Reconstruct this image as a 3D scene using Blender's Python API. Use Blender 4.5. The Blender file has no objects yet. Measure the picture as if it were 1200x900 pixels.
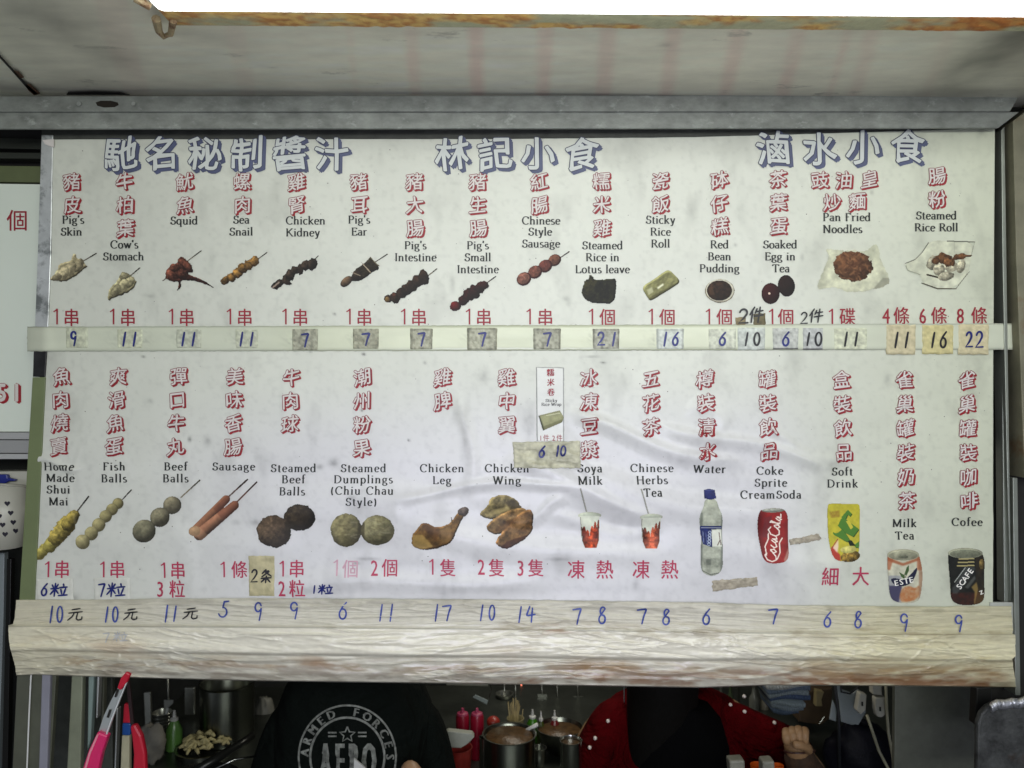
import bpy, bmesh, math, random
import numpy as np
from mathutils import Vector, Matrix
from mathutils.bvhtree import BVHTree
random.seed(7)
R = math.radians
SC = bpy.context.scene
COL = SC.collection

# ------------------------------------------------------------------ camera, world, lights, exposure
FOC = 900.0                        # focal length in photograph pixels (photograph 1200 x 900)
DIST = 1.30
cam_d = bpy.data.cameras.new('camera'); cam = bpy.data.objects.new('camera', cam_d); COL.objects.link(cam)
cam.location = (0, -DIST, 0)
cam.rotation_euler = (R(90 + 1.0), 0, R(-0.8))
cam_d.sensor_width = 36; cam_d.lens = 36 * FOC / 1200; cam_d.clip_start = 0.02; cam_d.clip_end = 60
SC.camera = cam
cam_d.dof.use_dof = True; cam_d.dof.focus_distance = 1.29; cam_d.dof.aperture_fstop = 6.0
CM = np.array(cam.rotation_euler.to_matrix())

w = bpy.data.worlds.new('World'); SC.world = w; w.use_nodes = True
w.node_tree.nodes['Background'].inputs[0].default_value = (0.75, 0.8, 0.9, 1)
w.node_tree.nodes['Background'].inputs[1].default_value = 0.22

def area(name, loc, aim, size, power, col, sy=None):
    l = bpy.data.lights.new(name, 'AREA'); l.energy = power; l.color = col
    l.shape = 'RECTANGLE'; l.size = size; l.size_y = sy or size
    o = bpy.data.objects.new(name, l); COL.objects.link(o); o.location = loc
    o.rotation_euler = (Vector(aim) - Vector(loc)).to_track_quat('-Z', 'Y').to_euler()
    return o
area('front_fill_light', (0.3, -3.0, 0.62), (0, 0, 0.0), 2.4, 45, (0.97, 1.0, 0.955), 0.7)  # unseen area light added behind the camera as front fill
lo_ = area('low_fill_light', (0.1, -2.6, -0.62), (0.16, 0, -0.16), 1.3, 2.0, (0.80, 0.80, 1.0), 0.5); lo_.data.spread = R(45)  # unseen cool light added for gloss on the lower sheet
area('kitchen_fill_light', (0.2, 0.95, -0.05), (0.1, 0.9, -1), 0.9, 4.3, (1.0, 0.95, 0.82), 0.2)  # unseen light added to lift the dark kitchen
TUBE = 5.2
SC.view_settings.view_transform = 'Standard'; SC.view_settings.look = 'None'
SC.view_settings.exposure = 0.0; SC.view_settings.gamma = 1.0
SC.cycles.use_denoising = True
SC.cycles.max_bounces = 6; SC.cycles.caustics_reflective = False; SC.cycles.caustics_refractive = False

# ------------------------------------------------------------------ helpers
def rays(px, py):
    px = np.asarray(px, float); py = np.asarray(py, float)
    d = np.stack([(px - 600) / FOC, (450 - py) / FOC, -np.ones_like(px)], -1)
    return d @ CM.T
def P(px, py, Y):
    """points on the plane y = Y seen at photograph pixel (px, py)"""
    d = rays(px, py); t = (np.asarray(Y, float) + DIST) / d[..., 1]
    q = d * t[..., None]; q[..., 1] -= DIST
    return q
def Pz(px, py, z):
    d = rays(px, py); t = z / d[..., 2]
    q = d * t[..., None]; q[..., 1] -= DIST
    return q
def mm(Y): return (Y + DIST) / FOC           # metres per pixel at depth Y
def lin(c):
    c = np.asarray(c, float) / 255.0
    return np.where(c <= 0.04045, c / 12.92, ((c + 0.055) / 1.055) ** 2.4)
KP = 1.18
def pc(*c): return tuple(np.clip(lin(c) * KP, 0.002, 0.9))

def _hash(ix, iy, s):
    h = (ix * 374761393 + iy * 668265263 + s * 974634777) & 0xffffffff
    h = ((h ^ (h >> 13)) * 1274126177) & 0xffffffff
    return ((h ^ (h >> 16)) & 0xffff) / 65535.0
def vnoise(x, y, s=0):
    x = np.asarray(x, float); y = np.asarray(y, float)
    ix = np.floor(x).astype(np.int64); iy = np.floor(y).astype(np.int64)
    fx = x - ix; fy = y - iy; fx = fx * fx * (3 - 2 * fx); fy = fy * fy * (3 - 2 * fy)
    a = _hash(ix, iy, s); b = _hash(ix + 1, iy, s); c = _hash(ix, iy + 1, s); d = _hash(ix + 1, iy + 1, s)
    return (a * (1 - fx) + b * fx) * (1 - fy) + (c * (1 - fx) + d * fx) * fy
def fbm(x, y, s=0, o=4):
    v = 0; a = 0.5; t = 0
    for k in range(o):
        v = v + a * vnoise(x, y, s + k * 17); t += a; x = x * 2.03 + 7.1; y = y * 2.03 + 3.7; a *= 0.5
    return v / t

def mat(name, col, rough=0.6, metal=0.0, var=0.0, vs=20.0, bump=0.0, bs=60.0, stretch=(1, 1, 1), aniso=0.0, dirt=None, dscale=6.0, dthr=0.55, emis=None, spec=0.5, trans=0.0, alpha=1.0, attr=None, coat=0.0):
    m = bpy.data.materials.new(name); m.use_nodes = True
    nt = m.node_tree; N = nt.nodes; L = nt.links; b = N['Principled BSDF']
    b.inputs['Base Color'].default_value = (*col, 1); b.inputs['Roughness'].default_value = rough
    b.inputs['Metallic'].default_value = metal; b.inputs['Specular IOR Level'].default_value = spec
    if trans: b.inputs['Transmission Weight'].default_value = trans
    if alpha < 1: b.inputs['Alpha'].default_value = alpha
    if coat: b.inputs['Coat Weight'].default_value = coat; b.inputs['Coat Roughness'].default_value = 0.25
    if aniso: b.inputs['Anisotropic'].default_value = aniso
    src = None
    if attr:
        a = N.new('ShaderNodeAttribute'); a.attribute_name = attr; src = a.outputs['Color']
    if var or bump or dirt:
        tc = N.new('ShaderNodeTexCoord'); mp = N.new('ShaderNodeMapping'); mp.inputs['Scale'].default_value = stretch
        L.new(tc.outputs['Object'], mp.inputs['Vector'])
    if var:
        n = N.new('ShaderNodeTexNoise'); n.inputs['Scale'].default_value = vs; n.inputs['Detail'].default_value = 6; n.inputs['Roughness'].default_value = 0.65
        L.new(mp.outputs[0], n.inputs['Vector'])
        mr = N.new('ShaderNodeMapRange'); mr.inputs[1].default_value = 0.3; mr.inputs[2].default_value = 0.7
        mr.inputs[3].default_value = 1 - var; mr.inputs[4].default_value = 1 + var
        L.new(n.outputs['Fac'], mr.inputs[0])
        mx = N.new('ShaderNodeMix'); mx.data_type = 'RGBA'; mx.blend_type = 'MULTIPLY'; mx.inputs[0].default_value = 1
        if src: L.new(src, mx.inputs[6])
        else: mx.inputs[6].default_value = (*col, 1)
        cb = N.new('ShaderNodeCombineColor')
        for k in range(3): L.new(mr.outputs[0], cb.inputs[k])
        L.new(cb.outputs[0], mx.inputs[7]); src = mx.outputs[2]
    if dirt:
        n = N.new('ShaderNodeTexNoise'); n.inputs['Scale'].default_value = dscale; n.inputs['Detail'].default_value = 8; n.inputs['Roughness'].default_value = 0.7
        L.new(mp.outputs[0], n.inputs['Vector'])
        mr = N.new('ShaderNodeMapRange'); mr.inputs[1].default_value = dthr; mr.inputs[2].default_value = dthr + 0.12; L.new(n.outputs['Fac'], mr.inputs[0])
        mx = N.new('ShaderNodeMix'); mx.data_type = 'RGBA'
        L.new(mr.outputs[0], mx.inputs[0])
        if src: L.new(src, mx.inputs[6])
        else: mx.inputs[6].default_value = (*col, 1)
        mx.inputs[7].default_value = (*dirt, 1); src = mx.outputs[2]
    if src: L.new(src, b.inputs['Base Color'])
    if bump:
        n = N.new('ShaderNodeTexNoise'); n.inputs['Scale'].default_value = bs; n.inputs['Detail'].default_value = 5
        L.new(mp.outputs[0], n.inputs['Vector'])
        bp = N.new('ShaderNodeBump'); bp.inputs['Strength'].default_value = bump; bp.inputs['Distance'].default_value = 0.002
        L.new(n.outputs['Fac'], bp.inputs['Height']); L.new(bp.outputs[0], b.inputs['Normal'])
    if emis:
        b.inputs['Emission Color'].default_value = (*emis[0], 1); b.inputs['Emission Strength'].default_value = emis[1]
    return m

def folds(m, scale, dist, stretch=(1, 1, 1)):
    nt = m.node_tree; N = nt.nodes; L = nt.links; b = N['Principled BSDF']
    tc = N.new('ShaderNodeTexCoord'); mp = N.new('ShaderNodeMapping'); mp.inputs['Scale'].default_value = stretch; n = N.new('ShaderNodeTexNoise'); n.inputs['Scale'].default_value = scale; n.inputs['Detail'].default_value = 3; n.inputs['Distortion'].default_value = 1.2
    bp = N.new('ShaderNodeBump'); bp.inputs['Distance'].default_value = dist; L.new(tc.outputs['Object'], mp.inputs[0]); L.new(mp.outputs[0], n.inputs['Vector']); L.new(n.outputs['Fac'], bp.inputs['Height'])
    old = b.inputs['Normal'].links
    if old: L.new(old[0].from_socket, bp.inputs['Normal'])
    L.new(bp.outputs[0], b.inputs['Normal']); return m
def link(o, parent=None):
    COL.objects.link(o)
    if parent is not None:
        o.parent = parent
        o.matrix_parent_inverse = Matrix.Translation(-parent.location)
    return o
def mesh_obj(name, V, F, m, parent=None, smooth=False, mi=None, label=None, col=None):
    me = bpy.data.meshes.new(name)
    V = np.asarray(V, float).reshape(-1, 3)
    if isinstance(F, np.ndarray):
        nf, k = F.shape
        me.vertices.add(len(V)); me.vertices.foreach_set('co', V.ravel())
        me.loops.add(nf * k); me.loops.foreach_set('vertex_index', F.ravel().astype(np.int32))
        me.polygons.add(nf); me.polygons.foreach_set('loop_start', np.arange(0, nf * k, k, dtype=np.int32))
        me.polygons.foreach_set('loop_total', np.full(nf, k, dtype=np.int32))
        me.update(calc_edges=True)
    else:
        me.from_pydata([tuple(v) for v in V], [], F); me.update()
    for x in (m if isinstance(m, (list, tuple)) else [m]): me.materials.append(x)
    if mi is not None: me.polygons.foreach_set('material_index', np.asarray(mi, dtype=np.int32))
    me.polygons.foreach_set('use_smooth', np.full(len(me.polygons), bool(smooth)))
    if col is not None:
        a = me.color_attributes.new('paint', 'FLOAT_COLOR', 'POINT')
        a.data.foreach_set('color', np.concatenate([col, np.ones((len(col), 1))], 1).astype(np.float32).ravel())
    o = bpy.data.objects.new(name, me); link(o, parent)
    if label: o['label'] = label
    return o
def thing(name, label, cat, loc=(0, 0, 0), group=None):
    o = bpy.data.objects.new(name, None); COL.objects.link(o); o.location = tuple(float(c) for c in loc)
    o.empty_display_size = 0.02
    o['label'] = label; o['category'] = cat
    if group: o['group'] = group
    return o
def tag(o, label, cat, group=None):
    o['label'] = label; o['category'] = cat
    if group: o['group'] = group
    return o
def structure(o, kind='structure'):
    o['kind'] = kind; return o

class MB:
    """collects shapes into one mesh"""
    def __init__(s): s.v = []; s.f = []; s.mi = []
    def add(s, V, F, m=0):
        b = len(s.v); s.v += [tuple(float(c) for c in p) for p in V]; s.f += [tuple(i + b for i in f) for f in F]; s.mi += [m] * len(F)
    def box(s, x0, x1, y0, y1, z0, z1, m=0):
        V = [(x, y, z) for x in (x0, x1) for y in (y0, y1) for z in (z0, z1)]
        s.add(V, [(0, 1, 3, 2), (4, 6, 7, 5), (0, 4, 5, 1), (2, 3, 7, 6), (0, 2, 6, 4), (1, 5, 7, 3)], m)
    def quadbox(s, c, Yf, Yb, m=0):
        """c: 4 pixel corners; a slab with front face at depth Yf (scalar or 4 values) and the same face moved back by Yb-Yf"""
        Yf = np.broadcast_to(np.asarray(Yf, float), (len(c),))
        f = P([q[0] for q in c], [q[1] for q in c], Yf); n = len(c)
        b = f.copy(); b[:, 1] += Yb
        F = [tuple(range(n)), tuple(range(2 * n - 1, n - 1, -1))] + [(i, i + n, (i + 1) % n + n, (i + 1) % n) for i in range(n)]
        s.add(list(f) + list(b), F, m)
    def tube(s, pts, r, n=10, m=0, cap=True):
        pts = [Vector([float(c) for c in p]) for p in pts]; rr = r if isinstance(r, (list, tuple)) else [r] * len(pts)
        V = []; F = []
        for i, p in enumerate(pts):
            t = (pts[min(i + 1, len(pts) - 1)] - pts[max(i - 1, 0)]).normalized()
            a = t.orthogonal() if abs(t.z) > 0.95 or abs(t.z) < 0.01 else t.cross(Vector((0, 0, 1)))
            if i == 0: a0 = a.normalized()
            else: a0 = (a0 - t * a0.dot(t)).normalized()
            b = t.cross(a0)
            for k in range(n):
                an = 2 * math.pi * k / n
                V.append(p + (a0 * math.cos(an) + b * math.sin(an)) * rr[i])
        for i in range(len(pts) - 1):
            for k in range(n):
                F.append((i * n + k, i * n + (k + 1) % n, (i + 1) * n + (k + 1) % n, (i + 1) * n + k))
        if cap: F += [tuple(range(n))[::-1], tuple(range((len(pts) - 1) * n, len(pts) * n))]
        s.add(V, F, m)
    def lathe(s, c, prof, n=32, m=0):
        """c: axis base point; prof: (height, radius)"""
        V = []; F = []
        for h, r in prof:
            for k in range(n):
                an = 2 * math.pi * k / n; V.append((c[0] + r * math.cos(an), c[1] + r * math.sin(an), c[2] + h))
        for i in range(len(prof) - 1):
            for k in range(n):
                F.append((i * n + k, i * n + (k + 1) % n, (i + 1) * n + (k + 1) % n, (i + 1) * n + k))
        F += [tuple(range(n))[::-1], tuple(range((len(prof) - 1) * n, len(prof) * n))]
        s.add(V, F, m)
    def build(s, name, m, parent=None, smooth=False, label=None, bevel=0):
        o = mesh_obj(name, s.v, s.f, m, parent, smooth, s.mi if isinstance(m, (list, tuple)) else None, label)
        if bevel:
            b = o.modifiers.new('bevel', 'BEVEL'); b.width = bevel; b.segments = 2; b.limit_method = 'ANGLE'
        if smooth == 2:
            o.data.set_sharp_from_angle(angle=R(40))
        return o

# ------------------------------------------------------------------ lettering
_gc = {}
def glyph(ch):
    if ch in _gc: return _gc[ch]
    cu = bpy.data.curves.new('g', 'FONT'); cu.body = ch; cu.resolution_u = 2; cu.fill_mode = 'FRONT'
    o = bpy.data.objects.new('g', cu); COL.objects.link(o)
    me = bpy.data.meshes.new_from_object(o.evaluated_get(bpy.context.evaluated_depsgraph_get()))
    V = np.array([(p.co.x, p.co.y) for p in me.vertices]).reshape(-1, 2); F = [tuple(p.vertices) for p in me.polygons]
    bpy.data.objects.remove(o); bpy.data.curves.remove(cu); bpy.data.meshes.remove(me)
    _gc[ch] = (V, F); return _gc[ch]

class Ink:
    """flat print: polygons in photograph pixels, with a lift above the surface in steps and a material number"""
    def __init__(s): s.v = []; s.l = []; s.f = []; s.mi = []; s.n = 0
    def add(s, V, F, lift=0.0, m=0):
        V = np.asarray(V, float); s.v.append(V); s.l.append(np.full(len(V), lift))
        s.f += [tuple(i + s.n for i in f) for f in F]; s.mi += [m] * len(F); s.n += len(V)
    def ribbon(s, pts, wd, lift=0.0, m=0):
        pts = np.asarray(pts, float); n = len(pts)
        wd = np.broadcast_to(np.asarray(wd, float), (n,))
        t = np.gradient(pts, axis=0); t /= np.linalg.norm(t, axis=1)[:, None] + 1e-9
        nr = np.stack([-t[:, 1], t[:, 0]], 1) * wd[:, None] / 2
        V = np.concatenate([pts + nr, pts - nr]); F = [(i, i + 1, i + 1 + n, i + n) for i in range(n - 1)]
        s.add(V, F, lift, m)
    def disc(s, c, r, lift=0.0, m=0, n=10):
        a = np.arange(n) * 2 * np.pi / n
        s.add(np.stack([c[0] + r * np.cos(a), c[1] + r * np.sin(a)], 1), [tuple(range(n))], lift, m)
    def build(s, name, surf, mats, parent, label=None):
        V = np.concatenate(s.v); L = np.concatenate(s.l)
        if surf is board and V[:, 1].max() > 470 and V[:, 1].max() < 705 and not name.startswith('dust'):
            bm = bmesh.new(); vs = [bm.verts.new((a, b, c)) for (a, b), c in zip(V, L)]
            for f_, m_ in zip(s.f, s.mi):
                try: bm.faces.new([vs[i] for i in f_]).material_index = m_
                except ValueError: pass
            for _ in range(3):
                bmesh.ops.triangulate(bm, faces=bm.faces[:])
                ed = [e for e in bm.edges if e.calc_length() > 3.6]
                if not ed: break
                bmesh.ops.subdivide_edges(bm, edges=ed, cuts=1)
            bmesh.ops.triangulate(bm, faces=bm.faces[:]); bm.verts.index_update()
            q = np.array([v.co[:] for v in bm.verts]); F_ = np.array([[v.index for v in f_.verts] for f_ in bm.faces], np.int32); mi_ = [f_.material_index for f_ in bm.faces]; bm.free()
            return mesh_obj(name, surf(q[:, 0], q[:, 1], q[:, 2]), F_, mats, parent, False, mi_, label)
        return mesh_obj(name, surf(V[:, 0], V[:, 1], L), s.f, mats, parent, False, s.mi, label)

def cjk(ch, cx, cy, wd, ht, shear=0.0, warp=0.0, rot=0.0, seed=0):
    V, F = glyph(ch)
    x = V[:, 0] - 0.5; y = -(V[:, 1] - 0.38)
    if warp:
        s1 = seed * 1.7
        x = x + warp * np.sin(6.5 * y + s1) ; y = y + warp * np.sin(5.5 * x + s1 * 1.3)
    y = y - shear * x; x = x * wd * 1.06; y = y * ht * 1.06
    if rot:
        c, q = math.cos(rot), math.sin(rot); x, y = x * c - y * q, x * q + y * c
    return np.stack([x + cx, y + cy], 1), F

def sign_char(ink, ch, cx, cy, size, fill_r, out_r, shadow, sl, mats=(0, 1, 2), seed=0, shear=0.10):
    """brush lettering: pale body, thin outline, drop shadow to the lower right"""
    V, F = cjk(ch, cx, cy, size, size, shear, 0.032, seed=seed)
    k = 0
    for dd in shadow:
        for a in range(4):
            an = a * math.pi / 2 + 0.4
            ink.add(V + (dd + out_r * math.cos(an), dd * 0.9 + out_r * math.sin(an)), F, sl * k, mats[2]); k += 1
    for a in range(8):
        an = a * math.pi / 4
        ink.add(V + (out_r * math.cos(an), out_r * math.sin(an)), F, sl * k, mats[1]); k += 1
    for a in range(6):
        an = a * math.pi / 3 + 0.2
        ink.add(V + (fill_r * math.cos(an), fill_r * math.sin(an)), F, sl * k, mats[0]); k += 1

# serif face: strokes of a broad pen, thick when they run down, thin when they run across
def Ar(cx, cy, rx, ry, a0, a1, n=12):
    a = np.radians(np.linspace(a0, a1, n)); return np.stack([cx + rx * np.cos(a), cy + ry * np.sin(a)], 1)
def Ln(*p): return np.asarray(p, float).reshape(-1, 2)
def _sf(x, y, w_=0.17): return Ln(x - w_ / 2, y, x + w_ / 2, y)
def cat(*a): return np.concatenate(a)
X = 0.44; C = 0.67; A_ = 0.72
def stem_(x, y0, y1, top=True, bot=True):
    o = [Ln(x, y0, x, y1)]
    if bot: o.append(_sf(x, y0 + 0.012))
    if top: o.append(Ln(x - 0.09, y1 - 0.012, x + 0.03, y1 - 0.012))
    return o
def bowl(cx, rx=0.17): return cat(Ar(cx, X / 2, rx, X / 2, 90, 450, 22))
SER = {
 'a': (0.42, [Ar(0.19, 0.31, 0.14, 0.13, 150, 10), Ln(0.32, 0.32, 0.32, 0.05), Ar(0.37, 0.05, 0.05, 0.04, 180, 300), cat(Ln(0.32, 0.26), Ar(0.19, 0.13, 0.13, 0.12, 80, 330))]),
 'b': (0.50, stem_(0.11, 0, A_, True, False) + [Ar(0.27, X / 2, 0.17, X / 2, 160, -160, 18)]),
 'c': (0.41, [Ar(0.24, X / 2, 0.18, X / 2, 45, 315, 18)]),
 'd': (0.50, stem_(0.38, 0, A_, True, False) + [Ln(0.38, 0.012, 0.46, 0.012), Ar(0.22, X / 2, 0.17, X / 2, 20, 340, 18)]),
 'e': (0.43, [cat(Ln(0.08, 0.25, 0.38, 0.25), Ar(0.23, X / 2, 0.165, X / 2, 10, 318, 20))]),
 'f': (0.30, [cat(Ar(0.24, 0.60, 0.10, 0.12, 40, 180), Ln(0.14, 0.0)), Ln(0.03, 0.43, 0.27, 0.43), _sf(0.14, 0.012)]),
 'g': (0.47, [Ar(0.21, 0.29, 0.14, 0.14, 0, 360, 16), Ln(0.30, 0.40, 0.44, 0.43), cat(Ar(0.16, 0.10, 0.07, 0.05, 120, 240), Ln(0.20, 0.05, 0.32, 0.03), Ar(0.24, -0.08, 0.17, 0.11, 60, -230, 18))]),
 'h': (0.52, stem_(0.11, 0, A_) + [cat(Ar(0.26, 0.29, 0.13, 0.14, 160, 0), Ln(0.39, 0.0)), _sf(0.39, 0.012)]),
 'i': (0.25, stem_(0.12, 0, X) + [Ln(0.12, 0.57, 0.12, 0.65)]),
 'k': (0.50, stem_(0.11, 0, A_) + [Ln(0.12, 0.18, 0.38, 0.43), Ln(0.20, 0.26, 0.42, 0.0), _sf(0.38, 0.43, 0.14), _sf(0.41, 0.012, 0.15)]),
 'l': (0.25, stem_(0.12, 0, A_)),
 'm': (0.78, stem_(0.11, 0, X) + [cat(Ar(0.25, 0.29, 0.12, 0.14, 160, 0), Ln(0.37, 0.0)), _sf(0.37, 0.012), cat(Ar(0.51, 0.29, 0.13, 0.14, 160, 0), Ln(0.64, 0.0)), _sf(0.64, 0.012)]),
 'n': (0.52, stem_(0.11, 0, X) + [cat(Ar(0.26, 0.29, 0.13, 0.14, 160, 0), Ln(0.39, 0.0)), _sf(0.39, 0.012)]),
 'o': (0.46, [Ar(0.23, X / 2, 0.175, X / 2, 90, 450, 22)]),
 'p': (0.50, stem_(0.11, -0.2, X) + [Ar(0.27, X / 2, 0.17, X / 2, 160, -160, 18)]),
 'q': (0.50, [Ln(0.38, X, 0.38, -0.2), _sf(0.38, -0.19), Ar(0.22, X / 2, 0.17, X / 2, 20, 340, 18)]),
 'r': (0.36, stem_(0.11, 0, X) + [Ar(0.26, 0.30, 0.12, 0.13, 160, 50)]),
 's': (0.37, [cat(Ar(0.19, 0.325, 0.11, 0.11, 40, 250), Ar(0.18, 0.11, 0.13, 0.11, 70, -150, 12))]),
 't': (0.30, [cat(Ln(0.13, 0.58, 0.13, 0.10), Ar(0.21, 0.08, 0.08, 0.08, 180, 310)), Ln(0.03, 0.43, 0.26, 0.43)]),
 'u': (0.52, [cat(Ln(0.11, 0.43, 0.11, 0.14), Ar(0.24, 0.14, 0.13, 0.14, 180, 340)), Ln(0.39, 0.43, 0.39, 0.0), Ln(0.02, 0.43, 0.12, 0.43), Ln(0.30, 0.43, 0.40, 0.43), Ln(0.39, 0.012, 0.47, 0.012)]),
 'v': (0.46, [Ln(0.08, 0.43, 0.24, 0.0), Ln(0.24, 0.02, 0.39, 0.43), _sf(0.08, 0.43, 0.15), _sf(0.39, 0.43, 0.13)]),
 'w': (0.68, [Ln(0.07, 0.43, 0.21, 0.0), Ln(0.21, 0.02, 0.34, 0.43), Ln(0.34, 0.43, 0.47, 0.0), Ln(0.47, 0.02, 0.61, 0.43), _sf(0.07, 0.43, 0.15), _sf(0.61, 0.43, 0.13)]),
 'y': (0.46, [Ln(0.08, 0.43, 0.24, 0.0), cat(Ln(0.39, 0.43, 0.22, -0.1), Ar(0.14, -0.12, 0.07, 0.07, 330, 200, 6)), _sf(0.08, 0.43, 0.15), _sf(0.39, 0.43, 0.13)]),
 "'": (0.18, [Ln(0.09, 0.72, 0.07, 0.52)]),
 '(': (0.28, [Ar(0.33, 0.28, 0.24, 0.45, 130, 230)]), ')': (0.28, [Ar(-0.05, 0.28, 0.24, 0.45, 50, -50)]),
 'B': (0.58, stem_(0.13, 0, C) + [cat(Ln(0.13, 0.66), Ar(0.28, 0.51, 0.16, 0.15, 90, -90), Ln(0.13, 0.36)), cat(Ln(0.28, 0.36), Ar(0.31, 0.185, 0.18, 0.175, 90, -90), Ln(0.13, 0.012))]),
 'C': (0.64, [Ar(0.36, C / 2, 0.29, C / 2, 50, 315, 22), Ln(0.56, 0.48, 0.56, 0.64)]),
 'D': (0.70, stem_(0.13, 0, C) + [cat(Ln(0.13, 0.66, 0.27, 0.66), Ar(0.27, 0.335, 0.34, 0.32, 90, -90, 16), Ln(0.13, 0.012))]),
 'E': (0.54, stem_(0.13, 0, C) + [Ln(0.13, 0.655, 0.46, 0.655), Ln(0.13, 0.35, 0.38, 0.35), Ln(0.13, 0.015, 0.48, 0.015), Ln(0.46, 0.655, 0.46, 0.55), Ln(0.48, 0.015, 0.49, 0.13), Ln(0.38, 0.29, 0.38, 0.41)]),
 'F': (0.52, stem_(0.13, 0, C) + [Ln(0.13, 0.655, 0.46, 0.655), Ln(0.13, 0.35, 0.36, 0.35), Ln(0.46, 0.655, 0.46, 0.55)]),
 'H': (0.72, stem_(0.13, 0, C) + stem_(0.59, 0, C) + [Ln(0.13, 0.35, 0.59, 0.35), Ln(0.13, 0.658, 0.22, 0.658), Ln(0.6, 0.658, 0.68, 0.658)]),
 'I': (0.28, stem_(0.14, 0, C) + [_sf(0.14, 0.658, 0.2)]),
 'K': (0.66, stem_(0.13, 0, C) + [Ln(0.14, 0.28, 0.54, 0.66), Ln(0.26, 0.38, 0.58, 0.0), _sf(0.54, 0.658), _sf(0.58, 0.012)]),
 'L': (0.54, stem_(0.13, 0, C) + [Ln(0.13, 0.015, 0.48, 0.015), Ln(0.48, 0.015, 0.49, 0.15)]),
 'M': (0.84, [Ln(0.13, 0.0, 0.13, 0.66), Ln(0.13, 0.66, 0.41, 0.04), Ln(0.41, 0.04, 0.69, 0.66), Ln(0.71, 0.66, 0.71, 0.0), _sf(0.13, 0.012), _sf(0.71, 0.012), _sf(0.11, 0.658, 0.14), _sf(0.73, 0.658, 0.14)]),
 'N': (0.72, [Ln(0.13, 0.0, 0.13, 0.66), Ln(0.13, 0.66, 0.58, 0.0), Ln(0.58, 0.0, 0.58, 0.66), _sf(0.13, 0.012), _sf(0.58, 0.658), _sf(0.1, 0.658, 0.14)]),
 'P': (0.55, stem_(0.13, 0, C) + [cat(Ln(0.13, 0.66), Ar(0.29, 0.49, 0.18, 0.17, 90, -90), Ln(0.13, 0.32))]),
 'R': (0.62, stem_(0.13, 0, C) + [cat(Ln(0.13, 0.66), Ar(0.29, 0.50, 0.17, 0.16, 90, -90), Ln(0.13, 0.34)), Ln(0.30, 0.34, 0.56, 0.0), _sf(0.56, 0.012, 0.14)]),
 'S': (0.50, [cat(Ar(0.26, 0.49, 0.16, 0.165, 35, 250), Ar(0.25, 0.17, 0.18, 0.165, 70, -150, 14)), Ln(0.42, 0.5, 0.42, 0.64), Ln(0.07, 0.04, 0.07, 0.19)]),
 'T': (0.60, [Ln(0.30, 0.0, 0.30, 0.66), Ln(0.04, 0.655, 0.56, 0.655), _sf(0.30, 0.012, 0.2), Ln(0.045, 0.655, 0.045, 0.54), Ln(0.555, 0.655, 0.555, 0.54)]),
 'W': (0.90, [Ln(0.08, 0.66, 0.26, 0.0), Ln(0.26, 0.02, 0.45, 0.66), Ln(0.45, 0.66, 0.63, 0.0), Ln(0.63, 0.02, 0.82, 0.66), _sf(0.08, 0.658), _sf(0.82, 0.658)]),
 ' ': (0.28, []),
}
def serif(ink, text, cx, cy, size, track=0.0, width=None, align='c', lift=0.0, m=0, weight=1.0):
    weight *= 1.08
    adv = sum(SER[c][0] * size + track for c in text) - track
    k = (width / adv) if width else 1.0
    x = cx - adv * k / 2 if align == 'c' else cx
    y0 = cy + 0.30 * size
    n = 0
    for ch in text:
        a, st = SER[ch]
        for p in st:
            q = np.stack([x + p[:, 0] * size * k, y0 - p[:, 1] * size], 1)
            t = np.gradient(p, axis=0); t /= np.linalg.norm(t, axis=1)[:, None] + 1e-9
            wd = size * weight * (0.05 + 0.075 * np.abs(t[:, 1]) ** 1.5)
            if len(p) == 2 and len(set(np.round(p[:, 1], 3))) == 1: wd = size * weight * 0.05
            ink.ribbon(q, wd, lift + (n % 7) * 6e-6, m); n += 1
        x += (a * size + track) * k

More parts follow.
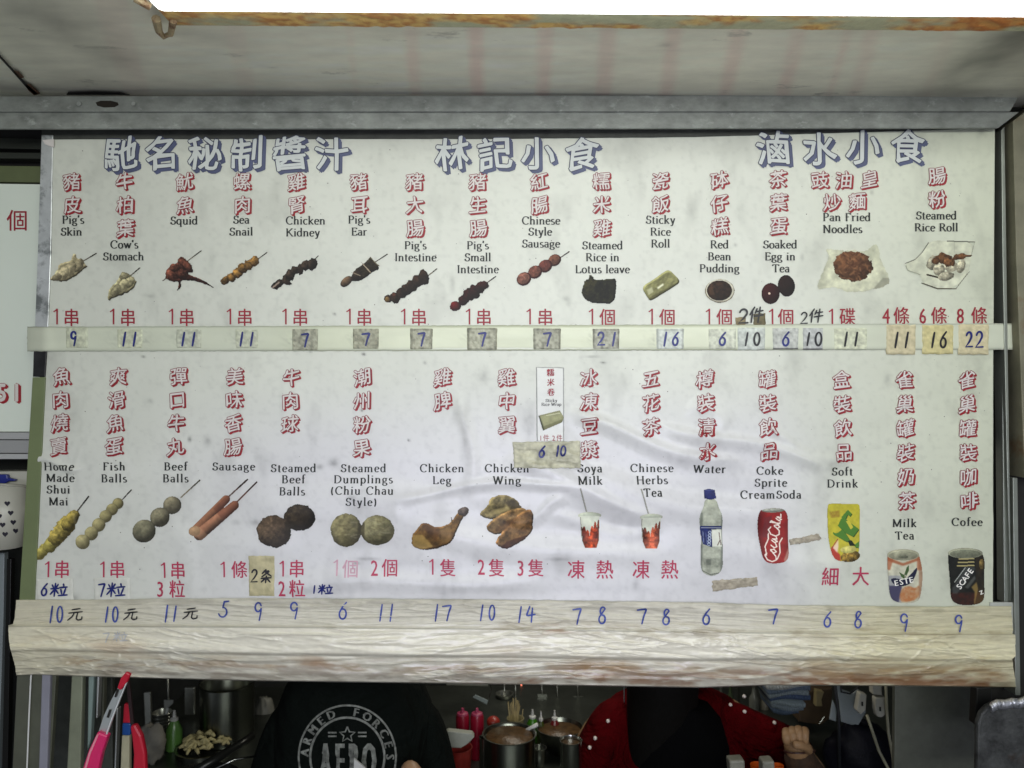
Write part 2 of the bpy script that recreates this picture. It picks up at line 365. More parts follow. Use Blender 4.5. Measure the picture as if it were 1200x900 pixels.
# handwriting: strokes in a unit box, y down
HW = {
 '0': [Ar(0.5, 0.5, 0.34, 0.48, -80, 290, 20)], '1': [Ln(0.55, 0.02, 0.46, 1.0)],
 '2': [cat(Ar(0.45, 0.26, 0.33, 0.26, 190, 380, 10), Ln(0.5, 0.65, 0.1, 0.95), Ln(0.95, 0.93))],
 '4': [Ln(0.42, 0.0, 0.12, 0.6, 0.95, 0.5), Ln(0.68, 0.1, 0.62, 1.0)],
 '5': [Ln(0.55, 0.02, 0.42, 0.4), cat(Ln(0.42, 0.4), Ar(0.42, 0.68, 0.4, 0.3, -70, 160, 12)), Ln(0.52, 0.04, 0.98, 0.0)],
 '6': [cat(Ln(0.78, 0.0, 0.42, 0.28), Ar(0.48, 0.68, 0.32, 0.3, 200, -150, 18))],
 '7': [Ln(0.08, 0.12, 0.5, 0.08, 0.92, 0.05, 0.7, 0.5, 0.55, 1.0)],
 '8': [cat(Ar(0.52, 0.25, 0.26, 0.24, -30, -250, 12), Ar(0.48, 0.74, 0.32, 0.26, -60, 230, 16), Ln(0.75, 0.12))],
 '9': [cat(Ar(0.45, 0.28, 0.3, 0.26, -20, -350, 16), Ln(0.74, 0.5, 0.6, 1.05))],
 '元': [Ln(0.25, 0.12, 0.8, 0.02), Ln(0.05, 0.4, 0.98, 0.28), Ln(0.42, 0.4, 0.3, 0.7, 0.02, 0.98), Ln(0.66, 0.38, 0.6, 0.85, 0.75, 0.98, 1.0, 0.9, 1.0, 0.7)],
 '件': [Ln(0.3, 0.0, 0.02, 0.5), Ln(0.2, 0.3, 0.18, 1.0), Ln(0.5, 0.1, 0.4, 0.4), Ln(0.45, 0.3, 0.95, 0.22), Ln(0.36, 0.6, 1.0, 0.5), Ln(0.72, 0.0, 0.68, 1.0)],
 '条': [Ln(0.4, 0.0, 0.1, 0.3), Ln(0.35, 0.12, 0.75, 0.1, 0.1, 0.55), Ln(0.3, 0.15, 0.95, 0.5), Ln(0.05, 0.68, 0.95, 0.62), Ln(0.5, 0.5, 0.5, 1.0), Ln(0.4, 0.7, 0.1, 0.95), Ln(0.6, 0.7, 0.92, 0.95)],
 '粒': [Ln(0.05, 0.12, 0.14, 0.3), Ln(0.42, 0.08, 0.33, 0.3), Ln(0.0, 0.42, 0.5, 0.38), Ln(0.25, 0.0, 0.25, 1.0), Ln(0.24, 0.45, 0.0, 0.85), Ln(0.27, 0.45, 0.48, 0.78), Ln(0.75, 0.05, 0.78, 0.2), Ln(0.55, 0.32, 1.0, 0.28), Ln(0.62, 0.45, 0.7, 0.8), Ln(0.92, 0.4, 0.82, 0.85), Ln(0.52, 0.95, 1.05, 0.9)],
}
def hand(ink, ch, cx, cy, wd, ht, pen=2.2, m=0, lift=0.0, slant=0.12, seed=0):
    rnd = random.Random(seed * 31 + ord(ch))
    sx = wd * rnd.uniform(0.92, 1.08); sy = ht * rnd.uniform(0.94, 1.06)
    for k, p in enumerate(HW[ch]):
        n = len(p)
        if n <= 6:      # round the corners a little
            t = np.linspace(0, n - 1, (n - 1) * 5 + 1); p = np.stack([np.interp(t, np.arange(n), p[:, j]) for j in (0, 1)], 1)
            if len(p) > 7:
                q = p.copy(); q[1:-1] = (p[:-2] + p[1:-1] * 2 + p[2:]) / 4; p = q
        x = (p[:, 0] - 0.5) * sx - (p[:, 1] - 0.5) * ht * slant; y = (p[:, 1] - 0.5) * sy
        w_ = pen * (0.82 + 0.3 * np.sin(np.linspace(0.3, 3.0, len(p))))
        q = np.stack([cx + x, cy + y], 1)
        ink.ribbon(q, w_, lift + k * 8e-6, m)
        ink.disc(q[0], w_[0] / 2, lift + k * 8e-6 + 3e-6, m); ink.disc(q[-1], w_[-1] / 2, lift + k * 8e-6 + 5e-6, m)

# ------------------------------------------------------------------ printed pictures: a small painter on a grid, kept as colours of a fine mesh
class Pic:
    def __init__(s, x0, y0, x1, y1, res=0.5):
        s.res = res; nx = int((x1 - x0) / res) + 1; ny = int((y1 - y0) / res) + 1
        s.x, s.y = np.meshgrid(x0 + np.arange(nx) * res, y0 + np.arange(ny) * res)
        s.c = np.zeros((ny, nx, 3)); s.a = np.zeros((ny, nx), bool)
    def put(s, mask, col):
        s.c[mask] = (np.broadcast_to(col, s.c.shape))[mask]; s.a |= mask
    def tint(s, mask, col, k):
        mk = mask.astype(float)
        for _ in range(3): mk = (np.roll(mk, 1, 0) + np.roll(mk, -1, 0) + np.roll(mk, 1, 1) + np.roll(mk, -1, 1) + mk) / 5
        k = (np.broadcast_to(k, mask.shape) * mk)[..., None]; s.c = s.c * (1 - k) + np.asarray(col, float) * k
    def shade(s, col, amount, tex=0.15, ts=4, seed=0):
        n = fbm(s.x / ts, s.y / ts, seed); n2 = fbm(s.x / (ts * 0.35), s.y / (ts * 0.35), seed + 5, 2)
        k = amount * (1 + tex * 2 * (n - 0.5) + tex * 0.55 * (n2 - 0.5))
        return np.asarray(col, float) * np.clip(k, 0, 1.6)[..., None]
    def ell(s, cx, cy, rx, ry, rot, col, tex=0.2, ts=4, seed=0, lo=0.45, rag=0.0, lx=-0.45, ly=-0.6, hi=0.35):
        c, q = math.cos(rot), math.sin(rot); dx = s.x - cx; dy = s.y - cy
        u = (dx * c + dy * q) / rx; v = (-dx * q + dy * c) / ry
        r = np.sqrt(u * u + v * v)
        if rag: r = r * (1 + rag * 2 * (fbm(s.x / 3.5, s.y / 3.5, seed + 9, 3) - 0.5))
        m = r < 1; z = np.sqrt(np.clip(1 - r * r, 0, 1))
        nx = (u * c - v * q); ny = (u * q + v * c)
        li = np.clip(nx * lx + ny * ly + z * 0.65, 0, 1)
        k = lo + (1 - lo) * li * 1.15 + hi * np.clip(li - 0.85, 0, 1); k = .86 + (k - .86) * .82
        s.put(m, s.shade(col, k, tex, ts, seed)); return m
    def cap(s, x0, y0, x1, y1, r0, r1, col, tex=0.15, ts=4, seed=0, lo=0.45, rag=0.0):
        dx, dy = x1 - x0, y1 - y0; L = dx * dx + dy * dy
        t = np.clip(((s.x - x0) * dx + (s.y - y0) * dy) / L, 0, 1); r = r0 + (r1 - r0) * t
        ex = s.x - (x0 + t * dx); ey = s.y - (y0 + t * dy); d = np.sqrt(ex * ex + ey * ey) / r
        if rag: d = d * (1 + rag * 2 * (fbm(s.x / 3, s.y / 3, seed + 9, 3) - 0.5))
        m = d < 1; li = np.clip((-ex * 0.45 - ey * 0.65) / r + np.sqrt(np.clip(1 - d * d, 0, 1)) * 0.65, 0, 1)
        s.put(m, s.shade(col, lo + (1 - lo) * li * 1.2, tex, ts, seed)); return m
    def inside(s, pts, rag=0.0, seed=0):
        if len(pts) > 7:
            q = np.array(pts, float)
            for _ in range(2):
                n_ = np.roll(q, -1, 0); q = np.stack([q * .75 + n_ * .25, q * .25 + n_ * .75], 1).reshape(-1, 2)
            pts = [tuple(v) for v in q]
        px = s.x; py = s.y
        if rag: px = px + rag * (fbm(px / 3, py / 3, seed, 3) - 0.5) * 2; py = py + rag * (fbm(s.x / 3, s.y / 3, seed + 3, 3) - 0.5) * 2
        m = np.zeros(s.x.shape, bool); n = len(pts)
        for i in range(n):
            x0, y0 = pts[i]; x1, y1 = pts[(i + 1) % n]
            if y0 == y1: continue
            c = ((y0 > py) != (y1 > py)) & (px < (x1 - x0) * (py - y0) / (y1 - y0) + x0); m ^= c
        return m
    def poly(s, pts, col, k=1.0, tex=0.15, ts=4, seed=0, rag=0.0, pil=0.0):
        m = s.inside(pts, rag, seed)
        if pil:
            B = m.astype(float)
            for _ in range(14):
                B = (np.roll(B, 1, 0) + np.roll(B, -1, 0) + np.roll(B, 1, 1) + np.roll(B, -1, 1) + B) / 5
            B = B + .25 * (fbm(s.x / ts, s.y / ts, seed + 31, 3) - .5)
            gy, gx = np.gradient(B); k = k * np.clip(.9 + pil * (gx * .5 + gy * .8) * 6, .4, 1.35)
        s.put(m, s.shade(col, k, tex, ts, seed)); return m
    def line(s, pts, wd, col, clip=None, k=1.0):
        for (x0, y0), (x1, y1) in zip(pts[:-1], pts[1:]):
            dx, dy = x1 - x0, y1 - y0; t = np.clip(((s.x - x0) * dx + (s.y - y0) * dy) / (dx * dx + dy * dy + 1e-9), 0, 1)
            m = np.hypot(s.x - x0 - t * dx, s.y - y0 - t * dy) < wd / 2
            if clip is not None: m &= clip
            if k < 1: s.tint(m & s.a, col, k)
            else: s.put(m, np.asarray(col, float))
    def edge(s, col, k=0.6, px=1):
        """dark rim along the cut-out edge"""
        a = s.a; e = a.copy()
        for _ in range(px):
            b = e.copy(); b[1:] &= e[:-1]; b[:-1] &= e[1:]; b[:, 1:] &= e[:, :-1]; b[:, :-1] &= e[:, 1:]; e = b
        s.tint(a & ~e, col, k)
    def build(s, surf, parent, label, name='dish_picture', lift=0.0008, m=None):
        ny, nx = s.a.shape
        f = s.a[:-1, :-1] & s.a[1:, :-1] & s.a[:-1, 1:] & s.a[1:, 1:]
        j, i = np.nonzero(f); q = np.stack([j * nx + i, (j + 1) * nx + i, (j + 1) * nx + i + 1, j * nx + i + 1], 1)
        u, inv = np.unique(q, return_inverse=True); inv = inv.reshape(q.shape)
        V = surf(s.x.ravel()[u], s.y.ravel()[u], np.full(len(u), lift))
        cc = s.c.reshape(-1, 3)[u]; g = cc.mean(1, keepdims=True); cc = g + (cc - g) * 0.84; cc = np.clip(cc, 0, 255); cc = 212 * (cc / 212) ** 1.2 * np.array([.99, .99, .955])
        col = np.clip(lin(np.clip(cc, 0, 255)) * KP, 0, 0.9)
        return mesh_obj(name, V, inv.astype(np.int32), m or M_PRINT, parent, True, None, label, col)

# ------------------------------------------------------------------ materials
M_PRINT = mat('printed_ink', (0.5, 0.5, 0.5), 0.5, attr='paint', spec=0.3)
M_PAPER = mat('menu_paper', (0.7, 0.7, 0.65), 0.33, var=0.045, vs=7, attr='paint', spec=0.4, bump=0.05, bs=700)
M_RED = mat('crimson_ink', pc(138, 26, 42), 0.5, var=0.12, vs=60)
M_REDS = mat('crimson_shadow_ink', pc(138, 14, 28), 0.5, var=0.18, vs=30)
M_REDO = mat('dark_red_outline_ink', pc(112, 40, 46), 0.5, var=0.2, vs=50)
M_FILL = mat('pale_letter_ink', pc(198, 192, 186), 0.5, var=0.04, vs=40)
M_NAVY = mat('navy_shadow_ink', pc(70, 76, 104), 0.5, var=0.25, vs=14)
M_NAVYO = mat('navy_outline_ink', pc(36, 40, 66), 0.5, var=0.2, vs=20)
M_FILLB = mat('bluish_white_letter_ink', pc(188, 192, 188), 0.5, var=0.04, vs=40)
M_BLACK = mat('black_print_ink', pc(26, 30, 28), 0.5, var=0.25, vs=40)
M_PINK = mat('magenta_ink', pc(165, 45, 75), 0.5, var=0.18, vs=50)
M_PINKF = mat('faded_pink_ink', pc(190, 150, 162), 0.6, var=0.1, vs=50)
M_BLUE = mat('blue_marker_ink', pc(20, 30, 100), 0.4, var=0.3, vs=60)
M_BLK = mat('black_marker_ink', pc(22, 22, 28), 0.4, var=0.2, vs=60)
M_GHOST = mat('ghost_marker_ink', pc(168, 172, 178), 0.6)

# ------------------------------------------------------------------ the menu sheet and its surface
def ridge(px, py, x0, y0, x1, y1, wd, amp, sharp=1.0):
    dx, dy = x1 - x0, y1 - y0; L = math.hypot(dx, dy)
    t = ((px - x0) * dx + (py - y0) * dy) / (L * L); d = ((px - x0) * -dy + (py - y0) * dx) / L
    d = d + 6 * np.sin(t * 5 + x0)
    en = np.clip(t * 4 + 0.6, 0, 1) * np.clip((1 - t) * 4 + 0.6, 0, 1)
    en = en * en * (3 - 2 * en)
    s = np.where(d < 0, wd * sharp, wd)
    return amp * en * np.exp(-(d / s) ** 2)
RID = [(680, 492, 850, 540, 11, 2.6, 0.5), (790, 498, 960, 545, 10, 2.2, 0.5), (470, 578, 660, 566, 7, 1.6, 0.6), (610, 545, 760, 600, 14, 2.8, 0.55),
       (700, 560, 900, 610, 20, 3.0, 0.6), (480, 620, 760, 655, 16, 2.0, 0.8), (300, 590, 520, 600, 22, 1.8, 1.0), (640, 520, 700, 560, 8, 1.5, 0.6),
       (900, 510, 985, 540, 9, 1.6, 0.6), (780, 640, 990, 660, 18, 1.6, 1), (120, 640, 330, 630, 20, 1.1, 1), (545, 470, 552, 575, 7, 0.8, 1),
       (38, 543, 92, 545, 4, 1.3, 1), (90, 520, 84, 620, 3, 0.35, 1), (340, 690, 620, 676, 12, 1.4, 1), (600, 612, 660, 588, 8, 1.2, 0.7),
       (815, 470, 850, 500, 10, 0.9, 1), (410, 640, 470, 600, 10, 1.0, 1), (200, 600, 230, 690, 12, 0.7, 1), (655, 610, 760, 625, 10, 1.4, .7)]
def hgt(px, py):
    px = np.asarray(px, float); py = np.asarray(py, float)
    h = 0.9 * (fbm(px / 130, py / 90, 3, 3) - 0.5)
    m = np.exp(-(((px - 700) / 290) ** 2) - (((py - 600) / 75) ** 2))
    u = px * 0.97 + py * 0.22; v = -px * 0.22 + py * 0.97
    h = h + m * 9.0 * (fbm(u / 120, v / 34, 11, 2) - 0.5)
    m2 = np.clip((py - 560) / 60, 0, 1) * np.clip((720 - py) / 30, 0, 1)
    h = h + m2 * 2.6 * (fbm(px / 80, py / 34, 21, 2) - 0.5)
    for r in RID: h = h + ridge(px, py, *r) * 2.3
    return h * 0.00144
def board(px, py, lift=0.0):
    q = P(px, py, 0.0); q[..., 1] -= hgt(px, py) + lift
    return q
def flat(Y):
    def f(px, py, lift=0.0):
        q = P(px, py, Y); q[..., 1] -= lift; return q
    return f

def left_edge(py): return np.interp(py, [140, 167, 172, 400, 500, 703, 720], [49, 49, 60, 54, 48, 38, 37])
def right_edge(py): return np.interp(py, [140, 400, 720], [1166, 1164, 1163.5])
menu = thing('menu_board', 'white takeaway menu board printed with red and black dish names, food pictures and handwritten prices', 'menu board', P(600, 700, 0.0))
ny, nx = 380, 560
vy = np.linspace(142, 712, ny); vx = np.linspace(0, 1, nx)
GX, GY = np.meshgrid(vx, vy); le = left_edge(GY); re = right_edge(GY)
ragl = 1.4 * (fbm(GY / 9, GY * 0, 40) - 0.5)
GX = le + (re - le) * GX + ragl * (1 - GX)
base = lin((199, 200, 192)) * KP * np.ones((ny, nx, 3))
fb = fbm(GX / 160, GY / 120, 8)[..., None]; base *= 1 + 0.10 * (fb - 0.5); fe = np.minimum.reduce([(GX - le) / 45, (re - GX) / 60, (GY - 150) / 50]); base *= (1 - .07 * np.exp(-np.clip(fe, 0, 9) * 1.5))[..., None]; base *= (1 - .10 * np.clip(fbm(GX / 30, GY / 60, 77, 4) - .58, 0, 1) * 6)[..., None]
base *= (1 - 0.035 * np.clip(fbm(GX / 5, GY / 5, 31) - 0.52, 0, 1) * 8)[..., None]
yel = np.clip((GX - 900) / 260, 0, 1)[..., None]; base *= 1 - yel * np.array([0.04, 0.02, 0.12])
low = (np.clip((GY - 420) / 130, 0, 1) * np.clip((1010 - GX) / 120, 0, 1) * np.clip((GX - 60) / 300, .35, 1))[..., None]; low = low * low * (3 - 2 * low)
base = base * (1 - low) + base * low * np.array([1.02, 1.0, 1.085]); base *= 1 - (1 - low) * np.array([.025, 0.014, .062])  # yellow right end, lilac lower part: tints of the light painted in
SM = [(1040, 445, 4, 8, .25), (733, 445, 8, 12, .12), (243, 517, 5, 6, .3), (300, 612, 9, 4, .3), (276, 612, 5, 3, .25), (391, 542, 6, 5, .4), (375, 547, 4, 3, .35), (412, 583, 5, 4, .3), (430, 655, 12, 2, .4), (418, 660, 4, 2, .4),
      (566, 440, 7, 9, .22), (530, 333, 3, 9, .28), (663, 350, 4, 3, .25), (667, 355, 3, 4, .25), (545, 510, 5, 40, .16), (620, 497, 8, 18, .25), (745, 685, 4, 7, .28), (655, 655, 12, 2, .3), (707, 425, 3, 1.2, .7), (694, 418, 9, 1, .4),
      (168, 418, 2, 1.2, .8), (426, 415, 2, 1.5, .8), (392, 368, 1.5, 1.5, .6), (424, 481, 1.4, 1.4, .6), (498, 425, 2, 2, .4), (364, 412, 1.5, 1.5, .5), (479, 516, 1.3, 1.3, .8), (940, 302, 2, 4, .3), (902, 288, 2, 2, .4), (862, 287, 2, 2, .35),
      (1022, 225, 2, 3, .35), (222, 515, 2, 3, .6), (248, 305, 4, 14, .12), (294, 318, 3, 12, .12), (88, 700, 6, 5, .2), (470, 660, 30, 6, .12), (560, 655, 30, 8, .10), (950, 650, 8, 18, .14), (1150, 155, 4, 4, .3), (525, 600, 20, 3, .1), (176, 347, 5, 2, .2),
      (650, 505, 10, 30, .12), (1148, 350, 30, 2, .05), (330, 470, 3, 30, .07), (176, 470, 3, 3, .3), (640, 660, 30, 12, .1), (700, 690, 60, 5, .12), (360, 692, 40, 4, .1), (560, 690, 60, 5, .14)]
for x, y, a, b, k in SM:
    g = np.exp(-(((GX - x) / a) ** 2 + ((GY - y) / b) ** 2)) * (0.4 + 1.2 * fbm(GX / 4, GY / 4, int(x)))
    base *= (1 - np.clip(k * g, 0, 0.9))[..., None]
q = board(GX, GY)
ii = (np.arange(ny - 1)[:, None] * nx + np.arange(nx - 1)[None]).ravel()
FQ = np.stack([ii, ii + nx, ii + nx + 1, ii + 1], 1)
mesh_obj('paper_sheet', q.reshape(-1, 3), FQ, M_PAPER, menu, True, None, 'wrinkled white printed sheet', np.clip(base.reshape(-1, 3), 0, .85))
mb = MB(); mb.quadbox([(52, 146), (1164, 146), (1162, 708), (42, 708)], 0.008, 0.022)
mb.build('backing_panel', mat('backing_board', (0.25, 0.25, 0.22), 0.7, var=0.1), menu)
# specks of dust and grease: tiny raised flecks
ink = Ink()
for k in range(230):
    x = random.uniform(70, 1155); y = random.uniform(175, 695); r = random.choice((0.35, 0.4, 0.5, 0.7))
    ink.disc((x, y), r, 0.00025, 0, 6)
o = ink.build('dust_specks', board, [mat('grime', (0.2, 0.19, 0.16), 0.8)], menu); o['kind'] = 'stuff'

# headings
SL = 9e-6
for cs, ys, lab in ((list(zip('馳名秘制醬汁', (142, 190, 240, 289.5, 340, 389))), 180, 'first blue heading of six characters'),
                    (list(zip('林記小食', (530, 580, 630, 681))), 180, 'middle blue heading with the shop name'),
                    (list(zip('滷水小食', (906, 960, 1011, 1063))), 173.5, 'last blue heading of four characters')):
    ink = Ink()
    for i, (ch, x) in enumerate(cs):
        sign_char(ink, ch, x, ys + (-1.5 if x > 1000 else 0), 38.5, 0.7, 1.7, (1.4, 2.6, 3.6), SL, seed=i + int(ys), shear=0.08)
    for k in range(len(ink.l)): ink.l[k] = ink.l[k] + 0.0010
    ink.build('heading_lettering', board, [M_FILLB, M_NAVYO, M_NAVY], menu, lab)

# dish names
def name_block(chars, label):
    ink = Ink()
    for i, (ch, x, y) in enumerate(chars):
        sign_char(ink, ch, x - 0.4, y - 1.1, 19.8, 0.2, 0.95, (0.9, 1.7), SL, seed=i * 3 + int(x), shear=0.15)
    for k in range(len(ink.l)): ink.l[k] = ink.l[k] + 0.0010
    ink.build('dish_name', board, [M_FILL, M_REDO, M_REDS], menu, label)
TOP = [('豬皮', 85, 214), ('牛柏葉', 147, 214), ('魷魚', 217, 214), ('螺肉', 284, 214), ('雞腎', 348, 214), ('豬耳', 421, 214), ('豬大腸', 486, 214), ('豬生腸', 560, 214),
       ('紅腸', 632, 214), ('糯米雞', 705, 213.5), ('瓷飯', 774, 213), ('砵仔糕', 843, 212), ('茶葉蛋', 912, 211), ('腸粉', 1098, 207)]
for s, x, y in TOP:
    name_block([(c, x + (0.4 * k), y + 27.2 * k) for k, c in enumerate(s)], 'red dish name ' + s)
name_block([('豉', 961, 212), ('油', 989, 212), ('皇', 1019, 211), ('炒', 975, 238), ('麵', 1005, 237)], 'red dish name 豉油皇炒麵')
BOT = [('魚肉燒賣', 73, 442, -1.1), ('爽滑魚蛋', 139, 442, -1.6), ('彈口牛丸', 210, 442, -1.3), ('美味香腸', 276, 442, -.9), ('牛肉球', 342, 443, -.9), ('潮州粉果', 425, 443, -.3), ('雞脾', 519, 443, 0), ('雞中翼', 594, 443, .3),
       ('冰凍豆漿', 690, 444, .3), ('五花茶', 763, 445, 0), ('樽裝清水', 826, 445, .9), ('罐裝飲品', 899, 445, .6), ('盒裝飲品', 986, 446, 1), ('雀巢罐裝奶茶', 1060, 446, .5), ('雀巢罐裝咖啡', 1133, 446, .5)]
for s, x, y, d in BOT:
    pit = 27.2 + (x - 70) / 1060 * 1.2
    name_block([(c, x + d * k, y + pit * k) for k, c in enumerate(s)], 'red dish name ' + s)

# English captions
def caption(lines, track=0.0, size=13.6, al='c', weight=1.0):
    ink = Ink()
    for t, x, y in lines: serif(ink, t, x, y, size, track, align=al, lift=0.0010, weight=weight)
    ink.build('dish_caption', board, [M_BLACK], menu, 'black caption ' + ' '.join(t for t, _, _ in lines))
for l in ([("Pig's", 86, 258), ('Skin', 84, 272)], [("Cow's", 146, 287), ('Stomach', 145, 301)], [('Squid', 216, 259)], [('Sea', 283, 258), ('Snail', 283, 272)], [("Pig's", 421, 258), ('Ear', 421, 272)],
          [("Pig's", 487, 288), ('Intestine', 487, 302)], [("Pig's", 560, 288), ('Small', 560, 302), ('Intestine', 560, 316)], [('Chinese', 634, 259), ('Style', 633, 272), ('Sausage', 634, 286)],
          [('Steamed', 706, 288), ('Rice in', 706, 302), ('Lotus leave', 706, 316)], [('Sticky', 774, 258), ('Rice', 774, 272), ('Roll', 774, 286)], [('Red', 843, 287), ('Bean', 843, 301), ('Pudding', 843, 315)],
          [('Soaked', 914, 287), ('Egg in', 914, 301), ('Tea', 915, 315)], [('Steamed', 1097, 253), ('Rice Roll', 1097, 267)]):
    caption(l, 0.35)
caption([('Chicken', 335, 259), ('Kidney', 335, 273)], 0.35, al='l'); caption([('Pan Fried', 964, 255), ('Noodles', 964, 269)], 0.5, al='l')
for l in ([('Home', 70, 547), ('Made', 71, 560.5), ('Shui', 69, 574), ('Mai', 69, 588)], [('Fish', 134, 547), ('Balls', 134, 561)], [('Beef', 206, 547), ('Balls', 206, 561)], [('Sausage', 274, 547)],
          [('Steamed', 344, 549), ('Beef', 344, 562), ('Balls', 343, 576)], [('Steamed', 426, 549), ('Dumplings', 426, 562), ('(Chiu Chau', 425, 575), ('Style)', 424, 588)], [('Chicken', 518, 549), ('Leg', 518, 563)],
          [('Chicken', 594, 549), ('Wing', 594, 563)], [('Soya', 691, 549), ('Milk', 691, 563)], [('Chinese', 764, 549), ('Herbs', 764, 563), ('Tea', 764, 577)], [('Water', 831, 550)],
          [('Coke', 902, 552), ('Sprite', 903, 566), ('CreamSoda', 903, 580)], [('Soft', 987, 553), ('Drink', 987, 567)], [('Milk', 1060, 613.5), ('Tea', 1060, 628)], [('Cofee', 1133, 612)]):
    caption(l, 1.25)

# portions
def portion(items, m=None, size=18.5):
    ink = Ink(); k = 0
    for ch, x, y in items:
        if ch == '1':
            ink.ribbon([(x + 1.2, y - 9.2), (x + 1.2, y + 9.2)], 1.9, 0.0009 + SL * k, 0); k += 1
            ink.ribbon([(x + 1.2, y - 8.8), (x - 0.6, y - 6.9), (x - 2.9, y - 5.6)], 1.5, 0.0009 + SL * k, 0); k += 1
            continue
        if ch.isdigit():
            V, F = glyph(ch); wx = (V[:, 0].max() + V[:, 0].min()) / 2
            V = np.stack([x + (V[:, 0] - wx) * size * 0.98, y + 9.2 - V[:, 1] * 25.5], 1)
        else: V, F = cjk(ch, x, y, size, size * 1.12)
        for dx in (-0.22, 0.22): ink.add(V + (dx, dx * 0.5), F, 0.0009 + SL * k, 0); k += 1
    ink.build('portion_text', board, [m or M_RED], menu)
for a, b, c in ((66, 84, '串'), (132, 150, '串'), (201, 219, '串'), (269, 287, '串'), (334, 352, '串'), (409, 427, '串'), (473, 491, '串'), (549, 567, '串'), (620, 639, '串'), (693, 712, '個'), (763, 782, '個'), (830, 849, '個'), (904, 921, '個')):
    portion([('1', a, 371), (c, b, 372)])
portion([('1', 974, 371), ('碟', 993, 371)])
for n, a, b in (('4', 1038, 1056), ('6', 1081, 1100), ('8', 1125, 1147)): portion([(n, a, 370), ('條', b, 370)])
for a, b in ((56, 73), (121, 138)): portion([('1', a, 667), ('串', b, 667)], M_PINK)
portion([('1', 192, 668), ('串', 209, 668), ('3', 188, 690), ('粒', 208, 690)], M_PINK); portion([('1', 262, 667), ('條', 281, 667)], M_PINK)
portion([('1', 331, 666), ('串', 348, 666), ('2', 331, 689), ('粒', 349, 689)], M_PINK)
portion([('1', 394, 665), ('個', 411, 666)], M_PINKF); portion([('2', 439, 665), ('個', 457, 665)], M_PINK)
portion([('1', 506, 664), ('隻', 525, 665)], M_PINK); portion([('2', 564, 664), ('隻', 582, 665), ('3', 610, 665), ('隻', 628, 665)], M_PINK)
for t_, x, y in (('凍', 675, 667), ('熱', 708.5, 667), ('凍', 751, 667), ('熱', 784.5, 667), ('細', 972, 675), ('大', 1008, 675)): portion([(t_, x, y)], M_PINK, 20)

# ------------------------------------------------------------------ printed dish pictures
def stick(p, x0, y0, x1, y1, col=(92, 84, 66), w_=1.5):
    w_ = w_ * 1.2; col = tuple(c * .9 for c in col)
    p.line([(x0, y0), (x1, y1)], w_, col); p.line([(x0 + (x1 - x0) * .55, y0 + (y1 - y0) * .55), (x1, y1)], w_ * 1.1, tuple(c * 0.6 for c in col))
def fin(p, lab, rim=(40, 30, 22), k=0.45): p.edge(rim, k); return p.build(board, menu, lab)
def blobs(p, pts, col, tex=.35, ts=3, lo=.4, rag=.3, seed=0):
    for k, (x, y, a, b, r) in enumerate(pts): p.ell(x, y, a, b, R(r), tuple(c * (0.85 + 0.3 * ((k * 37 % 11) / 11)) for c in col), tex, ts, seed + k, lo, rag)
# pig's skin
p = Pic(55, 292, 118, 335); stick(p, 96, 307, 113, 297)
p.poly([(57, 327), (66, 319), (70, 308), (74, 309), (78, 306), (84, 305), (85, 297), (89, 297), (90, 304), (97, 303), (100, 309), (104, 313), (98, 315), (93, 321), (84, 327), (74, 331), (62, 329)], (176, 165, 132), 0.95, .3, 4, 1, 1.2, pil=1.0)
blobs(p, [(92, 311, 5, 9, 30), (83, 315, 6, 9, 25), (75, 320, 6, 8, 30), (67, 325, 6, 4, -20)], (186, 174, 142), .35, 3, .6, .25, 3); fin(p, 'picture of pale pig skin on a stick', (120, 105, 70))
# cow's stomach
p = Pic(122, 310, 168, 358); stick(p, 152, 324, 164, 314)
p.poly([(127, 354), (126, 344), (130, 336), (138, 329), (141, 320), (149, 319), (155, 325), (162, 330), (157, 339), (148, 344), (138, 348), (131, 350)], (172, 164, 128), 0.95, .3, 4, 5, 1.2, pil=1.0)
blobs(p, [(147, 324, 7, 5, 10), (152, 331, 5, 8, 40), (144, 335, 5, 9, 35), (136, 341, 5, 8, 35)], (180, 172, 138), .35, 3, .6, .25, 7); fin(p, 'picture of pale cow stomach on a stick', (110, 100, 70))
# squid
p = Pic(188, 288, 254, 342); stick(p, 220, 306, 236, 294, (130, 122, 105)); stick(p, 191, 329, 198, 324, (110, 90, 80))
p.poly([(194, 318), (200, 311), (207, 309), (210, 300), (216, 301), (222, 309), (227, 315), (219, 321), (230, 324), (242, 330), (250, 337), (243, 334), (230, 330), (212, 328), (212, 338), (208, 340), (210, 330), (202, 331), (196, 327)], (104, 58, 46), .9, .5, 3, 9, 1.0, pil=1.0)
blobs(p, [(214, 309, 5, 8, -20), (221, 313, 4, 9, -35), (201, 322, 7, 7, 0), (212, 321, 9, 6, 15), (205, 314, 6, 5, 0)], (122, 72, 56), .6, 2.5, .35, .3, 11)
p.line([(226, 326), (240, 330), (250, 337)], 1.8, (52, 30, 26)); p.line([(211, 330), (212, 336), (208, 340)], 2, (45, 28, 24)); fin(p, 'picture of dark red squid on a stick')
# sea snail
p = Pic(256, 292, 316, 338); stick(p, 301, 305, 313, 296)
blobs(p, [(264, 329, 6, 5, -40), (272, 325, 6, 6, -40), (279, 320, 6, 6, -30), (285, 315, 6, 6.5, -40), (292, 310, 6, 6, -30), (299, 306, 5, 7, -10)], (150, 112, 55), .6, 3, .35, .28, 21); fin(p, 'picture of brown sea snail meat on a stick')
